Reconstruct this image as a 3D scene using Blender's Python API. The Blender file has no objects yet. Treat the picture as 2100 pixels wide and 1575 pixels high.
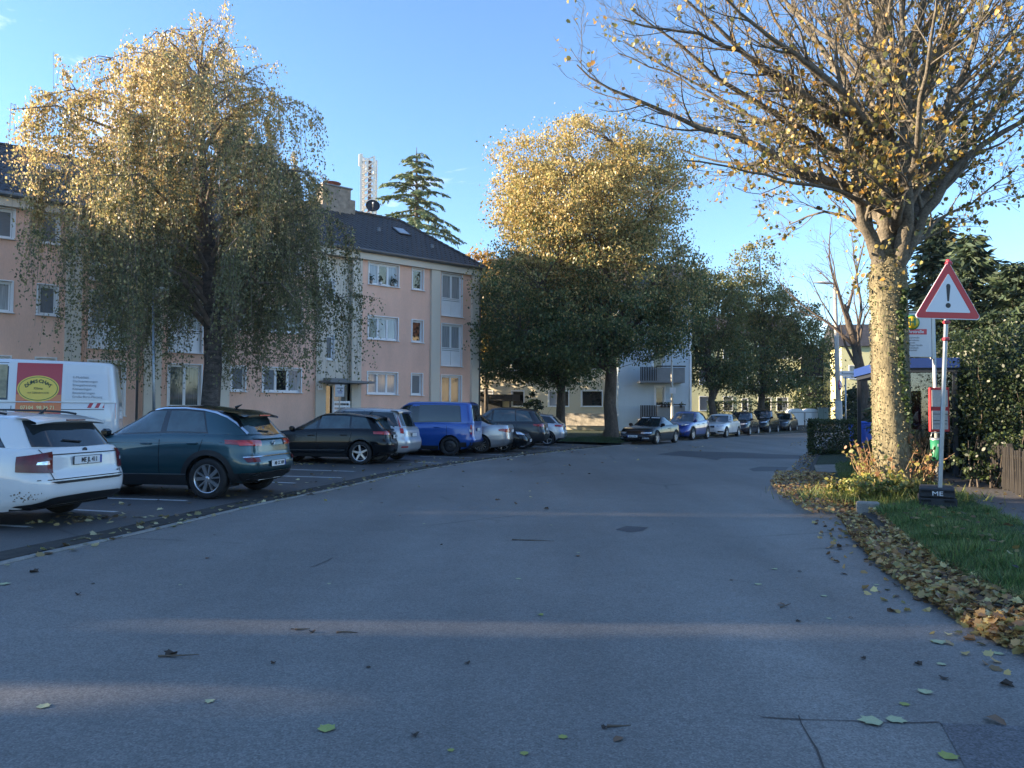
import bpy, bmesh, math, random
import numpy as np
from mathutils import Vector, Matrix
random.seed(7); RNG = np.random.default_rng(11)
R = math.radians
scene = bpy.context.scene
COL = scene.collection

# ------------------------------------------------------------------ camera, sky, sun, exposure
F_PX, CAM_H = 1577.0, 1.5
PITCH, ROLL = R(2.05), R(0.3)
cam_data = bpy.data.cameras.new('camera')
cam_data.sensor_width = 36.0
cam_data.lens = 36.0 * F_PX / 2100.0
cam_data.clip_start, cam_data.clip_end = 0.1, 3000.0
cam = bpy.data.objects.new('camera', cam_data)
COL.objects.link(cam)
CAM_ROT = (Matrix.Rotation(R(90) + PITCH, 3, 'X') @ Matrix.Rotation(ROLL, 3, 'Z'))
cam.matrix_world = Matrix.Translation((0, 0, CAM_H)) @ CAM_ROT.to_4x4()
scene.camera = cam

SUN_AZ, SUN_EL = 271.0, 13.0            # compass bearing from +Y, clockwise
world = bpy.data.worlds.new('World')
scene.world = world
world.use_nodes = True
wn, wl = world.node_tree.nodes, world.node_tree.links
for n in list(wn): wn.remove(n)
w_out = wn.new('ShaderNodeOutputWorld'); w_bg = wn.new('ShaderNodeBackground')
sky = wn.new('ShaderNodeTexSky'); sky.sky_type = 'NISHITA'
sky.sun_disc = False
sky.sun_elevation = R(SUN_EL); sky.sun_rotation = R(SUN_AZ)
sky.altitude = 100; sky.air_density = 1.0; sky.dust_density = 0.0; sky.ozone_density = 5.0
# thin high cloud wisps, the same all over the sky
tc = wn.new('ShaderNodeTexCoord'); mp = wn.new('ShaderNodeMapping'); mp.inputs['Scale'].default_value = (1.0, 1.6, 3.2)
mp.inputs['Rotation'].default_value = (0.2, 0.35, 0.9)
nz = wn.new('ShaderNodeTexNoise'); nz.inputs['Scale'].default_value = 2.1; nz.inputs['Detail'].default_value = 9; nz.inputs['Roughness'].default_value = 0.62; nz.inputs['Distortion'].default_value = 0.5
rp = wn.new('ShaderNodeValToRGB'); rp.color_ramp.elements[0].position = 0.60; rp.color_ramp.elements[1].position = 0.95
rp.color_ramp.elements[1].color = (0.75, 0.75, 0.75, 1)
mx = wn.new('ShaderNodeMix'); mx.data_type = 'RGBA'
mx.inputs[7].default_value = (9.5, 10.2, 11.5, 1)
wl.new(tc.outputs['Generated'], mp.inputs['Vector']); wl.new(mp.outputs[0], nz.inputs['Vector'])
wl.new(nz.outputs['Fac'], rp.inputs[0]); wl.new(rp.outputs[0], mx.inputs[0]); wl.new(sky.outputs[0], mx.inputs[6])
wb = wn.new('ShaderNodeVectorMath'); wb.operation = 'MULTIPLY'; wb.inputs[1].default_value = (1.10, 0.94, 0.86)   # the camera's cool daylight balance
wl.new(mx.outputs[2], wb.inputs[0]); wl.new(wb.outputs[0], w_bg.inputs[0]); wl.new(w_bg.outputs[0], w_out.inputs[0])
w_bg.inputs[1].default_value = 0.122
sun_data = bpy.data.lights.new('sun', 'SUN'); sun_data.energy = 5.0; sun_data.angle = R(0.55)
sun_data.color = (1.0, 0.80, 0.56)
sun = bpy.data.objects.new('sun', sun_data); COL.objects.link(sun)
sd = Vector((math.sin(R(SUN_AZ)) * math.cos(R(SUN_EL)), math.cos(R(SUN_AZ)) * math.cos(R(SUN_EL)), math.sin(R(SUN_EL))))
sun.rotation_euler = sd.to_track_quat('Z', 'Y').to_euler()
sun.location = (-30, 0, 40)
scene.view_settings.view_transform = 'Standard'; scene.view_settings.look = 'None'
scene.view_settings.exposure = 2.06; scene.view_settings.gamma = 1.0
scene.view_settings.use_curve_mapping = False
scene.cycles.use_denoising = True
scene.cycles.max_bounces = 6; scene.cycles.transparent_max_bounces = 6
scene.cycles.diffuse_bounces = 3; scene.cycles.glossy_bounces = 3; scene.cycles.transmission_bounces = 3
scene.cycles.sample_clamp_indirect = 6.0

# ------------------------------------------------------------------ survey helpers: picture measurements to metres
def ray(px, py):
    return CAM_ROT @ Vector(((px - 1050) / F_PX, -(py - 787.5) / F_PX, -1.0))
def G(px, py, z=0.0):
    d = ray(px, py); k = (z - CAM_H) / d.z
    return Vector((d.x * k, d.y * k, z))
def AT(px, py, Y):
    d = ray(px, py); k = Y / d.y
    return Vector((d.x * k, Y, CAM_H + d.z * k))

# ------------------------------------------------------------------ materials
MATS = {}
def mat(name, base, rough=0.6, metal=0.0, coat=0.0, vary=0.0, vscale=3.0, bump=0.0, bscale=20.0, spec=0.5, vary2=0.0, v2scale=40.0, trans=0.0, tint=None, stretch=None):
    if name in MATS: return MATS[name]
    m = bpy.data.materials.new(name); m.use_nodes = True
    nt = m.node_tree; N, Lk = nt.nodes, nt.links
    p = N['Principled BSDF']
    p.inputs['Base Color'].default_value = (*base, 1)
    p.inputs['Roughness'].default_value = rough; p.inputs['Metallic'].default_value = metal
    p.inputs['Coat Weight'].default_value = coat; p.inputs['Coat Roughness'].default_value = 0.04
    p.inputs['Specular IOR Level'].default_value = spec
    m.diffuse_color = (*base, 1)
    if vary or vary2 or bump:
        co = N.new('ShaderNodeTexCoord'); vec = co.outputs['Object']
        if stretch:
            ms = N.new('ShaderNodeMapping'); ms.inputs['Scale'].default_value = stretch
            Lk.new(vec, ms.inputs[0]); vec = ms.outputs[0]
    col = None
    def layer(amount, scale, src, detail=5.0):
        n = N.new('ShaderNodeTexNoise'); n.inputs['Scale'].default_value = scale; n.inputs['Detail'].default_value = detail
        n.inputs['Roughness'].default_value = 0.6
        Lk.new(vec, n.inputs['Vector'])
        mr = N.new('ShaderNodeMapRange'); mr.inputs['From Min'].default_value = 0.3; mr.inputs['From Max'].default_value = 0.7
        mr.inputs['To Min'].default_value = 1 - amount; mr.inputs['To Max'].default_value = 1 + amount
        Lk.new(n.outputs['Fac'], mr.inputs['Value'])
        mul = N.new('ShaderNodeVectorMath'); mul.operation = 'MULTIPLY'
        if src is None: mul.inputs[0].default_value = base
        else: Lk.new(src, mul.inputs[0])
        Lk.new(mr.outputs[0], mul.inputs[1])
        return mul.outputs[0]
    if vary: col = layer(vary, vscale, col)
    if vary2: col = layer(vary2, v2scale, col, 2.0)
    if col is not None: Lk.new(col, p.inputs['Base Color'])
    if bump:
        n = N.new('ShaderNodeTexNoise'); n.inputs['Scale'].default_value = bscale; n.inputs['Detail'].default_value = 4
        Lk.new(vec, n.inputs['Vector'])
        b = N.new('ShaderNodeBump'); b.inputs['Strength'].default_value = bump; b.inputs['Distance'].default_value = 0.02
        Lk.new(n.outputs['Fac'], b.inputs['Height']); Lk.new(b.outputs[0], p.inputs['Normal'])
    MATS[name] = m
    return m

def leaf_mat(name, trans=0.35, rough=0.45):
    if name in MATS: return MATS[name]
    m = bpy.data.materials.new(name); m.use_nodes = True
    nt = m.node_tree; N, Lk = nt.nodes, nt.links
    p = N['Principled BSDF']; out = N['Material Output']
    a = N.new('ShaderNodeAttribute'); a.attribute_name = 'Col'
    Lk.new(a.outputs['Color'], p.inputs['Base Color']); p.inputs['Roughness'].default_value = rough
    p.inputs['Specular IOR Level'].default_value = 0.5
    t = N.new('ShaderNodeBsdfTranslucent'); Lk.new(a.outputs['Color'], t.inputs['Color'])
    mxs = N.new('ShaderNodeMixShader'); mxs.inputs[0].default_value = trans
    Lk.new(p.outputs[0], mxs.inputs[1]); Lk.new(t.outputs[0], mxs.inputs[2]); Lk.new(mxs.outputs[0], out.inputs['Surface'])
    MATS[name] = m
    return m

def asphalt(name, base, speck=0.35, patch=0.12, crack=True):
    if name in MATS: return MATS[name]
    m = bpy.data.materials.new(name); m.use_nodes = True
    nt = m.node_tree; N, Lk = nt.nodes, nt.links; p = N['Principled BSDF']
    co = N.new('ShaderNodeTexCoord'); v = co.outputs['Object']
    def noise(scale, detail, lo, hi, fmin=0.3, fmax=0.7, vec=v):
        n = N.new('ShaderNodeTexNoise'); n.inputs['Scale'].default_value = scale; n.inputs['Detail'].default_value = detail
        Lk.new(vec, n.inputs['Vector'])
        r = N.new('ShaderNodeMapRange'); r.inputs[1].default_value = fmin; r.inputs[2].default_value = fmax; r.inputs[3].default_value = lo; r.inputs[4].default_value = hi
        Lk.new(n.outputs['Fac'], r.inputs[0]); return r.outputs[0], n.outputs['Fac']
    big, _ = noise(0.22, 6, 1 - patch, 1 + patch)
    mp_ = N.new('ShaderNodeMapping'); mp_.inputs['Rotation'].default_value = (0, 0, R(-22)); mp_.inputs['Scale'].default_value = (1.0, 0.09, 1)
    Lk.new(v, mp_.inputs[0])
    trk, _ = noise(0.9, 4, 0.80, 1.14, vec=mp_.outputs[0])            # wheel-worn lanes along the street
    mid, _ = noise(3.0, 8, 0.93, 1.07)
    fine, ff = noise(95, 2, 1 - speck, 1 + speck)
    vo = N.new('ShaderNodeTexVoronoi'); vo.inputs['Scale'].default_value = 70; Lk.new(v, vo.inputs['Vector'])
    vr = N.new('ShaderNodeMapRange'); vr.inputs[1].default_value = 0.0; vr.inputs[2].default_value = 1.0; vr.inputs[3].default_value = 0.78; vr.inputs[4].default_value = 1.3
    sp = N.new('ShaderNodeSeparateColor'); Lk.new(vo.outputs['Color'], sp.inputs[0]); Lk.new(sp.outputs[0], vr.inputs[0])
    cur = None
    for s in (big, trk, mid, fine, vr.outputs[0]):
        mu = N.new('ShaderNodeVectorMath'); mu.operation = 'MULTIPLY'
        if cur is None: mu.inputs[0].default_value = base
        else: Lk.new(cur, mu.inputs[0])
        Lk.new(s, mu.inputs[1]); cur = mu.outputs[0]
    if crack:
        # wandering tar-dark cracks
        wv = N.new('ShaderNodeTexNoise'); wv.inputs['Scale'].default_value = 1.3; wv.inputs['Detail'].default_value = 6; Lk.new(v, wv.inputs['Vector'])
        ad = N.new('ShaderNodeMix'); ad.data_type = 'VECTOR'; ad.inputs[0].default_value = 0.12
        Lk.new(v, ad.inputs[4]); Lk.new(wv.outputs['Color'], ad.inputs[5])
        vc = N.new('ShaderNodeTexVoronoi'); vc.feature = 'DISTANCE_TO_EDGE'; vc.inputs['Scale'].default_value = 0.32; Lk.new(ad.outputs[1], vc.inputs['Vector'])
        cr = N.new('ShaderNodeMapRange'); cr.inputs[1].default_value = 0.0; cr.inputs[2].default_value = 0.012; cr.inputs[3].default_value = 1; cr.inputs[4].default_value = 0
        Lk.new(vc.outputs['Distance'], cr.inputs[0])
        gate, _ = noise(0.35, 3, 0, 0.55, 0.52, 0.62)
        g = N.new('ShaderNodeMath'); g.operation = 'MULTIPLY'; Lk.new(cr.outputs[0], g.inputs[0]); Lk.new(gate, g.inputs[1])
        inv = N.new('ShaderNodeMath'); inv.operation = 'SUBTRACT'; inv.inputs[0].default_value = 1; Lk.new(g.outputs[0], inv.inputs[1])
        mu = N.new('ShaderNodeVectorMath'); mu.operation = 'MULTIPLY'; Lk.new(cur, mu.inputs[0]); Lk.new(inv.outputs[0], mu.inputs[1]); cur = mu.outputs[0]
    Lk.new(cur, p.inputs['Base Color'])
    p.inputs['Roughness'].default_value = 0.58; p.inputs['Specular IOR Level'].default_value = 0.5
    b = N.new('ShaderNodeBump'); b.inputs['Strength'].default_value = 0.5; b.inputs['Distance'].default_value = 0.004
    Lk.new(ff, b.inputs['Height']); Lk.new(b.outputs[0], p.inputs['Normal'])
    MATS[name] = m
    return m

# ------------------------------------------------------------------ mesh helpers
class MB:
    """collects shapes; build() links them as ONE mesh object"""
    def __init__(s): s.v = []; s.f = []; s.mi = []; s.sm = []; s.cur = 0
    def add(s, verts, faces, smooth=False):
        o = len(s.v); s.v.extend([tuple(v) for v in verts])
        for f in faces: s.f.append(tuple(i + o for i in f)); s.mi.append(s.cur); s.sm.append(smooth)
        return s
    def box(s, c, d, rz=0.0, bev=0.0):
        x, y, z = [k / 2 for k in d]; cs, sn = math.cos(rz), math.sin(rz)
        if bev <= 0:
            pts = [(sx * x, sy * y, sz * z) for sz in (-1, 1) for sx, sy in ((-1, -1), (1, -1), (1, 1), (-1, 1))]
            fc = [(0, 3, 2, 1), (4, 5, 6, 7), (0, 1, 5, 4), (1, 2, 6, 5), (2, 3, 7, 6), (3, 0, 4, 7)]
        else:
            b = min(bev, x * .9, y * .9, z * .9)
            ring = lambda xx, yy, zz, bb: [(-xx + bb, -yy, zz), (xx - bb, -yy, zz), (xx, -yy + bb, zz), (xx, yy - bb, zz), (xx - bb, yy, zz), (-xx + bb, yy, zz), (-xx, yy - bb, zz), (-xx, -yy + bb, zz)]
            pts = ring(x - b, y - b, -z, b * .4) + ring(x, y, -z + b, b) + ring(x, y, z - b, b) + ring(x - b, y - b, z, b * .4)
            fc = [tuple(range(7, -1, -1)), tuple(range(24, 32))]
            for k in range(3):
                for i in range(8): fc.append((k * 8 + i, k * 8 + (i + 1) % 8, k * 8 + 8 + (i + 1) % 8, k * 8 + 8 + i))
        pts = [(c[0] + px * cs - py * sn, c[1] + px * sn + py * cs, c[2] + pz) for px, py, pz in pts]
        return s.add(pts, fc)
    def quad(s, a, b, c, d, smooth=False): return s.add([a, b, c, d], [(0, 1, 2, 3)], smooth)
    def prism(s, poly, z0, z1):
        n = len(poly)
        pts = [(p[0], p[1], z0) for p in poly] + [(p[0], p[1], z1) for p in poly]
        fc = [tuple(range(n - 1, -1, -1)), tuple(range(n, 2 * n))] + [(i, (i + 1) % n, n + (i + 1) % n, n + i) for i in range(n)]
        return s.add(pts, fc)
    def extrude_y(s, poly, y0, y1):            # poly in (x, z)
        n = len(poly)
        pts = [(p[0], y0, p[1]) for p in poly] + [(p[0], y1, p[1]) for p in poly]
        fc = [tuple(range(n)), tuple(range(2 * n - 1, n - 1, -1))] + [(i, n + i, n + (i + 1) % n, (i + 1) % n) for i in range(n)]
        return s.add(pts, fc)
    def tube(s, pts, rad, n=8, cap=True, smooth=True):
        pts = [Vector(p) for p in pts]
        if not hasattr(rad, '__len__'): rad = [rad] * len(pts)
        vs = []; up = Vector((0, 0, 1)); prev = None
        for i, p in enumerate(pts):
            d = (pts[min(i + 1, len(pts) - 1)] - pts[max(i - 1, 0)])
            if d.length < 1e-9: d = Vector((0, 0, 1))
            d.normalize()
            if prev is None:
                a = d.cross(up) if abs(d.z) < .95 else d.cross(Vector((1, 0, 0)))
            else:
                a = prev - d * prev.dot(d)
                if a.length < 1e-6: a = d.orthogonal()
            a.normalize(); b = d.cross(a); prev = a
            for k in range(n):
                t = 2 * math.pi * k / n
                vs.append(p + (a * math.cos(t) + b * math.sin(t)) * rad[i])
        fc = []
        for i in range(len(pts) - 1):
            for k in range(n): fc.append((i * n + k, i * n + (k + 1) % n, (i + 1) * n + (k + 1) % n, (i + 1) * n + k))
        s.add(vs, fc, smooth)
        if cap:
            o = len(s.v) - len(vs)
            s.f.append(tuple(o + k for k in range(n - 1, -1, -1))); s.mi.append(s.cur); s.sm.append(False)
            s.f.append(tuple(o + (len(pts) - 1) * n + k for k in range(n))); s.mi.append(s.cur); s.sm.append(False)
        return s
    def lathe(s, prof, n=24, axis='z', c=(0, 0, 0), smooth=True):      # prof: (r, h)
        vs = []
        for r, h in prof:
            for k in range(n):
                t = 2 * math.pi * k / n
                if axis == 'z': vs.append((c[0] + r * math.cos(t), c[1] + r * math.sin(t), c[2] + h))
                else: vs.append((c[0] + r * math.cos(t), c[1] + h, c[2] + r * math.sin(t)))
        fc = []
        for i in range(len(prof) - 1):
            for k in range(n): fc.append((i * n + k, i * n + (k + 1) % n, (i + 1) * n + (k + 1) % n, (i + 1) * n + k))
        return s.add(vs, fc, smooth)
    def grid(s, rows, smooth=True, closed=False):
        n = len(rows[0]); vs = [p for r in rows for p in r]; fc = []
        for i in range(len(rows) - 1):
            for k in range(n if closed else n - 1): fc.append((i * n + k, i * n + (k + 1) % n, (i + 1) * n + (k + 1) % n, (i + 1) * n + k))
        return s.add(vs, fc, smooth)
    def build(s, name, mats, parent=None, loc=None, rz=0.0, rot=None, recalc=False):
        me = bpy.data.meshes.new(name); me.from_pydata(s.v, [], s.f)
        if not isinstance(mats, (list, tuple)): mats = [mats]
        for m in mats: me.materials.append(m)
        me.polygons.foreach_set('material_index', s.mi); me.polygons.foreach_set('use_smooth', s.sm)
        if recalc:
            bm = bmesh.new(); bm.from_mesh(me); bmesh.ops.remove_doubles(bm, verts=bm.verts, dist=1e-5); bmesh.ops.recalc_face_normals(bm, faces=bm.faces); bm.to_mesh(me); bm.free()
        me.update()
        return link(name, me, parent, loc, rz, rot)

def link(name, data, parent=None, loc=None, rz=0.0, rot=None):
    o = bpy.data.objects.new(name, data); COL.objects.link(o)
    if parent is not None: o.parent = parent
    if loc is not None: o.location = loc
    if rot is not None: o.rotation_euler = rot
    elif rz: o.rotation_euler = (0, 0, rz)
    return o
def tag(o, label=None, cat=None, group=None, kind=None):
    if label: o['label'] = label
    if cat: o['category'] = cat
    if group: o['group'] = group
    if kind: o['kind'] = kind
    return o
def empty(name, loc=(0, 0, 0), rz=0.0, **k):
    o = link(name, None, None, loc, rz); o.empty_display_size = 0.3
    return tag(o, **k)
def copy_tree(o, parent=None):
    c = o.copy(); COL.objects.link(c)
    if parent is not None: c.parent = parent
    for ch in list(o.children): copy_tree(ch, c)
    return c
def text(body, size, m, parent, loc, rot, name='lettering', align='CENTER', ext=0.002, sx=1.0, bold=0.0):
    cu = bpy.data.curves.new('t', 'FONT'); cu.body = body; cu.size = size; cu.align_x = align; cu.align_y = 'CENTER'
    cu.extrude = ext; cu.resolution_u = 3; cu.offset = bold
    to = bpy.data.objects.new('t', cu); COL.objects.link(to)
    me = bpy.data.meshes.new_from_object(to.evaluated_get(bpy.context.evaluated_depsgraph_get()))
    bpy.data.objects.remove(to); bpy.data.curves.remove(cu)
    me.materials.clear(); me.materials.append(m)
    for v in me.vertices: v.co.x *= sx
    return link(name, me, parent, loc, 0, rot)

# bulk leaf meshes --------------------------------------------------------------
MAPLE = (np.array([(0, -.5), (.27, -.36), (.5, -.20), (.37, .04), (.44, .30), (.24, .26), (0, .54), (-.24, .26), (-.44, .30), (-.37, .04), (-.5, -.20), (-.27, -.36)]), [(0, 1, 2, 3), (3, 4, 5, 6), (0, 3, 6, 9), (6, 7, 8, 9), (9, 10, 11, 0)])
DIAMOND = (np.array([(0, -.5), (.33, 0), (0, .5), (-.33, 0)]), [(0, 1, 2, 3)])
OVAL = (np.array([(0, -.5), (.3, -.15), (.25, .25), (0, .5), (-.25, .25), (-.3, -.15)]), [(0, 1, 2, 3, 4, 5)])
SLIVER = (np.array([(0, -.5), (.13, -.05), (0, .5), (-.13, -.05)]), [(0, 1, 2, 3)])
BLADE = (np.array([(-.05, 0), (.05, 0), (0, 1.0)]), [(0, 1, 2)])
def unit(a): return a / np.maximum(np.linalg.norm(a, axis=-1, keepdims=True), 1e-9)
def cloud(name, C, size, col, shape, material, parent=None, up=None, spread=1.0, curl=0.0, kind=None):
    """one mesh of many leaves: C (N,3) centres, size (N,), col (N,3); up (N,3) is the direction a leaf's length follows"""
    C = np.asarray(C, float); n = len(C); T, faces = shape; k = len(T)
    size = np.broadcast_to(np.asarray(size, float), (n,))
    u = RNG.normal(size=(n, 3)) if up is None else np.asarray(up, float) + RNG.normal(size=(n, 3)) * spread * .5
    u = unit(u); w = unit(np.cross(u, RNG.normal(size=(n, 3)))); nn = np.cross(u, w)
    V = C[:, None, :] + size[:, None, None] * (T[None, :, 0:1] * w[:, None, :] + T[None, :, 1:2] * u[:, None, :])
    if curl: V += (size[:, None] * curl * (np.abs(T[None, :, 0]) * 1.0))[:, :, None] * nn[:, None, :]
    V = V.reshape(-1, 3)
    me = bpy.data.meshes.new(name)
    nf = len(faces); lens = [len(f) for f in faces]; tot = sum(lens)
    loops = np.concatenate([np.array(f) for f in faces])
    me.vertices.add(n * k); me.vertices.foreach_set('co', V.ravel())
    me.loops.add(n * tot); me.loops.foreach_set('vertex_index', (loops[None, :] + (np.arange(n) * k)[:, None]).ravel().astype(np.int32))
    me.polygons.add(n * nf)
    st = np.concatenate([[0], np.cumsum(lens)[:-1]])
    me.polygons.foreach_set('loop_start', (st[None, :] + (np.arange(n) * tot)[:, None]).ravel().astype(np.int32))
    me.polygons.foreach_set('loop_total', np.tile(lens, n).astype(np.int32))
    at = me.color_attributes.new('Col', 'FLOAT_COLOR', 'POINT')
    cc = np.ones((n, k, 4)); cc[:, :, :3] = np.asarray(col)[:, None, :]
    at.data.foreach_set('color', cc.ravel().astype(np.float32))
    me.materials.append(material); me.update(calc_edges=True)
    o = link(name, me, parent)
    if kind: o['kind'] = kind
    return o
def pick(cols, n, weights=None, jit=0.18):
    cols = np.array(cols, float); idx = RNG.choice(len(cols), n, p=weights)
    return np.clip(cols[idx] * (1 + RNG.normal(size=(n, 1)) * jit), 0.004, 1)
# ================================================================== GROUND
def smooth_path(pts, step=0.5):
    pts = [Vector((*p[:2], p[2] if len(p) > 2 else 0)) for p in pts]; out = []
    for i in range(len(pts) - 1):
        p0 = pts[max(i - 1, 0)]; p1 = pts[i]; p2 = pts[i + 1]; p3 = pts[min(i + 2, len(pts) - 1)]
        n = max(2, int((p2 - p1).length / step))
        for k in range(n):
            t = k / n
            out.append(0.5 * ((2 * p1) + (p2 - p0) * t + (2 * p0 - 5 * p1 + 4 * p2 - p3) * t * t + (3 * p1 - p0 - 3 * p2 + p3) * t ** 3))
    out.append(pts[-1]); return out
def offset(path, d):        # d > 0: to the right of travel
    out = []
    for i, p in enumerate(path):
        t = (path[min(i + 1, len(path) - 1)] - path[max(i - 1, 0)]); t.z = 0; t.normalize()
        out.append(p + Vector((t.y, -t.x, 0)) * d)
    return out
def resample(path, n):
    L = [0]
    for a, b in zip(path, path[1:]): L.append(L[-1] + (b - a).length)
    out = []
    for k in range(n):
        t = L[-1] * k / (n - 1); i = max(j for j in range(len(L)) if L[j] <= t + 1e-9); i = min(i, len(path) - 2)
        f = (t - L[i]) / max(L[i + 1] - L[i], 1e-9); out.append(path[i].lerp(path[i + 1], min(f, 1)))
    return out
def strip(name, A, B, z, m, cols=2, za=None, **k):
    n = max(len(A), len(B)); A = resample(A, n); B = resample(B, n); rows = []
    for a, b in zip(A, B):
        rows.append([(a.x + (b.x - a.x) * c / (cols - 1), a.y + (b.y - a.y) * c / (cols - 1), (z if za is None else za + (z - za) * c / (cols - 1))) for c in range(cols)])
    o = MB().grid(rows, smooth=False).build(name, m, k.get('parent'))
    if not k.get('parent'): tag(o, kind='structure')
    return o
LK = smooth_path([(-6.6, -6), (-5.6, 2), (-4.9, 7.35), (-4.46, 9.38), (-3.9, 12.5), (-3.2, 15.2), (-2.4, 18.9), (-.75, 23.6), (.86, 27), (2.95, 31), (4.9, 34.6), (7.6, 39.2), (10.9, 44.2), (15.0, 50), (19.5, 56), (26, 63), (40, 74)])
RK = smooth_path([(3.6, -6), (3.5, 3.5), (3.55, 5.5), (3.8, 7), (4.35, 9), (5.0, 11), (6.0, 15.5), (9.5, 24.2), (13.0, 32), (16.6, 40.5), (21.5, 49), (28, 55), (44, 63)])
M_ASPH = asphalt('road_asphalt', (0.158, 0.152, 0.141), patch=.2)
M_ASPH2 = asphalt('parking_asphalt', (0.075, 0.073, 0.072), patch=0.28)
M_ASPH3 = asphalt('patch_asphalt', (0.05, 0.05, 0.054), crack=False)
M_WALK = asphalt('path_asphalt', (0.095, 0.09, 0.088), crack=False)
M_CONC = mat('kerb_concrete', (0.24, 0.23, 0.21), .85, vary=.25, vscale=2.5, vary2=.15, v2scale=60, bump=.4, bscale=50)
M_CONCD = mat('kerb_concrete_dark', (0.06, 0.056, 0.05), .9, vary=.35, vscale=3, vary2=.2, v2scale=50, bump=.5, bscale=40)
M_SOIL = mat('soil', (0.035, 0.028, 0.02), .95, vary=.4, vscale=2, bump=1, bscale=15)
M_TURF = mat('turf', (0.022, 0.04, 0.014), .95, vary=.4, vscale=1.5, vary2=.4, v2scale=30, bump=1, bscale=60)
M_PAINT = mat('road_paint', (0.55, 0.56, 0.56), .7, vary=.35, vscale=9, vary2=.25, v2scale=60)

MB().quad((-400, -300, -.03), (500, -300, -.03), (500, 900, -.03), (-400, 900, -.03)).build('ground', M_TURF)['kind'] = 'structure'
road = strip('road', LK, RK, 0.0, M_ASPH, 10)
GUT = 0.22
LKp = [p for p in LK if p.y < 34.8]; LKg = [p for p in LK if p.y >= 34.8]
parking = strip('parking_lot', offset(LKp, -GUT - 9.0), offset(LKp, -GUT), 0.0, M_ASPH2, 6)
# low parking apron stops where the grass begins (past the last stall)
park_end = 33.5
# kerb stones of the gutter line
gutter = strip('gutter', offset(LK, -GUT), offset(LK, 0.02), -.004, M_CONCD, 2)
def stones(path, w, h, z0, m, parent, name='kerb_stone', length=1.0, lo=0, hi=1e9, crown=0.0, maxn=300):
    P = resample(path, int(sum((b - a).length for a, b in zip(path, path[1:])) / length) + 1); k = 0
    for a, b in zip(P, P[1:]):
        if not (lo <= a.y <= hi): continue
        d = b - a; ang = math.atan2(d.y, d.x); c = (a + b) / 2
        o = MB().box((0, 0, 0), (d.length - .012, w, h), 0, .012).build(name, m, parent, (c.x, c.y, z0 + h / 2 + random.uniform(-.003, .003)), ang + random.uniform(-.004, .004)); k += 1
        if k >= maxn: break
stones(offset(LK, -GUT / 2 + .03), GUT - .12, .06, -.045, M_CONC, gutter, 'gutter_stone', 1.0, 5, 42)
strip('gutter_dirt', offset(LK, -GUT - .38), offset(LK, -GUT + .02), .0035, mat('gutter_dirt', (.035, .031, .026), .95, vary=.5, vscale=5, vary2=.4, v2scale=30), 3)
# right kerb, raised, then a lowered edge at the bus stop
kerb_hi = [p for p in RK if p.y <= 11.05]; kerb_lo = [p for p in RK if p.y > 11.3]
kerb = empty('kerb', kind='structure')
stones(offset(kerb_hi, .07), .14, .17, -.075, M_CONCD, kerb, 'kerb_stone', 1.0, 1.5, 12)
stones(offset(kerb_lo, .05), .12, .12, -.05, M_CONCD, kerb, 'kerb_stone', 1.0, 11, 60)
MB().box((0, 0, 0), (.15, .3, .28), 0, .02).build('kerb_stone', M_CONC, kerb, (5.1, 11.05, .1), R(75))
# verge, footpath and planted ground beyond
W_IN = smooth_path([(4.75, -6), (4.9, 3), (5.2, 6), (5.9, 8.6), (6.9, 11.5), (7.6, 13.4), (9.4, 18.2), (11.6, 24), (14.6, 32), (18.3, 40), (23.5, 47.5), (30, 53)])
W_OUT = smooth_path([(6.1, -6), (6.3, 3), (6.7, 6.5), (7.5, 9), (8.5, 12), (9.2, 14), (11.0, 18.5), (13.2, 24.2), (16, 31.3), (19.6, 39), (24.5, 46), (31, 51.5)])
verge = strip('grass_verge', offset(kerb_hi, .125), [p for p in W_IN if p.y <= 12.2], .2, M_TURF, 6, za=.085)
verge2 = strip('grass_verge', offset(kerb_lo, .11), [p for p in W_IN if p.y > 12.2], .19, M_TURF, 6, za=.07)
walk = strip('footpath', offset(W_IN, -.02), W_OUT, .205, M_WALK, 3)
bank = strip('planting_bed', offset(W_OUT, -.02), offset(W_OUT, 30), .24, M_SOIL, 4)
lawn = strip('lawn', offset(LKp, -GUT - 45.0), offset(LKp, -GUT - 9.0), .03, M_TURF, 4, za=.3)
lawn2 = strip('lawn', offset(LKg, -GUT - 45.0), offset(LKg, -.2), .08, M_TURF, 6, za=.3)
far_kerb = empty('kerb', kind='structure')
stones(offset(LKg, -.12), .14, .14, -.04, M_CONCD, far_kerb, 'kerb_stone', 1.0, 34, 62)
# the ground climbs a little past the end of the street
R_ = [[(x, y, z) for x in (4, 20, 45, 90)] for y, z in ((57.5, -.02), (62, .1), (68, .34), (90, .5), (200, .6))]
MB().grid(R_, smooth=True).build('far_ground', M_SOIL)['kind'] = 'structure'
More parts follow.
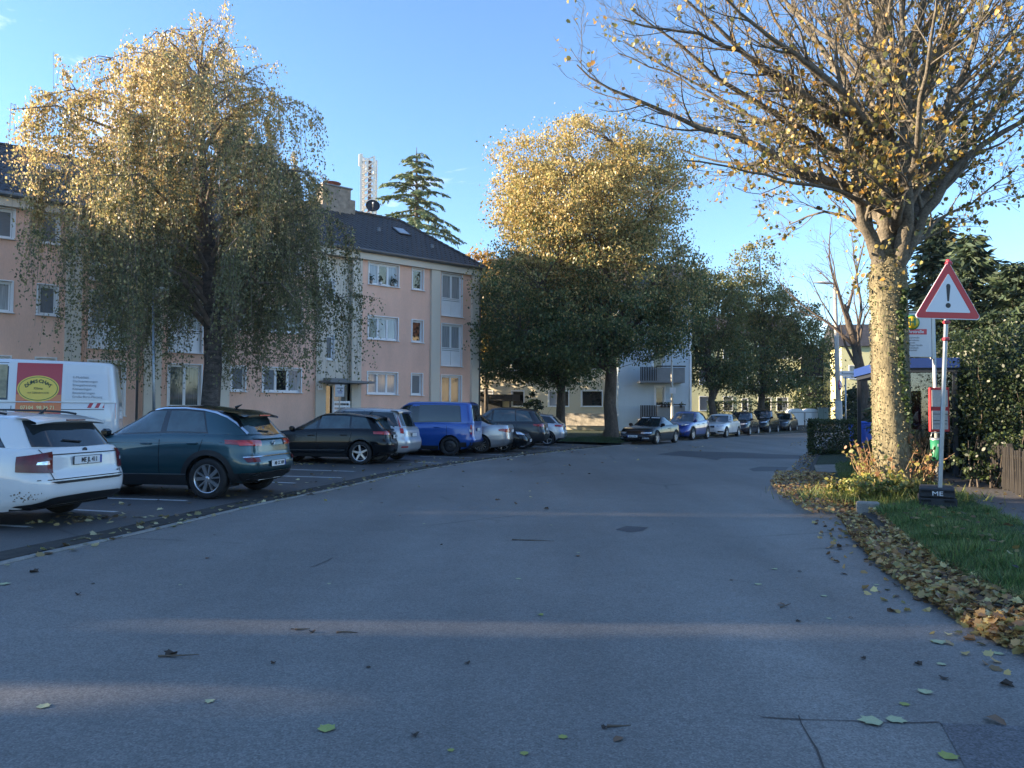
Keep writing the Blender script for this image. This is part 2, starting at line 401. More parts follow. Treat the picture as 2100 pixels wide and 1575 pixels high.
# ================================================================== APARTMENT BLOCK WITH PINK RENDER
M_PINK = mat('pink_render', (0.87, 0.545, 0.415), .9, vary=.09, vscale=1.1, vary2=.05, v2scale=25, bump=.25, bscale=90, stretch=(1, 1, .3))
M_CREAM = mat('cream_render', (0.70, 0.63, 0.53), .9, vary=.06, vscale=.7, bump=.2, bscale=90)
M_PVC = mat('white_frame', (0.82, 0.83, 0.84), .4, vary=.04, vscale=2)
M_GUT = mat('zinc', (0.16, 0.17, 0.18), .45, .4, vary=.15, vscale=3)
M_TILE = mat('roof_tile', (0.036, 0.034, 0.035), .6, vary=.3, vscale=2.5, vary2=.25, v2scale=12, bump=.3, bscale=30)
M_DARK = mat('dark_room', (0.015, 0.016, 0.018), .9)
M_GLASS = mat('window_glass', (0.012, 0.015, 0.018), .03, spec=.9)
M_CURT = mat('curtain_glass', (0.34, 0.35, 0.36), .06, spec=.8, vary=.3, vscale=4, stretch=(9, 1, .3))
M_CURTD = mat('drapes_glass', (0.07, 0.09, 0.09), .05, spec=.8, vary=.6, vscale=5, stretch=(12, 1, .2))
M_SHUT = mat('grey_shutter', (0.16, 0.175, 0.19), .5, vary=.1, vscale=40, stretch=(.1, .1, 1))
M_BRICK = mat('chimney_stone', (0.30, 0.25, 0.20), .9, vary=.3, vscale=5, bump=.6, bscale=20)
M_BLACK = mat('black_metal', (0.02, 0.02, 0.024), .45)
M_PLANT = mat('potted_leaf', (0.03, 0.05, 0.02), .8)

def holed_wall(x0, x1, z0, z1, holes, y=0.0, depth=.14):
    """a wall sheet in the x-z plane with real openings and reveals (holes: x0,x1,z0,z1)"""
    mb = MB(); xs = sorted({x0, x1, *[h[0] for h in holes], *[h[1] for h in holes]}); zs = sorted({z0, z1, *[h[2] for h in holes], *[h[3] for h in holes]})
    xs = [x for x in xs if x0 <= x <= x1]; zs = [z for z in zs if z0 <= z <= z1]
    for a, b in zip(xs, xs[1:]):
        for c, d in zip(zs, zs[1:]):
            mx_, mz = (a + b) / 2, (c + d) / 2
            if any(h[0] < mx_ < h[1] and h[2] < mz < h[3] for h in holes): continue
            mb.quad((a, y, c), (b, y, c), (b, y, d), (a, y, d))
    for a, b, c, d in holes:
        mb.quad((a, y, c), (a, y, d), (a, y + depth, d), (a, y + depth, c)); mb.quad((b, y, d), (b, y, c), (b, y + depth, c), (b, y + depth, d))
        mb.quad((a, y, d), (b, y, d), (b, y + depth, d), (a, y + depth, d)); mb.quad((b, y, c), (a, y, c), (a, y + depth, c), (b, y + depth, c))
    return mb

def window(parent, x0, x1, z0, z1, panes=1, kinds=('g',), lower=0.0, trim=.07, y=0.0, depth=.14, tilt=None, sill=True, fm=None, simple=False):
    """frame > pane, sill, parapet_panel; the frame sits in the opening's reveal"""
    fm = fm or M_PVC; w = .06; mb = MB()
    for (a, b, c, d) in ((x0 - trim * .5, x0 + .02, z0, z1), (x1 - .02, x1 + trim * .5, z0, z1), (x0 - trim * .5, x1 + trim * .5, z1, z1 + trim * .6)):
        mb.box(((a + b) / 2, y - .012, (c + d) / 2), (b - a, .05, d - c))
    yf = y + depth - .03
    zl = z0 + lower
    for (a, b, c, d) in ((x0, x0 + w, z0, z1), (x1 - w, x1, z0, z1), (x0 + w, x1 - w, z1 - w, z1), (x0 + w, x1 - w, z0, z0 + w)):
        mb.box(((a + b) / 2, yf, (c + d) / 2), (b - a, .06, d - c))
    if lower: mb.box(((x0 + x1) / 2, yf - .004, zl), (x1 - x0 - 2 * w, .07, .07))
    f = mb.build('window', fm, parent)
    pw = (x1 - x0 - 2 * w) / panes
    for i in range(panes):
        a = x0 + w + i * pw; b = a + pw; k = kinds[i % len(kinds)]
        if i and not simple: MB().box((a, yf, (zl + z1) / 2), (.05, .05, z1 - zl - 2 * w)).build('mullion', fm, f)
        m = {'g': M_GLASS, 'c': M_CURT, 'd': M_CURTD, 's': M_SHUT}[k]
        if not simple:
            s_ = MB()
            e = .045
            for (p, q, r_, t_) in ((a + .012, a + .012 + e, zl + w, z1 - w), (b - .012 - e, b - .012, zl + w, z1 - w), (a + .012 + e, b - .012 - e, z1 - w - e, z1 - w), (a + .012 + e, b - .012 - e, zl + w, zl + w + e)):
                s_.box(((p + q) / 2, yf + .012, (r_ + t_) / 2), (q - p, .05, t_ - r_))
            so = s_.build('sash', fm, f)
        else: e = 0
        po = MB().box((0, 0, 0), (b - a - .024 - 2 * e, .012, z1 - zl - 2 * w - 2 * e)).build('pane', m, f, ((a + b) / 2, yf + .02, (zl + z1) / 2), rot=(0, 0, random.uniform(-.006, .006)))
        if tilt == i: po.rotation_euler.x = R(3.5)
    if lower:
        for i in range(2):
            hw = (x1 - x0 - 2 * w) / 2; MB().box((x0 + w + hw * (i + .5), yf + .005, z0 + lower / 2), (hw - .02, .05, lower - .06 - w)).build('parapet_panel', fm, f)
    if sill: MB().box(((x0 + x1) / 2, y - .05, z0 - .02), (x1 - x0 + .14, .14, .035), bev=.008).build('sill', fm, f)
    return f

U_ANG = R(40.14)
bld = empty('apartment_building', (-4.70, 40.3, 0), U_ANG, label='long three-storey apartment block in pink render with cream pilasters and dark tiled roof', cat='apartment building')
EAVE, X0B, X1B, DEEP = 9.05, -31.0, 3.6, 10.0
Z3, Z2, Z1 = (7.83, 8.94), (5.08, 6.24), (2.33, 3.44)
rows = []
wide = [(-3.26, -1.52), (-8.61, -6.76), (-20.05, -18.24), (-25.3, -23.5)]
small = [(-.69, 0.0), (-10.05, -9.39), (-17.44, -16.77), (-26.8, -26.1)]
french = [(1.18, 2.53), (-12.67, -11.3), (-15.67, -14.32), (-29.6, -28.2)]
stairs = [(-5.98, -3.72), (-22.9, -20.75)]
pils = [(.43, .99), (3.13, 3.6), (-10.62, -10.15), (-13.64, -12.98), (-16.51, -15.96), (-27.7, -27.2)]
holes = []
for a, b in wide + small:
    for z0, z1 in (Z1, Z2, Z3): holes.append((a, b, z0, z1))
for a, b in french:
    for z0, z1 in ((6.63, 8.93), (3.93, 6.19), (1.25, 3.42)): holes.append((a, b, z0, z1))
for a, b in stairs: holes.append((a, b, 1.0, 9.03))
holed_wall(X0B, X1B, .55, EAVE, holes).build('wall', M_PINK, bld)
MB().box(((X0B + X1B) / 2, .03, .3), (X1B - X0B, .1, .62)).build('plinth', M_CREAM, bld)
MB().add([(X1B, 0, 0), (X1B, DEEP, 0), (X1B, DEEP, EAVE), (X1B, 0, EAVE), (X0B, 0, 0), (X0B, DEEP, 0), (X0B, DEEP, EAVE), (X0B, 0, EAVE)], [(0, 1, 2, 3), (5, 4, 7, 6), (1, 5, 6, 2)]).build('side_wall', M_CREAM, bld)
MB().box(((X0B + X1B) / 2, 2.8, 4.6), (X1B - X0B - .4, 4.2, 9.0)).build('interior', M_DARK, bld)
for a, b in pils: MB().box(((a + b) / 2, -.075, EAVE / 2 + .1), (b - a, .19, EAVE - .2)).build('pilaster', M_CREAM, bld)
rnd = random.Random(3)
kinds3 = {0: ('c', 'g', 'c'), 1: ('g', 'c', 'c'), 2: ('c', 'c', 'c')}
for wi, (a, b) in enumerate(wide):
    for fl, (z0, z1) in enumerate((Z3, Z2, Z1)):
        window(bld, a, b, z0, z1, 3, kinds3[fl] if wi == 0 else tuple(rnd.choice('gcgs') for _ in range(3)), tilt=1 if (fl == 0 and wi == 0) else None)
for wi, (a, b) in enumerate(small):
    for fl, (z0, z1) in enumerate((Z3, Z2, Z1)):
        window(bld, a, b, z0, z1, 1, ('g',) if (wi == 0 and fl < 2) else ('s',), tilt=0 if (wi == 0 and fl < 2) else None)
for wi, (a, b) in enumerate(french):
    for fl, (z0, z1) in enumerate(((6.63, 8.93), (3.93, 6.19), (1.25, 3.42))):
        window(bld, a, b, z0, z1, 2, ('d', 'd') if fl == 2 else ('c', 'c'), lower=.9 if fl < 2 else .35)
# stairwells: recessed cream wall with one window per landing, canopy and door
for si, (a, b) in enumerate(stairs):
    lw = .42
    MB().box((a + lw / 2 - .02, -.02, 4.95), (lw + .1, .16, 8.0)).build('pilaster', M_CREAM, bld)
    MB().box((b - lw / 2 + .02, -.02, 4.95), (lw + .1, .16, 8.0)).build('pilaster', M_CREAM, bld)
    h2 = [(a + .46, a + 1.0, 3.95, 5.15), (a + .46, a + 1.0, 6.7, 7.9)]
    holed_wall(a + .1, b - .1, 2.9, 9.03, h2, y=.24, depth=.1).build('stair_wall', M_CREAM, bld)
    for h in h2: window(bld, *h, 1, ('s',), y=.24, depth=.1, trim=.03)
    cn = MB().box(((a + b) / 2 + .1, -.55, 2.86), (2.35, 1.5, .1)).build('canopy', mat('canopy_grey', (.2, .21, .22), .7), bld)
    MB().box((a + .9, -.1, 2.99), (1.2, .5, .12)).build('canopy_upstand', MATS['canopy_grey'], cn)
    dw = MB()
    x0d, x1d = a + .42, b - .42
    dw.box(((x0d + x1d) / 2, .45, 2.76), (x1d - x0d, .08, .1))
    for xx in (x0d + .04, (x0d + x1d) / 2 - .05, x1d - .04): dw.box((xx, .45, 1.85), (.08, .08, 1.75))
    d = dw.build('door', M_PVC, bld)
    MB().box(((x0d + x1d) / 2 - .5, .46, 1.85), (.6, .02, 1.7)).build('pane', M_GLASS, d)
    MB().box(((x0d + x1d) / 2 + .38, .46, 1.85), (.72, .02, 1.7)).build('pane', M_CURT, d)
    MB().box(((x0d + x1d) / 2 + .02, .38, 1.8), (.03, .05, .25)).build('handle', M_GUT, d)
    MB().box(((a + b) / 2, .0, .6), (2.2, 1.6, 1.0)).build('steps', M_CREAM, bld)
    rl = MB()
    for k in range(3): rl.box((a + .5 + .3, -1.0, 1.5 + .2 * k), (.9, .03, .1))
    rl.box((a + .4, -1.0, 1.4), (.05, .05, 1.0)); rl.box((a + 1.2, -1.0, 1.4), (.05, .05, 1.0)); rl.build('handrail', M_PVC, bld)
nb = MB().box((-5.85, -.13, 2.62), (.26, .05, .3)).build('house_number', M_PVC, bld)
text('63', .17, M_BLACK, nb, (-5.85, -.158, 2.62), (R(90), 0, 0))
# frieze, gutter, roof
MB().box(((X0B + X1B) / 2, -.10, EAVE + .15), (X1B - X0B + .1, .3, .4)).build('frieze', M_CREAM, bld)
MB().tube([(X0B - .3, -.40, EAVE + .36), (X1B + .3, -.40, EAVE + .36)], .085, 8).build('gutter_pipe', M_GUT, bld)
for x in (3.66, -13.9):
    MB().tube([(x, -.40, EAVE + .34), (x, -.16, EAVE + .05), (x, -.16, .3)], .05, 8).build('downpipe', M_GUT, bld)
RZ, RY = 12.72, 5.0; EZ = EAVE + .38; xl, xr = X0B + 2.2, 1.55
a_, b_, c_, d_ = (X0B - .35, -.35, EZ), (X1B + .35, -.35, EZ), (X1B + .35, DEEP + .35, EZ), (X0B - .35, DEEP + .35, EZ)
e_, f_ = (xl, RY, RZ), (xr, RY, RZ)
rf = MB().add([a_, b_, c_, d_, e_, f_], [(0, 1, 5, 4), (1, 2, 5), (2, 3, 4, 5), (3, 0, 4), (3, 2, 1, 0)]).build('roof', M_TILE, bld)
# courses of tiles standing proud on the street slope and the hip
tm = MB(); nrow = 18
for i in range(nrow):
    v0, v1 = i / nrow, (i + 1) / nrow
    def P(x, v, up): 
        return (x, -.35 + (RY + .35) * v, EZ + (RZ - EZ) * v + up)
    xa0, xb0 = a_[0] + (e_[0] - a_[0]) * v0, b_[0] + (f_[0] - b_[0]) * v0
    xa1, xb1 = a_[0] + (e_[0] - a_[0]) * v1, b_[0] + (f_[0] - b_[0]) * v1
    n = int((xb0 - xa0) / .31)
    for k in range(n):
        p, q = xa0 + (xb0 - xa0) * k / n, xa0 + (xb0 - xa0) * (k + 1) / n
        p1, q1 = min(max(p, xa1), xb1), min(max(q, xa1), xb1)
        j = random.uniform(0, .012); m_ = (p + q) / 2; m1 = (p1 + q1) / 2
        tm.add([P(p, v0, .03), P(m_, v0, .062 + j), P(q, v0, .03), P(q1, v1, .02), P(m1, v1, .045 + j), P(p1, v1, .02), P(p, v0, -.01), P(q, v0, -.01)], [(0, 1, 4, 5), (1, 2, 3, 4), (6, 7, 2, 1, 0)])
to = tm.build('roof_tile', M_TILE, rf); to['kind'] = 'stuff'
ri = MB(); n = int((xr - xl) / .4)
for k in range(n): ri.tube([(xl + (xr - xl) * k / n, RY, RZ + .02), (xl + (xr - xl) * (k + 1.08) / n, RY, RZ + .04)], [.11, .13], 7)
hp = Vector(f_); hb = Vector(b_)
for k in range(16): ri.tube([hp.lerp(hb, k / 16) + Vector((0, 0, .03)), hp.lerp(hb, (k + 1.08) / 16) + Vector((0, 0, .045))], [.1, .12], 7)
rt = ri.build('ridge_tile', M_TILE, rf); rt['kind'] = 'stuff'
def on_roof(x, v, up=.08): return (x, -.35 + (RY + .35) * v, EZ + (RZ - EZ) * v + up)
pitch = math.atan2(RZ - EZ, RY + .35)
for x, v in ((.5, .63), (-16.6, .64), (-25, .6)):
    sk = MB().box((0, 0, 0), (.78, 1.0, .1), bev=.02).build('skylight', M_BLACK, rf, on_roof(x, v), rot=(pitch, 0, 0))
    MB().box((0, 0, .055), (.62, .84, .01)).build('pane', M_CURT, sk)
for x, v in ((-1.2, .55), (1.5, .33), (-4.2, .8), (-15.3, .3), (-18.4, .25)):
    MB().lathe([(.0, .2), (.07, .19), (.09, .1), (.1, -.05)], 10).build('roof_vent', M_GUT, rf, on_roof(x, v, .05))
# chimney stacks and satellite dish
for cx in (-2.75, -22.0):
    ch = MB().box((cx, RY - .1, RZ + .35), (1.7, .85, 1.5), bev=.02).build('chimney', M_BRICK, rf)
    MB().box((cx, RY - .1, RZ + 1.13), (1.85, 1.0, .07)).build('cap', M_GUT, ch)
    MB().lathe([(.0, .16), (.5, .02), (.5, 0), (0, 0)], 16, c=(cx - .1, RY - .1, RZ + 1.35)).build('cowl', mat('red_cowl', (.25, .07, .05), .6), ch)
    MB().box((cx + 1.02, RY - .1, RZ + .12), (.34, .6, .9)).build('flue', M_BRICK, ch)
dx = -.28
pole = MB().tube([(dx, RY, RZ - .1), (dx, RY, RZ + .5)], .03, 8).build('dish_mast', M_GUT, rf)
dish = MB().lathe([(0, .10), (.12, .085), (.26, .04), (.40, -.04), (.41, -.05), (.26, .02), (0, .08)], 24, axis='y').build('satellite_dish', M_BLACK, rf, (dx, RY - .12, RZ + .55), rot=(R(-22), 0, R(-28)))
MB().tube([(0, .08, -.38), (0, -.42, -.12)], .015, 6).build('feed_arm', M_GUT, dish)
MB().lathe([(0, -.06), (.04, -.05), (.045, .05), (0, .06)], 10, axis='y', c=(0, -.42, -.10)).build('receiver', M_PVC, dish)
# pot plants standing inside the top window of the last bay
for k, x in enumerate((-3.1, -2.55, -1.9, -1.7)):
    o = MB().lathe([(0, 0), (.06, 0), (.08, .14), (0, .14)], 10).build('pot', [M_BRICK, M_PVC][k % 2], None)
    r_ = empty('potted_plant', label=['dark pot plant at the left end of the top-floor three-pane window', 'trailing pot plant in the middle pane of the top-floor window', 'pot plant in a white pot in the last pane of the top-floor window', 'tall thin pot plant at the right end of the top-floor window'][k], cat='potted plant', group='pot plants on the top-floor window sill')
    o.parent = r_; r_.matrix_world = bld.matrix_world
    bpy.context.view_layer.update()
    r_.location = bld.matrix_world @ Vector((x, .02, 7.87)); r_.rotation_euler = (0, 0, U_ANG)
    c_n = RNG.normal(size=(40, 3)) * np.array([.06, .04, .12]) + np.array([0, 0, .3]); cloud('foliage', c_n, .09, pick([(.03, .05, .02)], 40), OVAL, leaf_mat('leaf_shade'), r_)
# ================================================================== CARS
def paint(name, base, metal=.35, rough=.32, coat=1.0, spec=.5):
    return mat('paint_' + name, base, rough, metal, coat, spec=spec)
M_TYRE = mat('tyre_rubber', (0.012, 0.012, 0.013), .8, bump=.2, bscale=60)
M_TRIM = mat('black_trim', (0.014, 0.015, 0.017), .5)
M_TRIMG = mat('gloss_black', (0.008, 0.009, 0.010), .12, coat=.6)
M_CGLASS = mat('car_glass', (0.012, 0.018, 0.022), .02, spec=.85, coat=.3)
M_CGLASS2 = mat('car_glass_light', (0.03, 0.05, 0.055), .02, spec=.85, coat=.3, vary=.7, vscale=2.2)
M_RED = mat('tail_lamp', (0.38, 0.012, 0.015), .12, coat=1.0, vary=.35, vscale=9)
M_REDD = mat('tail_lamp_dark', (0.10, 0.006, 0.010), .15, coat=.35, vary=.5, vscale=8, spec=.35)
M_CLEAR = mat('clear_lamp', (0.55, 0.58, 0.62), .12, .6, coat=1.0, vary=.5, vscale=16)
M_ALLOY = mat('alloy', (0.52, 0.53, 0.55), .28, .85)
M_ALLOYD = mat('alloy_dark', (0.035, 0.036, 0.04), .35, .5)
M_CHROME = mat('chrome', (0.75, 0.76, 0.78), .12, 1.0)
M_PLATE = mat('number_plate', (0.68, 0.69, 0.70), .45)
M_EU = mat('plate_blue', (0.02, 0.05, 0.3), .4)
M_UNDER = mat('underbody', (0.006, 0.006, 0.007), .95)

def prof(pts, sm=.10):
    P = np.array(pts, float); xs = np.linspace(P[0, 0] - .6, P[-1, 0] + .6, 700); y = np.interp(xs, P[:, 0], P[:, 1])
    k = max(3, int(sm / (xs[1] - xs[0])) | 1); w = np.hanning(k + 2)[1:-1]; w /= w.sum(); yp = np.pad(y, k // 2, 'edge'); ys = np.convolve(yp, w, 'valid')
    return lambda x: float(np.interp(x, xs, ys))

class Shell:
    def __init__(s, xr, xf, w, zb, zt, nr=6.0, nf=5.0):      # xr(t), xf(t), w(t), zb(x), zt(x)
        s.xr, s.xf, s.w, s.zb, s.zt, s.nr, s.nf = xr, xf, w, zb, zt, nr, nf
    def side(s, x, t, sgn=1):
        xr, xf = s.xr(t), s.xf(t); xc, a = (xr + xf) / 2, (xf - xr) / 2; q = max(-1, min(1, (x - xc) / a)); n = s.nf if q > 0 else s.nr
        y = s.w(t) * (1 - abs(q) ** n) ** (1 / n); return Vector((x, sgn * y, s.zb(x) + t * (s.zt(x) - s.zb(x))))
    def end(s, y, t, rear=True):
        xr, xf = s.xr(t), s.xf(t); xc, a = (xr + xf) / 2, (xf - xr) / 2; n = s.nr if rear else s.nf
        q = (1 - min(1, abs(y) / s.w(t)) ** n) ** (1 / n); x = xc + a * q * (-1 if rear else 1)
        return Vector((x, y, s.zb(x) + t * (s.zt(x) - s.zb(x))))
    def t_of(s, fn, z, t0=.5):
        t = t0
        for _ in range(6):
            p = fn(t); h = s.zt(p.x) - s.zb(p.x); t = (z - s.zb(p.x)) / h
            t = max(0, min(1, t))
        return t
    def sidez(s, x, z, sgn=1):
        t = s.t_of(lambda t: s.side(x, t, sgn), z); return s.side(x, t, sgn)
    def endz(s, y, z, rear=True):
        t = s.t_of(lambda t: s.end(y, t, rear), z); return s.end(y, t, rear)
    def ring(s, t, nside=66, nend=14):
        xr, xf = s.xr(t), s.xf(t); xc, a = (xr + xf) / 2, (xf - xr) / 2; w = s.w(t); pts = []
        cr = .90
        def half(sgn):
            out = []
            yr = w * (1 - cr ** s.nr) ** (1 / s.nr); yf = w * (1 - cr ** s.nf) ** (1 / s.nf)
            for k in range(nend):       # rear centre -> corner
                out.append(s.end(sgn * yr * (1 - (1 - k / nend) ** 1.0) if True else 0, t, True))
            for k in range(nside + 1): out.append(s.side(xc - a * cr + 2 * a * cr * k / nside, t, sgn))
            for k in range(nend - 1, -1, -1): out.append(s.end(sgn * yf * k / nend, t, False))
            return out
        L = half(1); Rr = half(-1)
        return L + Rr[1:-1][::-1]

def add_shell(mb, sh, ts, crown, arches=(), arch_r=.36, roof_from=None):
    rings = [sh.ring(t) for t in ts]; n = len(rings[0])
    V = [list(r) for r in rings]
    kill = {}
    # snap wheel-arch vertices to the circle
    inside = [[None] * n for _ in ts]
    for i in range(len(ts)):
        for j in range(n):
            p = V[i][j]
            if abs(p.y) < sh.w(.5) * .6: continue
            for (ax, az) in arches:
                d = math.hypot(p.x - ax, p.z - az)
                if d < arch_r: inside[i][j] = (ax, az)
    faces = []
    for i in range(len(ts) - 1):
        for j in range(n):
            q = [(i, j), (i, (j + 1) % n), (i + 1, (j + 1) % n), (i + 1, j)]
            if sum(inside[a][b] is not None for a, b in q) >= 4: continue
            faces.append([a * n + b for a, b in q])
    for i in range(len(ts)):
        for j in range(n):
            c = inside[i][j]
            if c:
                p = V[i][j]; dx, dz = p.x - c[0], p.z - c[1]; d = math.hypot(dx, dz) or 1e-6
                nx = c[0] + dx / d * arch_r; nz_ = c[1] + dz / d * arch_r
                V[i][j] = Vector((nx, p.y, nz_))
    # cap: shrinking rings
    top = rings[-1]; t = ts[-1]; xr, xf = sh.xr(t), sh.xf(t); xc = (xr + xf) / 2; w = sh.w(t)
    base = len(V)
    for k in (.985, .95, .88, .76, .58, .36, .14):
        r = []
        for p in top:
            x = xc + (p.x - xc) * k; y = p.y * k
            zedge = sh.zt(x); r.append(Vector((x, y, zedge + crown(x) * (1 - min(1, abs(y) / w) ** 2))))
        V.append(r)
    for i in range(base - 1, len(V) - 1):
        for j in range(n): faces.append([i * n + j, i * n + (j + 1) % n, (i + 1) * n + (j + 1) % n, (i + 1) * n + j])
    faces.append([(len(V) - 1) * n + j for j in range(n)])
    f0 = len(mb.f); mb.add([p for r in V for p in r], faces, True)
    if roof_from is not None:
        for i, f in enumerate(faces):
            if min(f) // n >= roof_from: mb.mi[f0 + i] = 1

def wheel(parent, x, y, r, style='five', side=1, rimmat=None, detail=True):
    """wheel > tyre, rim; side +1 faces +y"""
    w = .215; rr = r * .70; s = side
    wh = MB().lathe([(rr * .98, s * w / 2 * .55), (rr * .9, s * -.02), (rr * .9, s * -w / 2)], 24, axis='y').build('wheel', M_UNDER, parent, (x, y, r))
    MB().lathe([(rr, -w / 2), (r * .93, -w / 2), (r * .985, -w / 2 * .8), (r, -w / 2 * .5), (r, w / 2 * .5), (r * .985, w / 2 * .8), (r * .93, w / 2), (r * .80, w / 2 * 1.04), (rr, w / 2 * .92)] if s > 0 else [(rr, -w / 2 * .92), (r * .80, -w / 2 * 1.04), (r * .93, -w / 2), (r * .985, -w / 2 * .8), (r, -w / 2 * .5), (r, w / 2 * .5), (r * .985, w / 2 * .8), (r * .93, w / 2), (rr, w / 2)], 36, axis='y').build('tyre', M_TYRE, wh)
    rm = MB(); yo = s * w / 2 * .80
    rm.lathe([(rr * 1.0, yo * 1.12), (rr * .955, yo * 1.1), (rr * .93, yo * .8), (rr * .93, yo * .3)], 36, axis='y')
    rm.lathe([(0, yo * 1.02), (rr * .15, yo * 1.0), (rr * .19, yo * .85), (rr * .19, yo * .5)], 16, axis='y')
    def spoke(a0, a1, w0, w1, r0=.15, r1=.95, th=.016):
        for aa in (0,):
            p0 = Vector((math.cos(a0) * rr * r0, yo * .95, math.sin(a0) * rr * r0)); p1 = Vector((math.cos(a1) * rr * r1, yo * 1.02, math.sin(a1) * rr * r1))
            d = (p1 - p0).normalized(); n_ = Vector((-d.z, 0, d.x))
            q = [p0 + n_ * w0, p0 - n_ * w0, p1 - n_ * w1, p1 + n_ * w1]; b_ = [v + Vector((0, -s * th * 2.2, 0)) for v in q]
            rm.add(q + b_, [(0, 1, 2, 3), (7, 6, 5, 4), (0, 4, 5, 1), (1, 5, 6, 2), (2, 6, 7, 3), (3, 7, 4, 0)])
    k0 = random.uniform(0, 1)
    if style == 'five':
        for k in range(5): spoke(k0 + k * 2 * math.pi / 5, k0 + k * 2 * math.pi / 5, rr * .13, rr * .10)
    elif style == 'twin':
        for k in range(5):
            a = k0 + k * 2 * math.pi / 5
            spoke(a - .20, a - .30, rr * .10, rr * .13, .12, .95); spoke(a + .20, a + .26, rr * .05, rr * .06, .12, .95)
    elif style == 'multi':
        for k in range(14): spoke(k0 + k * 2 * math.pi / 14, k0 + k * 2 * math.pi / 14, rr * .035, rr * .05)
    elif style == 'steel':
        rm.lathe([(0, yo * .5), (rr * .5, yo * .75), (rr * .8, yo * .55), (rr * .93, yo * .4)], 24, axis='y')
    rm.build('rim', rimmat or M_ALLOY, wh)
    if style == 'twin':     # dark face behind polished spokes
        MB().lathe([(0, yo * .45), (rr * .93, yo * .45)], 24, axis='y').build('brake_disc', M_ALLOYD, wh)
    else: MB().lathe([(0, yo * .2), (rr * .62, yo * .2), (rr * .62, yo * .1)], 20, axis='y').build('brake_disc', M_ALLOYD, wh)
    return wh

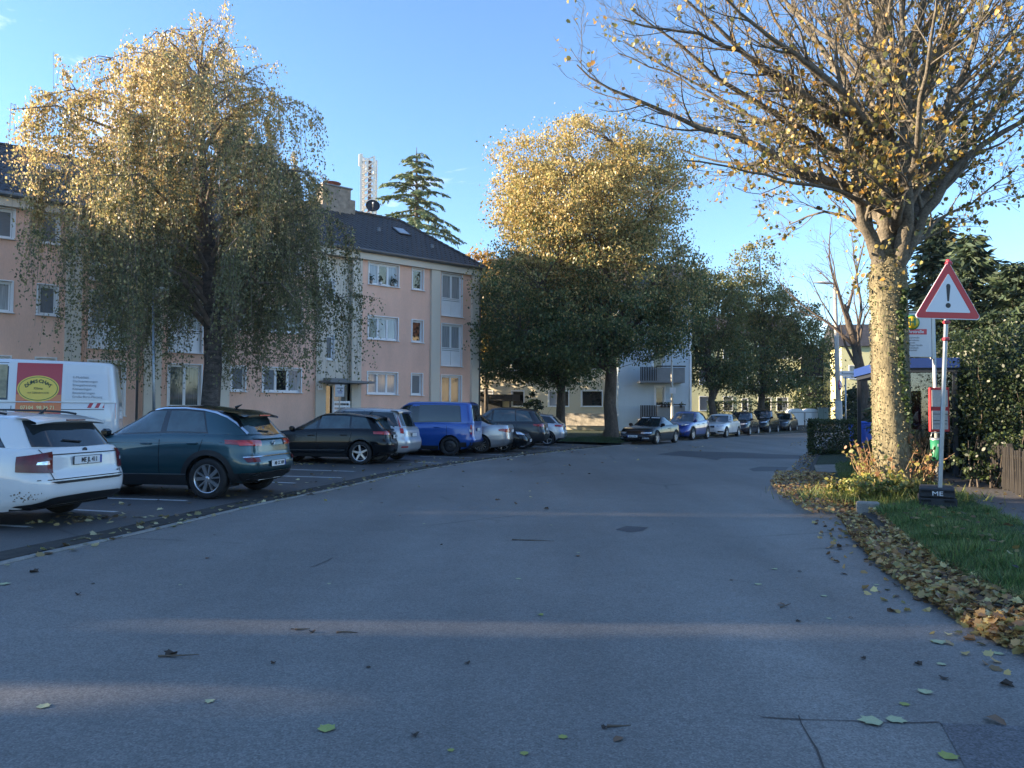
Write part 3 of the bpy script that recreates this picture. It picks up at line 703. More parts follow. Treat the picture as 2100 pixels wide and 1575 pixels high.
DEF = dict(L=4.3, W=1.80, H=1.45, wb=2.63, fo=.87, wr=.325, zs=.20,
           top=[(-2.15, .98), (-1.2, 1.0), (.3, .955), (.95, .93), (1.7, .83), (2.15, .66)],
           gh=(-2.02, -1.62, .15, 1.0), gw=(.80, .60), drop=(.10, .06), nR=8.0, nF=5.0, gn=(5.5, 5.0),
           wins=None, style='five', detail=2)
def make_car(name, label, cat, P, px, py, head, body, group=None, anchor='rear_left', loc=None, **ex):
    """+x forward, +y the car's left; head = direction of travel in the ground plane, degrees from +X"""
    p = {**DEF, **P}; L, W, H, wr = p['L'], p['W'], p['H'], p['wr']; h = L / 2
    xfw = h - p['fo']; xrw = xfw - p['wb']; tr = W / 2 - .115
    car = empty(name, (0, 0, 0), R(head), label=label, cat=cat, group=group)
    gnd = p.get('z0', 0.0)
    if loc is not None: car.location = loc
    else:
        g = G(px, py, gnd); a = {'rear_left': (xrw, W / 2 - .03), 'rear_right': (xrw, -W / 2 + .03), 'front_left': (xfw, W / 2 - .03), 'front_right': (xfw, -W / 2 + .03)}[anchor]
        c, s_ = math.cos(R(head)), math.sin(R(head)); car.location = (g.x - (a[0] * c - a[1] * s_), g.y - (a[0] * s_ + a[1] * c), gnd)
    zt = prof(p['top'], .22); zs = p['zs']
    zbp = prof([(-h, zs + p.get('rb', .10)), (-h + .55, zs + .02), (-h + .8, zs), (h - .8, zs), (h - .2, zs + .02)], .2)
    wf = prof(p.get('wprof', [(0, .90), (.10, .955), (.32, .992), (.55, 1.0), (.78, .985), (.90, .965), (.96, .945), (1, .915)]), .05)
    ri = prof(p.get('rprof', [(0, .14), (.12, .03), (.38, 0), (.52, .02), (.62, .06), (.9, .085), (1, .13)]), .06)
    fi = prof(p.get('fprof', [(0, .14), (.15, .03), (.45, 0), (.7, .04), (.9, .12), (1, .22)]), .06)
    low = Shell(lambda t: -h + ri(t), lambda t: h - fi(t), lambda t: W / 2 * wf(t), zbp, zt, p['nR'], p['nF'])
    xr0, xr1, xf1, xf0 = p['gh']; w0, w1 = p['gw']; rzp = prof(p.get('roof') or [(xr1 - .3, H - p['drop'][0] - .03), (xr1, H - p['drop'][0]), ((xr1 + xf1) / 2, H - .015), (xf1 - .25, H - .02), (xf1, H - p['drop'][1]), (xf1 + .3, H - p['drop'][1] - .03)], .35)
    rk, fk = p.get('rk', 1.0), p.get('fk', 1.12)
    def gw(t): return w0 + (w1 - w0) * t ** 1.35 - (0 if t < .88 else .10 * (1 - math.sqrt(max(0, 1 - ((t - .88) / .12) ** 2))) )
    e = lambda t: (0 if t < .9 else .07 * (1 - math.sqrt(max(0, 1 - ((t - .9) / .1) ** 2))))
    gh = Shell(lambda t: xr0 + (xr1 - xr0) * t ** rk + e(t), lambda t: xf0 + (xf1 - xf0) * t ** (1 / fk) - e(t), gw, lambda x: zt(x) - .03, rzp, *p['gn'])
    mb = MB(); ax = [(xfw, wr), (xrw, wr)]; ar = wr + p.get('gap', .055)
    add_shell(mb, low, [0, .06, .12, .18, .24, .30, .36, .42, .48, .54, .60, .66, .72, .78, .84, .89, .93, .96, .985, 1], lambda x: .035, ax, ar)
    add_shell(mb, gh, [0, .1, .2, .35, .5, .65, .78, .86, .9, .93, .96, .985, 1], lambda x: .03, roof_from=9 if p.get('roofmat') else None)
    bo = mb.build('body', [body, p.get('roofmat') or body], car)
    # underside and wheel wells
    ub = MB().box((0, 0, zs + .08), (L - .55, W - .42, .1))
    for x_, z_ in ax:
        for sg in (1, -1):
            y1_, y0_ = sg * (W / 2 - .055), sg * (W / 2 - .40)
            arc = [(x_ + ar * math.cos(R(a)), z_ + ar * math.sin(R(a))) for a in range(-28, 209, 12)]
            ub.grid([[(q[0], y1_, q[1]) for q in arc], [(q[0], y0_, q[1]) for q in arc]])
            ub.add([(x_, y0_, z_)] + [(q[0], y0_, q[1]) for q in arc], [(0, i + 1, i + 2) for i in range(len(arc) - 1)])
    ub.build('underbody', M_UNDER, car)

    def patch(name, kind, lo, hi, m, off=.006, parent=None, nu=12, nv=6, sgn=1):
        """overlay on the shell: lo/hi polylines in (x,z) for sides, (y,z) for ends"""
        lo, hi = np.array(lo, float), np.array(hi, float)
        S = {'SL': lambda a, z: low.sidez(a, z, sgn), 'SG': lambda a, z: gh.sidez(a, z, sgn), 'RL': lambda a, z: low.endz(a, z, True), 'RG': lambda a, z: gh.endz(a, z, True),
             'FL': lambda a, z: low.endz(a, z, False), 'FG': lambda a, z: gh.endz(a, z, False)}[kind]
        def pl(P_, u):
            n = len(P_) - 1; f = min(u * n, n - 1e-9); i = int(f); return P_[i] + (P_[i + 1] - P_[i]) * (f - i)
        nu = max(nu, 1); rows = []; 
        for j in range(nv + 1):
            row = []
            for i in range(nu + 1):
                a, b = pl(lo, i / nu), pl(hi, i / nu); q = a + (b - a) * j / nv
                sh_ = low if kind[1] == 'L' else gh
                if kind[0] == 'S':
                    xa_, xb_ = sh_.xr(.5), sh_.xf(.5); q = np.array([min(max(q[0], xa_ + (xb_ - xa_) * .052), xb_ - (xb_ - xa_) * .07), q[1]]) if kind[1] == 'L' else q
                elif kind[1] == 'G':
                    tt_ = min(1, max(0, (q[1] - zt(sh_.xr(.5) if kind[0] == 'R' else sh_.xf(.5))) / .5)); yl = sh_.w(tt_) * .845; q = np.array([min(max(q[0], -yl), yl), q[1]])
                elif kind[1] == 'L': yl = sh_.w(.5) * (.905 if kind[0] == 'R' else .875); q = np.array([min(max(q[0], -yl), yl), q[1]])
                p0 = S(q[0], q[1]); ea = S(q[0] + .01, q[1]) - S(q[0] - .01, q[1]); eb = S(q[0], q[1] + .01) - S(q[0], q[1] - .01)
                nn = ea.cross(eb)
                ref = Vector((0, sgn, .15)) if kind[0] == 'S' else Vector((-1 if kind[0] == 'R' else 1, 0, .3))
                if nn.length < 1e-9: nn = ref.copy()
                nn.normalize()
                if nn.dot(ref) < 0: nn = -nn
                row.append(p0 + nn * off)
            rows.append(row)
        m2 = MB().grid(rows)
        # thin edge so the piece has thickness
        return m2.build(name, m, parent or car)
    T = {'patch': patch, 'low': low, 'gh': gh, 'car': car, 'body': bo, 'p': p, 'zt': zt, 'h': h, 'xrw': xrw, 'xfw': xfw, 'rz': rzp}
    glass = p.get('glass', M_CGLASS)
    # side windows
    zb_, ztp = .07, .90
    def gz(x, f): return zt(x) + (rzp(x) - zt(x)) * f
    W_ = p['wins'] or [((-1.72, -1.42), (-.72, -.70)), ((-.64, -.62), (.20, .12)), ((.28, .20), (.90, .32))]
    for sg in (1, -1):
        if p.get('winframe') and W_:
            (a0, a1), (b0, b1) = W_[0][0], W_[-1][1]
        if W_:
            (a0, a1), (b0, b1) = W_[0][0], W_[-1][1]
            patch('window_surround', 'SG', [(a0 - .03 + (b0 - a0 + .06) * k / 10, gz(a0 + (b0 - a0) * k / 10, .02)) for k in range(11)], [(a1 - .02 + (b1 - a1 + .05) * k / 10, gz(a1 + (b1 - a1) * k / 10, min(.95, p.get('wz1', .86) + .05))) for k in range(11)], M_TRIMG, .0022, nu=20, nv=5, sgn=sg)
        for wi, ((l0, l1), (r0, r1)) in enumerate(W_):
            lo = [(l0 + (r0 - l0) * k / 6, gz(l0 + (r0 - l0) * k / 6, .07 if p.get('wz0') is None else p['wz0'])) for k in range(7)]
            hi = [(l1 + (r1 - l1) * k / 6, gz(l1 + (r1 - l1) * k / 6, p.get('wz1', .86))) for k in range(7)]
            g_ = patch('window', 'SG', lo, hi, p.get('glassr', glass) if wi == 0 else glass, .004, nu=8, nv=5, sgn=sg)
        if p.get('bpillar', True):
            for (x0, x1) in zip([w[1] for w in W_[:-1]], [w[0] for w in W_[1:]]):
                patch('pillar', 'SG', [(x0[0] - .002, gz(x0[0], .06)), (x1[0] + .002, gz(x1[0], .06))], [(x0[1] - .002, gz(x0[1], .87)), (x1[1] + .002, gz(x1[1], .87))], M_TRIMG, .003, nu=2, nv=5, sgn=sg)
        # door gaps, handles
        for (xa, xb) in p.get('doors', [(.98, .93), (.22, .22), (-.70, -.70)]):
            patch('door_gap', 'SL', [(xb - .006, zs + .10), (xb + .006, zs + .10)], [(xa - .006, zt(xa) - .02), (xa + .006, zt(xa) - .02)], M_UNDER, .0035, nu=1, nv=8, sgn=sg)
        for hx in p.get('handles', (-.50, .40)):
            q = low.sidez(hx, zt(hx) - p.get('hdrop', .16), sg)
            MB().box((0, 0, 0), (.20, .035, .028), bev=.01).build('door_handle', p.get('handmat', body), car, (q.x, q.y + sg * .018, q.z))
        # mirrors
        mx_ = p['gh'][3] - .32 if 'mx' not in p else p['mx']
        q = gh.side(mx_, .12, sg)
        mr = MB().box((0, 0, 0), (.12, .20, .14), bev=.04).build('mirror', p.get('mirmat', body), car, (mx_ + .02, q.y + sg * .15, q.z + .03))
        MB().box((0, 0, 0), (.08, .10, .04)).build('bracket', M_TRIM, mr, (0, -sg * .10, -.05))
        # sill
        patch('sill_trim', 'SL', [(xrw + ar + .03, zs + .012), (xfw - ar - .03, zs + .012)], [(xrw + ar + .01, zs + p.get('sillh', .10)), (xfw - ar - .01, zs + p.get('sillh', .10))], p.get('sillmat', M_TRIM), .008, nu=14, nv=2, sgn=sg)
        aw = p.get('archw', .0)
        if aw:
            for x_, z_ in ax:
                A = [a for a in range(-18, 199, 9)]
                patch('arch_trim', 'SL', [(x_ - (ar - .004) * math.cos(R(a)), z_ + (ar - .004) * math.sin(R(a))) for a in A], [(x_ - (ar + aw) * math.cos(R(a)), max(zs + .01, z_ + (ar + aw) * math.sin(R(a)))) for a in A], p.get('archmat', M_TRIM), .012, nu=len(A) - 1, nv=2, sgn=sg)
        for x_ in (xfw, xrw): wheel(car, x_, sg * tr, wr, p['style'], sg, p.get('rimmat'))
    # rear and front glass
    rg = p.get('rglass', (.10, .86, .60, .52))
    if rg:
        z0, z1 = zt(xr0) + (rzp(xr1) - zt(xr0)) * rg[0], zt(xr0) + (rzp(xr1) - zt(xr0)) * rg[1]
        T['rg'] = patch('rear_window', 'RG', [(-rg[2], z0), (0, z0 - .02), (rg[2], z0)], [(-rg[3], z1), (0, z1 + .01), (rg[3], z1)], glass, .009, nu=16, nv=9)
    fg = p.get('fglass', (.04, .90, .70, .54))
    z0, z1 = zt(xf0) + (rzp(xf1) - zt(xf0)) * fg[0], zt(xf0) + (rzp(xf1) - zt(xf0)) * fg[1]
    patch('windscreen', 'FG', [(-fg[2], z0), (0, z0), (fg[2], z0)], [(-fg[3], z1), (0, z1), (fg[3], z1)], glass, .005, nu=14, nv=8)
    return car, T

def plate(T, rear, z, txt, y=0.0, m=None, tiltx=0, size=.088):
    q = T['low'].endz(y, z, rear); s_ = -1 if rear else 1
    o = MB().box((0, 0, 0), (.012, .52, .115), bev=.004).build('number_plate', [M_TRIM], T['car'], (q.x + s_ * .022, y, z), rot=(0, tiltx, 0))
    MB().box((s_ * .0075, 0, 0), (.004, .505, .100)).build('plate_face', M_PLATE, o)
    MB().box((s_ * .0105, -s_ * -.235 if rear else .235 * -1, 0), (.003, .035, .098)).build('plate_band', M_EU, o)
    if txt: text(txt, size, M_BLACK, o, (s_ * .011, (-.018 if rear else .018) * 1, -.002), (R(90), 0, R(-90) if rear else R(90)), sx=.84, bold=.0015)
    return o
def lamp(T, name, kind, lo, hi, m, off=.012, sgns=(1, -1), nu=6, nv=5):
    out = []
    for sg in sgns:
        if kind[0] == 'S': out.append(T['patch'](name, kind, lo, hi, m, off, nu=nu, nv=nv, sgn=sg))
        else: out.append(T['patch'](name, kind, [(sg * a, z) for a, z in lo], [(sg * a, z) for a, z in hi], m, off, nu=nu, nv=nv))
    return out
def corner_lamp(T, name, y_in, x_out, zi, zo, m, off=.012, rear=True, fi=.08, nu=16, sgns=(1, -1)):
    """a lamp that wraps round the body corner: y_in on the end face, x_out metres along the side; zi, zo = (low, high) at its two ends"""
    low, car = T['low'], T['car']; n = low.nr if rear else low.nf; ep = 2 / n; w = low.w(.55); a = (low.xf(.55) - low.xr(.55)) / 2
    f0 = math.asin(min(.999, (y_in / w) ** (1 / ep))); f1 = math.acos(min(.999, (1 - x_out / a) ** (1 / ep)))
    for sg in sgns:
        rows = []
        for j in range(6):
            row = []
            for i in range(nu + 1):
                u = i / nu; f = f0 + (f1 - f0) * u; lo = zi[0] + (zo[0] - zi[0]) * u; hi = zi[1] + (zo[1] - zi[1]) * u; z = lo + (hi - lo) * j / 5
                t = .5
                for _ in range(6):
                    xr, xf = low.xr(t), low.xf(t); xc, aa = (xr + xf) / 2, (xf - xr) / 2; x = xc + (-1 if rear else 1) * aa * math.cos(f) ** ep
                    t = max(0, min(1, (z - low.zb(x)) / (low.zt(x) - low.zb(x))))
                ww = low.w(t); y = ww * math.sin(f) ** ep
                nx = (-1 if rear else 1) * math.cos(f) ** (2 - ep) / aa; ny = math.sin(f) ** (2 - ep) / ww; l_ = math.hypot(nx, ny) or 1
                row.append((x + nx / l_ * off, sg * (y + ny / l_ * off), z))
            rows.append(row)
        MB().grid(rows).build(name, m, car)
def rear_common(T, lamps=None, band=None, lamp_m=None, bumper=None, ptxt='', pz=None, gap=True, wiper=True):
    p, zt, h, W = T['p'], T['zt'], T['h'], T['p']['W'] / 2
    if bumper: T['patch']('lower_bumper', 'RL', [(-W * .86, bumper[0]), (W * .86, bumper[0])], [(-W * .90, bumper[1]), (0, bumper[1] + bumper[2]), (W * .90, bumper[1])], M_TRIM, .010, nu=16, nv=3)
    if pz: plate(T, True, pz, ptxt)
    if wiper and p.get('rglass'):
        z = zt(-h + .1) + .08; q = T['gh'].endz(.0, z); q2 = T['gh'].endz(.30, z + .03)
        MB().tube([q + Vector((-.03, 0, 0)), q2 + Vector((-.03, 0, 0))], .011, 5).build('rear_wiper', M_BLACK, T['car'])

def spoiler(T, m, ln=.16, hw=None, fwd=.22, drop=.04):
    x1 = T['p']['gh'][1]; rz = T['rz']; w = T['gh'].w(.86); hw = hw or w * .97; A, B = [], []
    for y in np.linspace(-hw, hw, 13):
        f = abs(y) / hw; cr = .03 * (1 - f ** 2); ed = .02 * f ** 4
        a = (x1 + fwd, y, rz(x1 + fwd) + cr + .003 - ed); b = (x1 + .02, y, rz(x1) + cr + .010 - ed); c_ = (x1 - ln + .05 * f ** 3, y, rz(x1) - drop + cr * .7 - ed)
        d = (x1 - ln + .05 * f ** 3, y, c_[2] - .028); e_ = (x1 - ln * .2, y, rz(x1) - .085)
        A.append([a, b, c_]); B.append([c_, d, e_])
    o = MB().grid(A).grid(B, smooth=False).build('roof_spoiler', m, T['car'])
    z = T['rz'](x1) - drop + .02
    return (x1 - ln - .004, z - .012)
P_WHITE = paint('white', (0.62, 0.63, 0.64), 0, .3)
P_TEAL = paint('slate', (0.014, 0.058, 0.074), .45, .32)
P_BLACK = paint('black', (0.004, 0.005, 0.007), .0, .18, .2, .28)
P_SILVER = paint('silver', (0.42, 0.43, 0.45), .75, .34)
P_SILVER2 = paint('pale_silver', (0.52, 0.53, 0.55), .55, .34)
P_BLUE = paint('blue', (0.010, 0.075, 0.34), .25, .3)
P_BLUE2 = paint('deep_blue', (0.008, 0.03, 0.22), .4, .28)
P_GREY = paint('dark_grey', (0.030, 0.033, 0.038), .4, .3, .6, .4)
P_NAVY = paint('navy', (0.006, 0.009, 0.018), .1, .2, .3, .3)
STALL = 170.0

# ---- white estate, nearest, rear three-quarter
c, T = make_car('estate_car', 'white estate car with black roof rails and dark rear window, nearest the camera', 'car',
    dict(L=4.69, W=1.81, H=1.465, wb=2.68, fo=.92, wr=.33, top=[(-2.34, .99), (-1.4, 1.015), (.4, .97), (1.05, .94), (1.9, .84), (2.34, .68)],
         gh=(-2.24, -1.93, .10, 1.05), gw=(.815, .60), drop=(.075, .07), gap=.05, rprof=[(0, .16), (.10, .03), (.20, 0), (.45, .005), (.53, .03), (.60, .055), (.9, .075), (1, .12)],
         wins=[((-1.74, -1.40), (-1.02, -1.0)), ((-.94, -.92), (.02, -.02)), ((.10, .06), (.98, .30))], doors=[(1.0, .95), (.06, .06), (-.98, -1.0)], handles=(-.80, .22), style='five', rglass=(.07, .90, .70, .60)),
    -80, 1086, STALL, P_WHITE, anchor='rear_left')
patch = T['patch']; h = T['h']
corner_lamp(T, 'tail_light', .60, .30, (.70, .965), (.72, .91), M_REDD, .013)
for sg in (1, -1): patch('reversing_lamp', 'RL', [(sg * .76, .805), (sg * .63, .80)], [(sg * .75, .835), (sg * .64, .85)], M_CLEAR, .02, nu=4, nv=3)
patch('tailgate_gap', 'RL', [(-.78, .608), (.78, .608)], [(-.78, .618), (.78, .618)], M_UNDER, .006, nu=12, nv=1)
patch('load_lip', 'RL', [(-.56, .560), (.56, .560)], [(-.66, .592), (.66, .592)], M_TRIM, .012, nu=12, nv=1)
patch('tailgate_crease', 'RL', [(-.62, .915), (.62, .915)], [(-.62, .928), (.62, .928)], M_TRIM, .006, nu=12, nv=1)
for sg in (1, -1): patch('tailgate_gap', 'RL', [(sg * .615, .61), (sg * .605, .61)], [(sg * .70, .99), (sg * .69, .99)], M_UNDER, .006, nu=1, nv=6)
patch('lower_bumper', 'RL', [(-.70, .20), (.70, .20)], [(-.88, .27), (-.62, .40), (0, .41), (.62, .40), (.88, .27)], M_TRIM, .014, nu=18, nv=4)
plate(T, True, .835, 'ME JL 411')
q = T['low'].endz(0, .965); MB().lathe([(0, .012), (.04, .012), (.045, 0), (0, 0)], 20, axis='y').build('badge', M_TRIMG, c, (q.x - .008, 0, .952), rot=(0, 0, R(-90)))
q = T['low'].endz(-.5, .66); text('4x4', .04, M_BLACK, c, (q.x - .012, -.56, .665), (R(90), 0, R(-90)))
rear_common(T, pz=None)
sx_, sz_ = spoiler(T, P_WHITE, .17)
MB().box((sx_ + .002, 0, sz_), (.012, .34, .016)).build('brake_lamp', M_REDD, c)
for sg in (1, -1):
    pts = [(x, sg * (.60 + .02 * math.cos((x + .6) * 1.2)), 1.415 + .065 * math.sin(math.pi * min(1, max(0, (x + 1.62) / 2.0)) ) ** .35) for x in np.linspace(-1.60, .36, 14)]
    MB().tube(pts, .016, 6).build('roof_rail', M_TRIM, c)
MB().tube([(-1.55, 0, 1.43), (-1.66, 0, 1.52)], [.025, .004], 6).build('aerial', M_TRIM, c)
# grime along the rear wing
gm = MB()
for k in range(34):
    x = -1.95 - random.random() * .38; z = .40 + random.gauss(0, .035) - (abs(x + 2.1)) * .1; a = T['low'].sidez(x, z, 1); l_ = random.uniform(.01, .03)
    gm.quad((x, a.y + .006, z), (x + l_, a.y + .006, z + random.uniform(-.01, .01)), (x + l_, a.y + .006, z + .012), (x, a.y + .006, z + .016))
gm.build('dirt', mat('dirt', (.16, .13, .10), .95), c)['kind'] = 'stuff'

# ---- slate crossover with black roof
c, T = make_car('crossover_car', 'slate-blue crossover with black roof, chrome roof line and black wheel-arch cladding', 'car',
    dict(L=4.234, W=1.82, H=1.573, wb=2.59, fo=.83, wr=.345, zs=.22, top=[(-2.12, 1.03), (-1.5, 1.09), (-.6, 1.10), (.4, 1.06), (.95, 1.03), (1.7, .94), (2.12, .78)],
         gh=(-2.03, -1.62, .05, .95), gw=(.80, .585), drop=(.11, .075), gap=.055, sillh=.18, archw=.085, rk=.8, handmat=P_TEAL,
         rprof=[(0, .16), (.14, .05), (.26, 0), (.40, .0), (.50, .03), (.58, .07), (.86, .10), (1, .16)],
         wins=[((-1.22, -1.06), (-.47, -.46)), ((-.36, -.37), (.86, .12))], doors=[(.90, .86), (-.40, -.42), (-1.22, -1.02)], handles=(-1.02, -.16), style='twin',
         glass=M_CGLASS2, glassr=M_CGLASS2, rglass=(.10, .80, .60, .50), mirmat=M_TRIMG, wz1=.84, roofmat=M_TRIMG),
    424, 1024, STALL, P_TEAL, anchor='rear_left')
patch = T['patch']
sx_, sz_ = spoiler(T, M_TRIMG, .24, drop=.06)
MB().box((sx_ - .002, 0, sz_ - .002), (.014, .36, .020)).build('brake_lamp', mat('brake_red', (.55, .02, .02), .2, coat=1), c)
def gzz(x, f): return T['zt'](x) + (T['rz'](x) - T['zt'](x)) * f
for sg in (1, -1):
    # chrome strip over the windows that hooks down the rear pillar
    xs = [.80, .55, .28, .05, -.3, -.7, -1.06, -1.30, -1.50, -1.66, -1.78, -1.87]; fs = [.10, .42, .72, .89, .91, .91, .90, .84, .70, .48, .25, .06]
    low_ = [(x, gzz(x, f)) for x, f in zip(xs, fs)]; hi_ = [(x + (.0 if x < -1.2 else .01), gzz(x, f) + (.022 if x > -1.2 else .03)) for x, f in zip(xs, fs)]
    patch('roof_strip', 'SG', low_, hi_, M_CHROME, .010, nu=44, nv=1, sgn=sg)
    hi2 = [(x, min(gzz(x, f) + .09, gzz(x, .99))) for x, f in zip(xs, fs)]
    patch('roof_side', 'SG', hi_, hi2, M_TRIMG, .006, nu=40, nv=3, sgn=sg)
    patch('chrome_strip', 'SL', [(-.92, .412), (.90, .40)], [(-.92, .424), (.90, .412)], M_CHROME, .016, nu=10, nv=1, sgn=sg)
    patch('rear_cladding', 'SL', [(-2.10, .30), (-1.71, .30)], [(-2.10, .44), (-1.66, .44)], M_TRIM, .011, nu=6, nv=2, sgn=sg)
    patch('shoulder_crease', 'SL', [(-1.95, .955), (.9, .925)], [(-1.95, .962), (.9, .932)], M_TRIMG, .001, nu=14, nv=1, sgn=sg)
    patch('reflector', 'RL', [(sg * .80, .62), (sg * .58, .62)], [(sg * .82, .69), (sg * .58, .69)], M_REDD, .014, nu=4, nv=2)
    patch('exhaust_trim', 'RL', [(sg * .74, .34), (sg * .52, .34)], [(sg * .70, .41), (sg * .50, .42)], M_CHROME, .018, nu=5, nv=2)
    patch('exhaust_insert', 'RL', [(sg * .73, .352), (sg * .53, .352)], [(sg * .69, .398), (sg * .51, .408)], M_TRIM, .022, nu=5, nv=2)
corner_lamp(T, 'tail_light', .42, .42, (.885, .99), (.93, 1.0), M_RED, .013)
lamp(T, 'lamp_cluster', 'RL', [(.86, .90), (.68, .90)], [(.82, .955), (.64, .955)], mat('brake_red', (.55, .02, .02), .2, coat=1), .02)
patch('rear_bumper', 'RL', [(-.80, .25), (.80, .25)], [(-.86, .44), (.86, .44)], M_TRIM, .012, nu=14, nv=4)
patch('diffuser', 'RL', [(-.50, .20), (.50, .20)], [(-.40, .30), (.40, .30)], M_ALLOY, .016, nu=8, nv=2)
patch('chrome_strip', 'RL', [(-.86, .438), (.86, .438)], [(-.86, .450), (.86, .450)], M_CHROME, .018, nu=14, nv=1)
patch('tailgate_crease', 'RL', [(-.86, .70), (.86, .70)], [(-.86, .715), (.86, .715)], M_CHROME, .010, nu=14, nv=1)
plate(T, True, .575, 'ME CC 809')
rear_common(T)
q = T['low'].endz(0, .93)
bd = MB().lathe([(.038, .0), (.046, .006), (.046, .010), (.038, .012), (.036, .004)], 24, axis='y').build('badge', M_CHROME, c, (q.x - .012, 0, .925), rot=(0, 0, R(90)))
text('V', .040, M_CHROME, bd, (0, .008, .012), (R(90), 0, R(180))); text('W', .040, M_CHROME, bd, (0, .008, -.014), (R(90), 0, R(180)))
MB().tube([(-1.30, 0, 1.545), (-1.42, 0, 1.60)], [.03, .006], 6).build('aerial', M_TRIM, c)

# ---- black hatchback
c, T = make_car('hatchback', 'black five-door hatchback with five-spoke silver wheels behind the slate crossover', 'car',
    dict(L=4.31, W=1.785, H=1.43, wb=2.636, fo=.87, wr=.325, top=[(-2.15, .95), (-1.4, .985), (-.2, .975), (.9, .93), (1.7, .83), (2.15, .68)], gh=(-2.02, -1.60, .05, 1.0), rk=.85,
         wins=[((-1.62, -1.42), (-1.06, -1.02)), ((-1.0, -.97), (-.10, -.12)), ((-.02, -.04), (.92, .22))], doors=[(.95, .90), (-.06, -.06), (-1.1, -.98)], handles=(-.86, .10), glass=M_CGLASS2), 738, 953, STALL, P_BLACK)
corner_lamp(T, 'tail_light', .48, .36, (.82, .93), (.86, .925), M_RED)
rear_common(T, bumper=(.22, .36, .02), ptxt='ME TR 55', pz=.77)
T['patch']('chrome_strip', 'SL', [(-.9, .40), (.9, .38)], [(-.9, .408), (.9, .388)], M_ALLOY, .004, nu=8, nv=1)
for k in range(4): MB().lathe([(.034, 0), (.042, .006), (.034, .012)], 18, axis='y').build('badge_ring', M_CHROME, c, (T['low'].endz(0, .90).x - .012, -.085 + .057 * k, .90), rot=(0, 0, R(90)))
MB().tube([(-1.3, 0, 1.42), (-1.42, 0, 1.48)], [.025, .005], 6).build('aerial', M_TRIM, c)
spoiler(T, P_BLACK, .16)

# ---- pale silver compact van with upright lamps
c, T = make_car('compact_van', 'pale silver compact people carrier with tall upright tail lamps beside the black hatchback', 'car',
    dict(L=4.37, W=1.825, H=1.585, wb=2.64, fo=.86, wr=.32, top=[(-2.18, 1.0), (-1.4, 1.03), (-.2, 1.0), (.95, .97), (1.75, .84), (2.18, .70)], gh=(-2.06, -1.80, .15, 1.15), gw=(.80, .60), drop=(.07, .06), rk=.9, style='steel',
         wins=[((-1.86, -1.66), (-1.10, -1.06)), ((-1.04, -1.02), (-.18, -.20)), ((-.10, -.12), (1.05, .28))], doors=[(1.0, .95), (-.14, -.14), (-1.15, -1.0)], handles=(-.9, .05)), 838 - 63, 949, STALL, P_SILVER2)
corner_lamp(T, 'tail_light', .76, .16, (.84, 1.0), (.86, 1.0), M_RED); lamp(T, 'tail_light', 'RG', [(.785, 1.01), (.66, 1.01)], [(.62, 1.47), (.54, 1.47)], M_RED, .014)
rear_common(T, bumper=(.20, .30, .02), ptxt='', pz=.80)
for sg in (1, -1): T['patch']('reflector', 'RL', [(sg * .82, .44), (sg * .66, .44)], [(sg * .82, .48), (sg * .66, .48)], M_RED, .012, nu=3, nv=1)

spoiler(T, P_SILVER2, .10)
# ---- bright blue leisure van
c, T = make_car('leisure_van', 'bright blue boxy leisure van with black wheels and one large rear side window', 'van',
    dict(L=4.40, W=1.79, H=1.83, wb=2.68, fo=.88, wr=.325, top=[(-2.2, 1.12), (-1.0, 1.12), (.6, 1.08), (1.1, 1.02), (1.8, .92), (2.2, .74)], gh=(-2.15, -2.02, .35, 1.32), gw=(.84, .71), drop=(.045, .09), rk=1, gn=(9, 5), nR=9,
         wins=[((-1.72, -1.66), (-.26, -.26)), ((-.02, -.02), (1.12, .52))], bpillar=False, doors=[(1.1, 1.05), (-.12, -.12), (-1.25, -1.25)], handles=(-.9, .12), style='steel', rimmat=M_ALLOYD, sillh=.14, archw=0,
         rglass=(.08, .88, .66, .60), rprof=[(0, .12), (.12, .02), (.3, 0), (.36, .03), (.5, .05), (.9, .06), (1, .08)]), 922, 935, STALL, P_BLUE)
corner_lamp(T, 'tail_light', .76, .10, (.72, 1.05), (.74, 1.05), M_RED)
lamp(T, 'reversing_lamp', 'RL', [(.86, .80), (.76, .80)], [(.86, .89), (.76, .89)], M_CLEAR, .02, nu=3, nv=2)
rear_common(T, bumper=(.28, .46, 0), ptxt='', pz=.88)
for sg in (1, -1): T['patch']('bumper_corner', 'SL', [(-2.18, .30), (-1.72, .30)], [(-2.18, .46), (-1.66, .46)], M_TRIM, .012, nu=6, nv=2, sgn=sg)
# ---- silver saloon
c, T = make_car('saloon_car', 'silver saloon with multi-spoke wheels parked beside the blue van', 'car',
    dict(L=4.58, W=1.77, H=1.445, wb=2.76, fo=.80, wr=.325, top=[(-2.29, 1.0), (-1.75, 1.02), (-1.2, .97), (.4, .94), (1.0, .92), (1.9, .82), (2.29, .68)], gh=(-1.72, -.95, .10, 1.02), gw=(.78, .56), drop=(.09, .06), rk=1.15,
         wins=[((-1.22, -.98), (-.42, -.40)), ((-.34, -.32), (.95, .25))], doors=[(1.0, .95), (-.38, -.38), (-1.2, -1.0)], handles=(-.85, -.02), style='multi', rglass=(.10, .88, .62, .50),
         rprof=[(0, .14), (.12, .03), (.30, 0), (.5, .02), (.85, .04), (1, .08)]), 985, 930, STALL, P_SILVER)
corner_lamp(T, 'tail_light', .48, .34, (.74, .90), (.80, .87), M_RED)
rear_common(T, ptxt='', pz=.80, wiper=False)

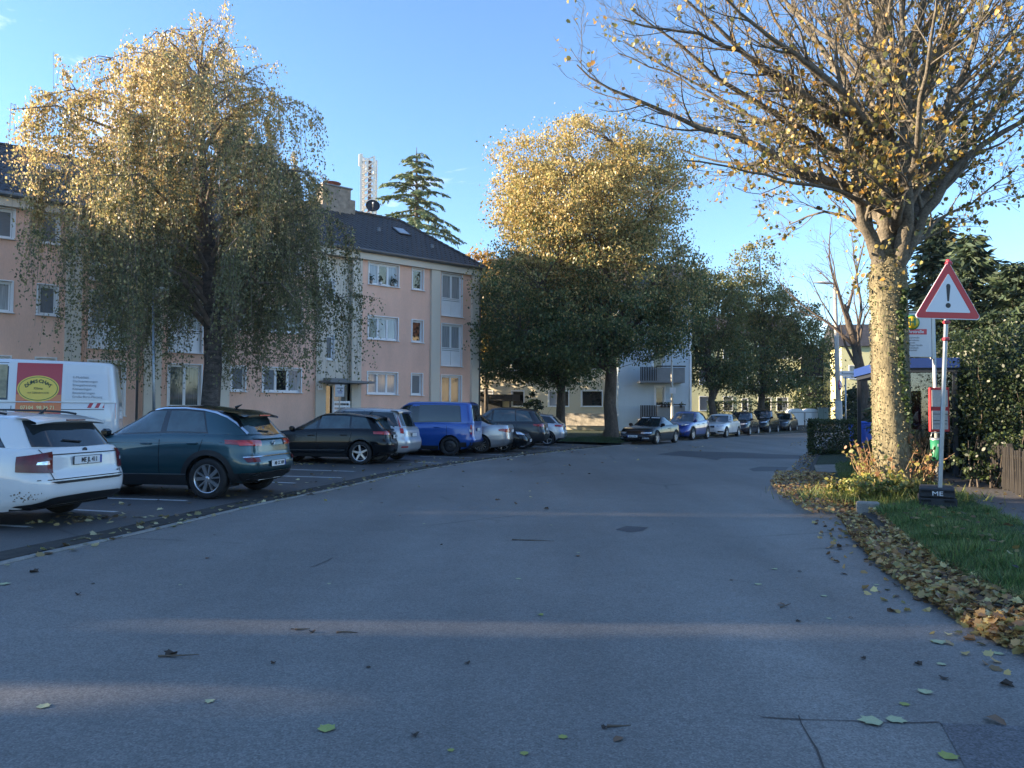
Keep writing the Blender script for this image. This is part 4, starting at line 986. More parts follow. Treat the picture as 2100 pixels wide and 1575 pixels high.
def front_common(T, lo=.62, hi=.74, y0=.42, y1=.82, grille=(.40, .52, .45), txt='', pz=.46, lampm=None, air=(.26, .36, .55)):
    W = T['p']['W'] / 2
    corner_lamp(T, 'headlight', y0, .32, (lo + .01, hi - .02), (lo + .05, hi + .02), lampm or M_CLEAR, .012, rear=False)
    if grille: T['patch']('grille', 'FL', [(-grille[2], grille[0]), (grille[2], grille[0])], [(-grille[2] * 1.1, grille[1]), (grille[2] * 1.1, grille[1])], M_TRIM, .008, nu=8, nv=2)
    if air: T['patch']('air_intake', 'FL', [(-air[2], air[0]), (air[2], air[0])], [(-air[2] * .9, air[1]), (air[2] * .9, air[1])], M_TRIM, .008, nu=8, nv=2)
    plate(T, False, pz, txt)
# ---- black hatchback parked nose out
c, T = make_car('hatchback', 'black car parked nose-out beside the silver saloon, chrome grille bars showing', 'car',
    dict(L=4.25, W=1.78, H=1.44, gh=(-2.0, -1.6, .15, 1.0)), 0, 0, STALL + 180, P_BLACK, loc=(.10 - 1.5, 29.4, 0))
front_common(T, grille=(.50, .66, .40), txt='ME 77', pz=.42)
for k in range(2): T['patch']('grille_bar', 'FL', [(-.38, .54 + .06 * k), (.38, .54 + .06 * k)], [(-.38, .556 + .06 * k), (.38, .556 + .06 * k)], M_CHROME, .02, nu=8, nv=1)
# ---- dark grey crossover
c, T = make_car('crossover_car', 'dark grey crossover between the nose-out black car and the last silver hatchback', 'car',
    dict(L=4.45, W=1.84, H=1.66, wb=2.65, fo=.88, wr=.35, zs=.24, top=[(-2.2, 1.06), (-1.0, 1.08), (.6, 1.04), (1.1, 1.0), (1.8, .92), (2.2, .76)], gh=(-2.08, -1.72, .1, 1.05), gw=(.82, .62),
         wins=[((-1.72, -1.5), (-1.06, -1.02)), ((-1.0, -.97), (-.10, -.12)), ((-.02, -.04), (.95, .24))], handles=(-.86, .10), doors=[(1.0, .95), (-.06, -.06), (-1.1, -.98)], archw=.05, glass=M_CGLASS2), 0, 0, STALL, P_GREY, loc=(-.72, 31.7, 0))
corner_lamp(T, 'tail_light', .48, .40, (.89, 1.02), (.93, 1.01), M_RED)
rear_common(T, bumper=(.26, .46, .02), ptxt='', pz=.80)
# ---- last silver hatchback of the row
c, T = make_car('hatchback', 'small silver hatchback at the far end of the parking row, by the lawn', 'car',
    dict(L=4.2, W=1.765, H=1.42, wb=2.58, fo=.86, wr=.32, top=[(-2.1, .95), (-1.4, .985), (-.2, .965), (.9, .92), (1.7, .83), (2.1, .66)], gh=(-1.98, -1.55, .05, 1.0), rk=.85), 1122, 914, STALL, P_SILVER2)
corner_lamp(T, 'tail_light', .50, .36, (.81, .94), (.85, .93), M_RED)
rear_common(T, bumper=(.22, .34, .02), ptxt='', pz=.76)

# ---- cars parked along the far kerb, facing the camera
def kerb_car(nm, label, cat, P_, px, Y, head, body, **k):
    g = AT(px, 880, Y); P_ = dict(P_); L = P_.get('L', 4.3)
    fwd = Vector((math.cos(R(head)), math.sin(R(head)))); c0 = Vector((g.x, g.y)) - fwd * L / 2
    return make_car(nm, label, cat, P_, 0, 0, head, body, group='cars parked along the far kerb', loc=(c0.x, c0.y, 0), **k)
c, T = kerb_car('coupe_car', 'low black coupe with clear oval headlights and white windscreen strip', 'car',
    dict(L=4.35, W=1.73, H=1.31, wb=2.47, fo=.98, wr=.31, zs=.16, top=[(-2.17, .93), (-1.4, .90), (.2, .86), (.8, .84), (1.6, .74), (2.17, .58)], gh=(-1.75, -.85, -.10, .80), gw=(.74, .52), drop=(.08, .05), rk=1.2,
         wins=[((-1.1, -.85), (-.55, -.5)), ((-.47, -.42), (.66, .05))], doors=[(.68, .62), (-.55, -.5)], handles=(-.35,), mx=.42, rglass=None, handmat=P_BLACK,
         fprof=[(0, .10), (.2, .02), (.5, 0), (.75, .08), (1, .26)]), 1297, 35.7, 238, P_BLACK)
corner_lamp(T, 'headlight', .38, .34, (.50, .58), (.53, .58), M_CLEAR, .014, rear=False)
lamp(T, 'fog_lamp', 'FL', [(.72, .27), (.46, .27)], [(.70, .34), (.48, .34)], M_CLEAR, .012, nu=4)
T['patch']('air_intake', 'FL', [(-.36, .22), (.36, .22)], [(-.34, .32), (.34, .32)], M_TRIM, .008, nu=8, nv=2)
plate(T, False, .385, 'ME JA 1994')
q0 = T['gh'].endz(0, 1.23, False)
T['patch']('windscreen_strip', 'FG', [(-.48, 1.205), (-.05, 1.215)], [(-.46, 1.235), (-.05, 1.245)], M_PLATE, .012, nu=6, nv=1); T['patch']('windscreen_strip', 'FG', [(.05, 1.215), (.48, 1.205)], [(.05, 1.245), (.46, 1.235)], M_PLATE, .012, nu=6, nv=1)
c, T = kerb_car('crossover_car', 'deep blue coupe-like crossover behind the black coupe', 'car',
    dict(L=4.36, W=1.80, H=1.565, wb=2.64, fo=.92, wr=.345, zs=.2, top=[(-2.18, 1.08), (-1.2, 1.08), (.2, 1.0), (.95, .98), (1.7, .88), (2.18, .70)], gh=(-2.0, -1.45, .0, 1.0), archw=.05, gw=(.80, .58)), 1378, 41.3, 239, P_BLUE2)
front_common(T, lo=.78, hi=.86, y0=.45, y1=.84, grille=(.30, .48, .60), txt='', pz=.55, air=None)
c, T = kerb_car('hatchback', 'white hatchback with black twin-oval grille parked behind the blue crossover', 'car',
    dict(L=4.32, W=1.765, H=1.42, wb=2.69, fo=.78, wr=.32, top=[(-2.16, .97), (-1.2, .98), (.2, .93), (.85, .91), (1.7, .82), (2.16, .66)], gh=(-2.0, -1.6, -.1, .85)), 1454, 46.0, 239, P_WHITE)
front_common(T, lo=.64, hi=.75, y0=.42, y1=.82, grille=None, txt='ME', pz=.47, air=(.24, .34, .42))
lamp(T, 'kidney_grille', 'FL', [(.30, .60), (.03, .60)], [(.28, .71), (.03, .71)], M_TRIMG, .014, nu=4)
lamp(T, 'air_intake', 'FL', [(.80, .33), (.50, .33)], [(.78, .40), (.50, .42)], M_TRIM, .01, nu=4)
for i, (nm, lb, px, Y, pm, HH, LL) in enumerate([('hatchback', 'black city car behind the white hatchback', 1504, 50.6, P_NAVY, 1.55, 3.8), ('sport_utility_car', 'tall black sport utility car behind the black city car', 1547, 54.9, P_BLACK, 1.70, 4.6), ('estate_car', 'dark grey estate at the far end of the kerb cars, beside the white containers', 1592, 60.3, P_GREY, 1.50, 4.5)]):
    c, T = kerb_car(nm, lb, 'car', dict(L=LL, W=1.8, H=HH, wb=LL * .6, fo=.85, gh=(-LL / 2 + .16, -LL / 2 + .5, -.05, .85), top=[(-LL / 2, HH * .66), (0, HH * .665), (.8, HH * .64), (LL / 2 - .4, HH * .58), (LL / 2, HH * .46)], handles=(),
        wins=[((-LL / 2 + .35, -LL / 2 + .65), (-.5, -.48)), ((-.42, -.40), (.80, .12))], doors=[]), px, Y, 239, pm)
    front_common(T, lo=HH * .46, hi=HH * .52, grille=(.5, .62, .4), txt='', pz=.45)
# ---- car in the side street, seen side-on between the hedge and the tree
c, T = make_car('hatchback', 'black hatchback in the side street beyond the clipped hedge, seen side-on', 'car', dict(L=4.3, H=1.5, glass=M_CGLASS2), 0, 0, 183, P_BLACK, loc=(33.2, 73.5, .42))

# ---- white panel van with the red and yellow sign
c, T = make_car('panel_van', 'white high-roof panel van with red panel and yellow oval sign behind the parked cars', 'van',
    dict(L=5.6, W=1.98, H=2.22, wb=3.9, fo=.95, wr=.35, zs=.30, top=[(-2.8, 1.28), (0, 1.28), (1.0, 1.26), (1.7, 1.15), (2.4, .98), (2.8, .80)], gh=(-2.77, -2.66, 1.0, 2.05), gw=(.955, .80), drop=(.05, .10), rk=1, gn=(10, 5), nR=10,
         wins=[((-.60, -.60), (.50, .50)), ((.70, .70), (1.62, 1.10))], bpillar=False, doors=[(-.70, -.70), (.60, .60), (1.72, 1.6)], handles=(.75,), style='steel', rglass=None, z0=.25, wz0=1.36 if False else None,
         rprof=[(0, .10), (.12, .02), (.3, 0), (.5, .01), (1, .03)], glass=mat('van_glass', (.30, .25, .13), .08, coat=.5, vary=.6, vscale=3), handmat=M_TRIM), 0, 0, 203, P_WHITE, loc=(-11.95, 17.4, .40))
patch = T['patch']
patch('red_panel', 'SL', [(-1.65, .62), (-.78, .62)], [(-1.65, 1.24), (-.78, 1.24)], mat('sign_red', (.42, .03, .035), .35, coat=.5), .006, nu=8, nv=6)
patch('red_panel', 'SG', [(-1.65, 1.27), (-.78, 1.27)], [(-1.65, 2.12), (-.78, 2.12)], MATS['sign_red'], .006, nu=8, nv=10)
patch('orange_panel', 'SL', [(-1.65, 1.02), (-.78, 1.02)], [(-1.65, 1.235), (-.78, 1.235)], mat('sign_orange', (.62, .17, .04), .35, coat=.5), .009, nu=8, nv=3)
patch('orange_panel', 'SG', [(-1.65, 1.28), (-.78, 1.28)], [(-1.65, 1.42), (-.78, 1.42)], MATS['sign_orange'], .009, nu=8, nv=2)
def oval(rx, rz, cz, m, off, nm):
    A = [math.pi * k / 20 for k in range(21)]
    patch(nm, 'SG', [(-1.20 - rx * math.cos(a), cz - rz * math.sin(a) + 1e-4) for a in A], [(-1.20 - rx * math.cos(a), cz + rz * math.sin(a)) for a in A], m, off, nu=20, nv=4)
oval(.40, .29, 1.55, mat('sign_yellow', (.75, .52, .06), .4, coat=.4), .014, 'oval_sign')
oval(.375, .265, 1.55, mat('sign_green', (.05, .14, .03), .4), .017, 'oval_sign')
oval(.36, .25, 1.55, MATS['sign_yellow'], .020, 'oval_sign')
yy = lambda z: T['gh'].sidez(-1.20, z, 1).y
for ch, k in zip('DUMSCHAT', range(8)):
    a = R(148 - k * 16.6); xx = -1.20 - .26 * math.cos(a); zz = 1.50 + .215 * math.sin(a)
    text(ch, .105, mat('sign_ink', (.02, .05, .03), .5), c, (xx, yy(zz) + .026, zz), (R(90 - 4), -(a - R(90)) * .35, R(180)), sx=1.0, bold=.003)
for bd_, zz, sz in (('Klima', 1.555, .075), ('und Gebäudetechnik', 1.46, .05)): text(bd_, sz, MATS['sign_ink'], c, (-1.20, yy(zz) + .026, zz), (R(86), 0, R(180)))
text('07104  98 36 71', .105, mat('sign_gold', (.75, .62, .3), .4), c, (-1.20, T['low'].sidez(-1.0, 1.14).y + .016, 1.13), (R(90), 0, R(180)), bold=.003, sx=.95)
patch('info_panel', 'SG', [(-2.58, 1.31), (-1.72, 1.31)], [(-2.54, 1.90), (-1.74, 1.90)], mat('van_info', (.58, .60, .63), .35, coat=.6), .010, nu=6, nv=8)
for k, s_ in enumerate(['E-Mobilität', 'Dachsanierungen', 'Energieberatung', 'Klimaanlagen', 'Bausanierungen', 'Große Büro-Planung']):
    zz = 1.82 - k * .088; text(s_, .072, mat('grey_ink', (.28, .29, .32), .5), c, (-1.86, T['gh'].sidez(-2.1, zz, 1).y + .022, zz), (R(86), 0, R(180)), align='LEFT')
for k in range(6):
    x0 = -2.16 - k * .075; patch('hazard_stripe', 'SL', [(x0, 1.13), (x0 - .075, 1.13)], [(x0 - .05, 1.235), (x0 - .125, 1.235)], MATS['sign_red'] if k % 2 == 0 else M_PLATE, .010, nu=2, nv=2)
corner_lamp(T, 'tail_light', .84, .07, (.88, 1.24), (.88, 1.24), M_RED, .016)
for sg in (1, -1):
    A = [a for a in range(-12, 193, 9)]
    xw, zw = T['xrw'], .35
    patch('arch_flare', 'SL', [(xw - .40 * math.cos(R(a)), zw + .40 * math.sin(R(a))) for a in A], [(xw - .56 * math.cos(R(a)), max(.32, zw + .56 * math.sin(R(a)))) for a in A], P_WHITE, .035, nu=len(A) - 1, nv=3, sgn=sg)
    patch('side_groove', 'SL', [(-2.7, 1.085), (.5, 1.085)], [(-2.7, 1.10), (.5, 1.10)], M_TRIM, .004, nu=14, nv=1, sgn=sg)
# ================================================================== TREES
M_LEAF = leaf_mat('autumn_leaf', .42); M_LEAFS = leaf_mat('leaf_shade', .25); M_NEEDLE = leaf_mat('needle', .12, .7)
M_BARK = mat('bark', (0.085, 0.068, 0.052), .95, vary=.45, vscale=4, vary2=.35, v2scale=26, bump=1.0, bscale=22, stretch=(1, 1, .25))
M_BARKL = mat('bark_light', (0.15, 0.13, 0.078), .95, vary=.4, vscale=5, vary2=.45, v2scale=30, bump=1.0, bscale=26, stretch=(1, 1, .4))
M_BIRCHB = mat('birch_twig', (0.20, 0.16, 0.13), .85, vary=.4, vscale=4)
M_BIRCH = mat('birch_bark', (0.075, 0.062, 0.055), .8, vary=.75, vscale=3.5, vary2=.3, v2scale=20, bump=.6, bscale=20, stretch=(1, 1, 2.5))
M_TWIG = mat('twig', (0.11, 0.085, 0.065), .9)

def bend_path(p0, d0, L, n=6, up=.25, wob=.18, rnd=random):
    p = Vector(p0); d = Vector(d0).normalized(); out = [p.copy()]
    for k in range(n):
        d = (d + Vector((rnd.gauss(0, wob), rnd.gauss(0, wob), rnd.gauss(0, wob * .7) + up / n))).normalized()
        p = p + d * (L / n); out.append(p.copy())
    return out
def at_path(path, f):
    i = min(int(f * (len(path) - 1)), len(path) - 2); g = f * (len(path) - 1) - i
    return path[i].lerp(path[i + 1], g), (path[i + 1] - path[i]).normalized()
def side_dir(d, spread, rnd=random, flat=0.0):
    a = Vector((rnd.gauss(0, 1), rnd.gauss(0, 1), rnd.gauss(0, 1) * (1 - flat))); a = (a - d * a.dot(d)).normalized()
    return (d * math.cos(spread) + a * math.sin(spread)).normalized()
def grow(mb, path, r0, r1, level, spec, tips, rnd=random):
    """tube along path, then side branches; spec[level] = (count, length, spread, up, wobble, sides)"""
    n = len(path); mb.tube(path, [r0 + (r1 - r0) * (i / (n - 1)) ** .62 for i in range(n)], spec[level][5], cap=False)
    if level + 1 >= len(spec):
        tips.append(path); return
    cnt, ln, spr, up, wob, _ = spec[level + 1]
    L = sum((b - a).length for a, b in zip(path, path[1:]))
    k = max(1, int(cnt * (L if level > 0 else L) + rnd.random()))
    for i in range(k):
        f = .18 + .80 * (i + rnd.random()) / k; p, d = at_path(path, f)
        rr = (r0 + (r1 - r0) * f ** .8); l2 = ln * (1 - .55 * f) * rnd.uniform(.6, 1.25)
        dd = side_dir(d, spr * rnd.uniform(.7, 1.3), rnd)
        grow(mb, bend_path(p, dd, l2, 5 if level < 2 else 3, up, wob, rnd), min(rr * .5, .05), max(rr * .12, .004), level + 1, spec, tips, rnd)
    tips.append(path[-2:])

def clumps(ell, ncl, per, rad, bias=.55):
    """leaf positions gathered in clumps spread through a set of ellipsoids (cx,cy,cz,rx,ry,rz[,weight])"""
    vol = np.array([e[3] * e[4] * e[5] * (e[6] if len(e) > 6 else 1) for e in ell]); idx = RNG.choice(len(ell), ncl, p=vol / vol.sum())
    E_ = np.array([e[:6] for e in ell])[idx]; u = unit(RNG.normal(size=(ncl, 3))); r = RNG.random(ncl) ** (1 / 3 * bias)
    C = E_[:, :3] + u * r[:, None] * E_[:, 3:6]
    n = RNG.poisson(per, ncl); P_ = np.repeat(C, n, axis=0); rr = np.repeat(rad * RNG.uniform(.5, 1.4, ncl), n)
    return P_ + RNG.normal(size=P_.shape) * rr[:, None] * np.array([1, 1, .62]), C
def twigs_to(mb, anchors, C, frac, r=.012, sides=3):
    """thin limbs from the nearest point of the skeleton out to clump centres"""
    A = np.array([tuple(a) for a in anchors])
    for c in C[RNG.random(len(C)) < frac]:
        d = np.linalg.norm(A - c, axis=1) + np.maximum(0, A[:, 2] - c[2]) * 1.5; a = A[np.argmin(d)]
        m_ = (a + c) / 2 + RNG.normal(size=3) * .12 * np.linalg.norm(c - a) + np.array([0, 0, .08])
        mb.tube([Vector(a), Vector(m_), Vector(c)], [r * 2.2, r * 1.3, r * .4], sides, cap=False)
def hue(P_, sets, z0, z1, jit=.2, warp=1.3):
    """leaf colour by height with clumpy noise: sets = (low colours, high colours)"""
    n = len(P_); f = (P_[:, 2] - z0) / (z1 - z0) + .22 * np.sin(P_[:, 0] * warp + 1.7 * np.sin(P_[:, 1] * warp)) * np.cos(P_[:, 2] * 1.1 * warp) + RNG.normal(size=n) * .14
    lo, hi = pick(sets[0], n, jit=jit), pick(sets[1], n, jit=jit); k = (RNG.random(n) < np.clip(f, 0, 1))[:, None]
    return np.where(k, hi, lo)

GREEN = [(.070, .120, .052), (.092, .136, .052), (.115, .148, .056)]
OLIVE = [(.15, .16, .05), (.19, .18, .055), (.13, .145, .05)]
GOLD = [(.42, .27, .055), (.36, .24, .06), (.46, .25, .06), (.30, .23, .06)]
RUST = [(.38, .17, .05), (.32, .14, .045), (.42, .22, .06)]

# ---- weeping birch in front of the apartment block
bx, by = AT(428, 840, 26).x, 26.0
birch = empty('birch_tree', (bx, by, .05), label='tall weeping birch with hanging golden and green foliage in front of the pink block', cat='tree')
rnd = random.Random(5)
tp = [Vector((0, 0, 0)), Vector((.05, 0, 1.5)), Vector((.12, 0, 3)), Vector((.0, .1, 5)), Vector((-.15, .1, 7)), Vector((-.3, 0, 9)), Vector((-.45, 0, 10.6)), Vector((-.5, 0, 12.3)), Vector((-.5, 0, 13.9))]
MB().tube(tp, [.36, .31, .29, .27, .23, .18, .12, .07, .02], 14, cap=False).build('trunk', M_BIRCH, birch)
bm_ = MB(); anchors = []
def env(z):        # crown radius at height z
    return float(np.interp(z, [1.9, 3, 5, 7, 9, 11, 12.3, 13.6, 14.6, 15.6], [3.2, 3.8, 4.3, 4.8, 5.5, 5.6, 4.6, 3.1, 1.5, .3]))
arcs = []
for k in range(74):
    f = .30 + .66 * ((k + rnd.random()) / 74); p, d = at_path(tp, f); a = k * 2.399 + rnd.uniform(-.3, .3); z_t = p.z + rnd.uniform(1.0, 3.4) * (1 - f * .3)
    z_t = min(z_t, 14.3); r_t = env(z_t) * rnd.uniform(.62, 1.0); cxz = float(np.interp(z_t, [3, 7, 10], [0, -.1, -.95])); q = Vector((cxz + math.cos(a) * r_t, math.sin(a) * r_t, z_t - rnd.uniform(.6, 1.5)))
    m1 = p.lerp(q, .45) + Vector((0, 0, .9)); m2 = p.lerp(q, .8) + Vector((0, 0, .75)); r = .10 * (1 - f) + .035
    path = [p, p.lerp(m1, .5) + Vector((0, 0, .15)), m1, m2, q]; arcs.append(path)
    bm_.tube(path, [r, r * .8, r * .6, r * .35, .012], 6, cap=False)
    for j in range(7):
        pp, dd = at_path(path, rnd.uniform(.3, 1)); s2 = bend_path(pp, side_dir(dd, .9, rnd), rnd.uniform(.7, 1.7), 4, -.9, .2, rnd); arcs.append(s2); bm_.tube(s2, [.020, .013, .009, .006, .003], 4, cap=False)
S_, D_ = [], []
strands = 0
for path in arcs:
    L = sum((b - a).length for a, b in zip(path, path[1:])); big = len(path) == 5
    for j in range(int(L * (10 if big else 11))):
        p, d = at_path(path, rnd.uniform(.25 if big else .1, 1)); 
        if p.z > 12.0: ln = rnd.uniform(.3, 1.2)
        else: ln = rnd.uniform(.8, 3.4)
        if p.z - ln < 1.9: ln = max(.3, p.z - 1.9 - rnd.random())
        a = rnd.uniform(0, 6.28); out = Vector((p.x, p.y, 0)); out = out.normalized() * rnd.uniform(0, .35) if out.length > .1 else out
        q1 = p + out * .5 + Vector((rnd.gauss(0, .08), rnd.gauss(0, .08), rnd.uniform(-.05, .15))); q2 = p + out + Vector((rnd.gauss(0, .15), rnd.gauss(0, .15), -ln))
        if strands % 4 == 0: bm_.tube([p, q1, q2], [.007, .005, .003], 3, cap=False)
        strands += 1
        n = max(4, int(ln * 13))
        t = RNG.random(n)[:, None]; P1, P2, P3 = (np.array(v) for v in (p, q1, q2))
        pts = P1 * (1 - t) ** 2 + 2 * P2 * t * (1 - t) + P3 * t ** 2 + RNG.normal(size=(n, 3)) * .055
        S_.append(pts)
S_ = np.concatenate(S_)
keep = RNG.random(len(S_)) < np.where(S_[:, 2] > 12.6, .62, 1.0); S_ = S_[keep]
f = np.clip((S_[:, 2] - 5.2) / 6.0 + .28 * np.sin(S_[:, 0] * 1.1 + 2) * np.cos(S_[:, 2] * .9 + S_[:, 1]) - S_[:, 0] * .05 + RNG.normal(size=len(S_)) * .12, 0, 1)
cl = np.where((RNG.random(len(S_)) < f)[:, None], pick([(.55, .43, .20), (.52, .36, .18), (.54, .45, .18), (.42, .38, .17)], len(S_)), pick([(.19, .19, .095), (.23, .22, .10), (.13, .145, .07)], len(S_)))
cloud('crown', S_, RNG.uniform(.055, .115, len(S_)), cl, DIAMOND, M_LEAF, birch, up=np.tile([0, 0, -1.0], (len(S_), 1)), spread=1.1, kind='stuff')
bm_.build('branches', M_BIRCHB, birch)
print('birch leaves', len(S_))

# ---- broad maples on the lawn
def round_tree(name, label, base, height, ell, trunk_r, ncl, per, rad, sets, zr, leaf=.17, shape=OVAL, fork=.3, twig=.35, bare=0, group=None, mt=None, seed=1, lean=(0, 0), limbs=12, top=None, trans=None):
    t = empty(name, base, label=label, cat='tree', group=group); rn = random.Random(seed); fz = height * fork
    tr = [Vector((lean[0] * k, lean[1] * k, fz * k)) + Vector((rn.gauss(0, .05), 0, 0)) * (k > 0) for k in (0, .1, .35, .7, 1)]
    MB().tube(tr, [trunk_r * 1.5, trunk_r * 1.12, trunk_r, trunk_r * .92, trunk_r * .85], 12, cap=False).build('trunk', M_BARK, t)
    mb = MB(); anch = []; tops = ell
    for k in range(limbs):
        e = tops[k % len(tops)]; u = Vector((rn.gauss(0, 1), rn.gauss(0, 1), rn.uniform(-.1, 1.4))).normalized() * .85
        q = Vector((e[0] + u.x * e[3], e[1] + u.y * e[4], e[2] + u.z * e[5])); p = tr[-1].copy() - Vector((0, 0, rn.uniform(0, fz * .3)))
        m_ = p.lerp(q, .5) + Vector((rn.gauss(0, .3), rn.gauss(0, .3), .5)); path = [p, p.lerp(m_, .5) + Vector((0, 0, .2)), m_, m_.lerp(q, .5) + Vector((0, 0, .25)), q]
        mb.tube(path, [trunk_r * .55, trunk_r * .42, trunk_r * .3, trunk_r * .18, trunk_r * .06], 6, cap=False)
        for j in range(14): anch.append(at_path(path, rn.uniform(.15, 1))[0])
    P_, C_ = clumps(ell, ncl, per, rad); twigs_to(mb, anch, C_, twig, .014)
    for k in range(bare):      # bare shoots above the crown
        e = tops[-1]; a = rn.uniform(0, 6.28); r_ = rn.random() ** .5; p = Vector((e[0] + e[3] * .8 * r_ * math.cos(a), e[1] + e[4] * .8 * r_ * math.sin(a), e[2] + e[5] * (1 - r_ * .6) - .6))
        path = bend_path(p, Vector((math.cos(a) * .3 * r_, math.sin(a) * .3 * r_, 1)), rn.uniform(1, 2.2), 4, .1, .12, rn); mb.tube(path, [.02, .014, .01, .007, .004], 3, cap=False)
    mb.build('branches', M_BARK, t)
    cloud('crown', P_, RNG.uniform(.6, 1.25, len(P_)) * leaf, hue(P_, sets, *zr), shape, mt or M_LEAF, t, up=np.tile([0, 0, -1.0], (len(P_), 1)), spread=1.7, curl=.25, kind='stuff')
    return t
Ym = 42.0
def E3(px, py, Y, rx, rz, base, ry=None, w=1.0, dy=0):
    g = AT(px, py, Y); return (g.x - base[0], dy, g.z - base[2], rx, ry or rx, rz, w)
b0 = (AT(1252, 880, Ym).x, Ym, .1)
SETM = (GREEN + OLIVE[:1], [(.44, .37, .14), (.46, .36, .14), (.36, .33, .12), (.48, .33, .13)])
ellA = [E3(1200, 330, Ym, 3.2, 2.2, b0), E3(1130, 420, Ym, 3.4, 2.6, b0), E3(1300, 400, Ym, 3.1, 3.0, b0), E3(1180, 520, Ym, 4.4, 2.6, b0), E3(1300, 560, Ym, 3.9, 2.5, b0), E3(1080, 600, Ym, 2.7, 1.9, b0, dy=-1), E3(1240, 660, Ym, 4.6, 2.0, b0), E3(1380, 620, Ym, 1.9, 2.0, b0), E3(1190, 280, Ym, 1.5, 1.4, b0), E3(1150, 700, Ym, 3.2, 1.5, b0, dy=-1), E3(1330, 700, Ym, 2.3, 1.1, b0), E3(1040, 690, Ym, 1.9, 1.7, b0, dy=-.5), E3(1190, 440, Ym, 4.5, 2.6, b0), E3(1330, 340, Ym, 2.6, 2.0, b0), E3(1075, 340, Ym, 1.9, 1.6, b0), E3(1385, 640, Ym, 2.0, 2.3, b0), E3(1200, 735, Ym, 2.2, 1.0, b0, dy=-1)]
round_tree('maple_tree', 'broad maple with yellow-olive crown standing on the lawn behind the black coupe', b0, 17, ellA, .34, 2700, 56, .34, SETM, (5.5, 12.0), leaf=.135, bare=26, seed=3, limbs=18)
b1 = (AT(1150, 880, 47).x, 47.0, .1)
ellB = [E3(1080, 650, 47, 3.6, 2.4, b1), E3(1150, 690, 47, 3.8, 2.2, b1), E3(1030, 610, 47, 2.0, 2.0, b1), E3(1150, 600, 47, 3.5, 2.5, b1), E3(1060, 740, 47, 2.2, 1.1, b1, w=.6), E3(1180, 760, 47, 2.6, 1.0, b1, w=.6), E3(1110, 745, 47, 3.2, 1.2, b1, w=.8), E3(1015, 720, 47, 1.6, 1.6, b1), E3(1040, 755, 47, 2.4, 1.1, b1), E3(1130, 768, 47, 2.6, .9, b1)]
round_tree('maple_tree', 'dark green maple behind and left of the large one, trunk seen beyond the silver hatchback', b1, 11, ellB, .28, 900, 50, .36, (GREEN, GREEN + OLIVE), (4, 12), leaf=.15, seed=4)
b2 = (AT(1462, 880, 60).x, 60.0, .1)
ellC = [E3(1415, 630, 60, 2.1, 2.8, b2), E3(1460, 640, 60, 2.7, 3.0, b2), E3(1430, 590, 60, 1.7, 1.8, b2), E3(1480, 730, 60, 2.7, 1.7, b2), E3(1420, 690, 60, 1.6, 1.8, b2), E3(1445, 765, 60, 2.0, 1.4, b2), E3(1500, 770, 60, 1.8, 1.2, b2)]
round_tree('street_tree', 'dark green street tree behind the white hatchback', b2, 11, ellC, .28, 760, 42, .36, (GREEN + OLIVE, OLIVE), (4, 12), leaf=.17, seed=5)
b3 = (AT(1558, 880, 64).x, 64.0, .15)
ellD = [E3(1545, 540, 64, 1.8, 2.0, b3, w=.7), E3(1540, 620, 64, 3.0, 2.2, b3), E3(1600, 650, 64, 3.2, 2.0, b3), E3(1560, 710, 64, 3.6, 1.8, b3), E3(1510, 590, 64, 1.8, 1.6, b3), E3(1650, 700, 64, 2.4, 1.7, b3), E3(1630, 770, 64, 1.8, 1.0, b3), E3(1560, 780, 64, 3.4, 1.3, b3, w=.9), E3(1500, 790, 64, 1.6, 1.0, b3, w=.9), E3(1670, 740, 64, 1.8, 2.0, b3)]
round_tree('street_tree', 'street tree with thin yellowing top and forked double trunk behind the dark parked cars', b3, 13, ellD, .30, 900, 38, .38, (GREEN + OLIVE, OLIVE + [(.36, .28, .10), (.30, .28, .10)]), (5, 13), leaf=.19, seed=6, bare=16, lean=(.3, 0))
# yellow tree glimpsed between block and maple
b4 = (AT(995, 880, 52).x, 52.0, .2)
round_tree('small_tree', 'golden young tree glimpsed between the pink block and the maples', b4, 11, [E3(990, 600, 52, 1.3, 3.2, b4), E3(1010, 690, 52, 1.2, 2.2, b4)], .14, 170, 34, .30, (OLIVE, GOLD), (1, 8), leaf=.22, seed=8)

b5 = (-7.5, 57.5, .2)  # hidden tree added to throw dappled shade on the cream house
round_tree('dapple_tree', 'hidden tree added between the pink block and the cream house to dapple its wall', b5, 11, [(0, 0, 7.5, 3.6, 3.6, 3.4), (-2.5, 1, 6, 2.5, 2.5, 2.5), (3.2, .5, 5.0, 2.2, 2.2, 2.6)], .2, 330, 34, .34, (GREEN, OLIVE), (1, 9), leaf=.22, seed=12)
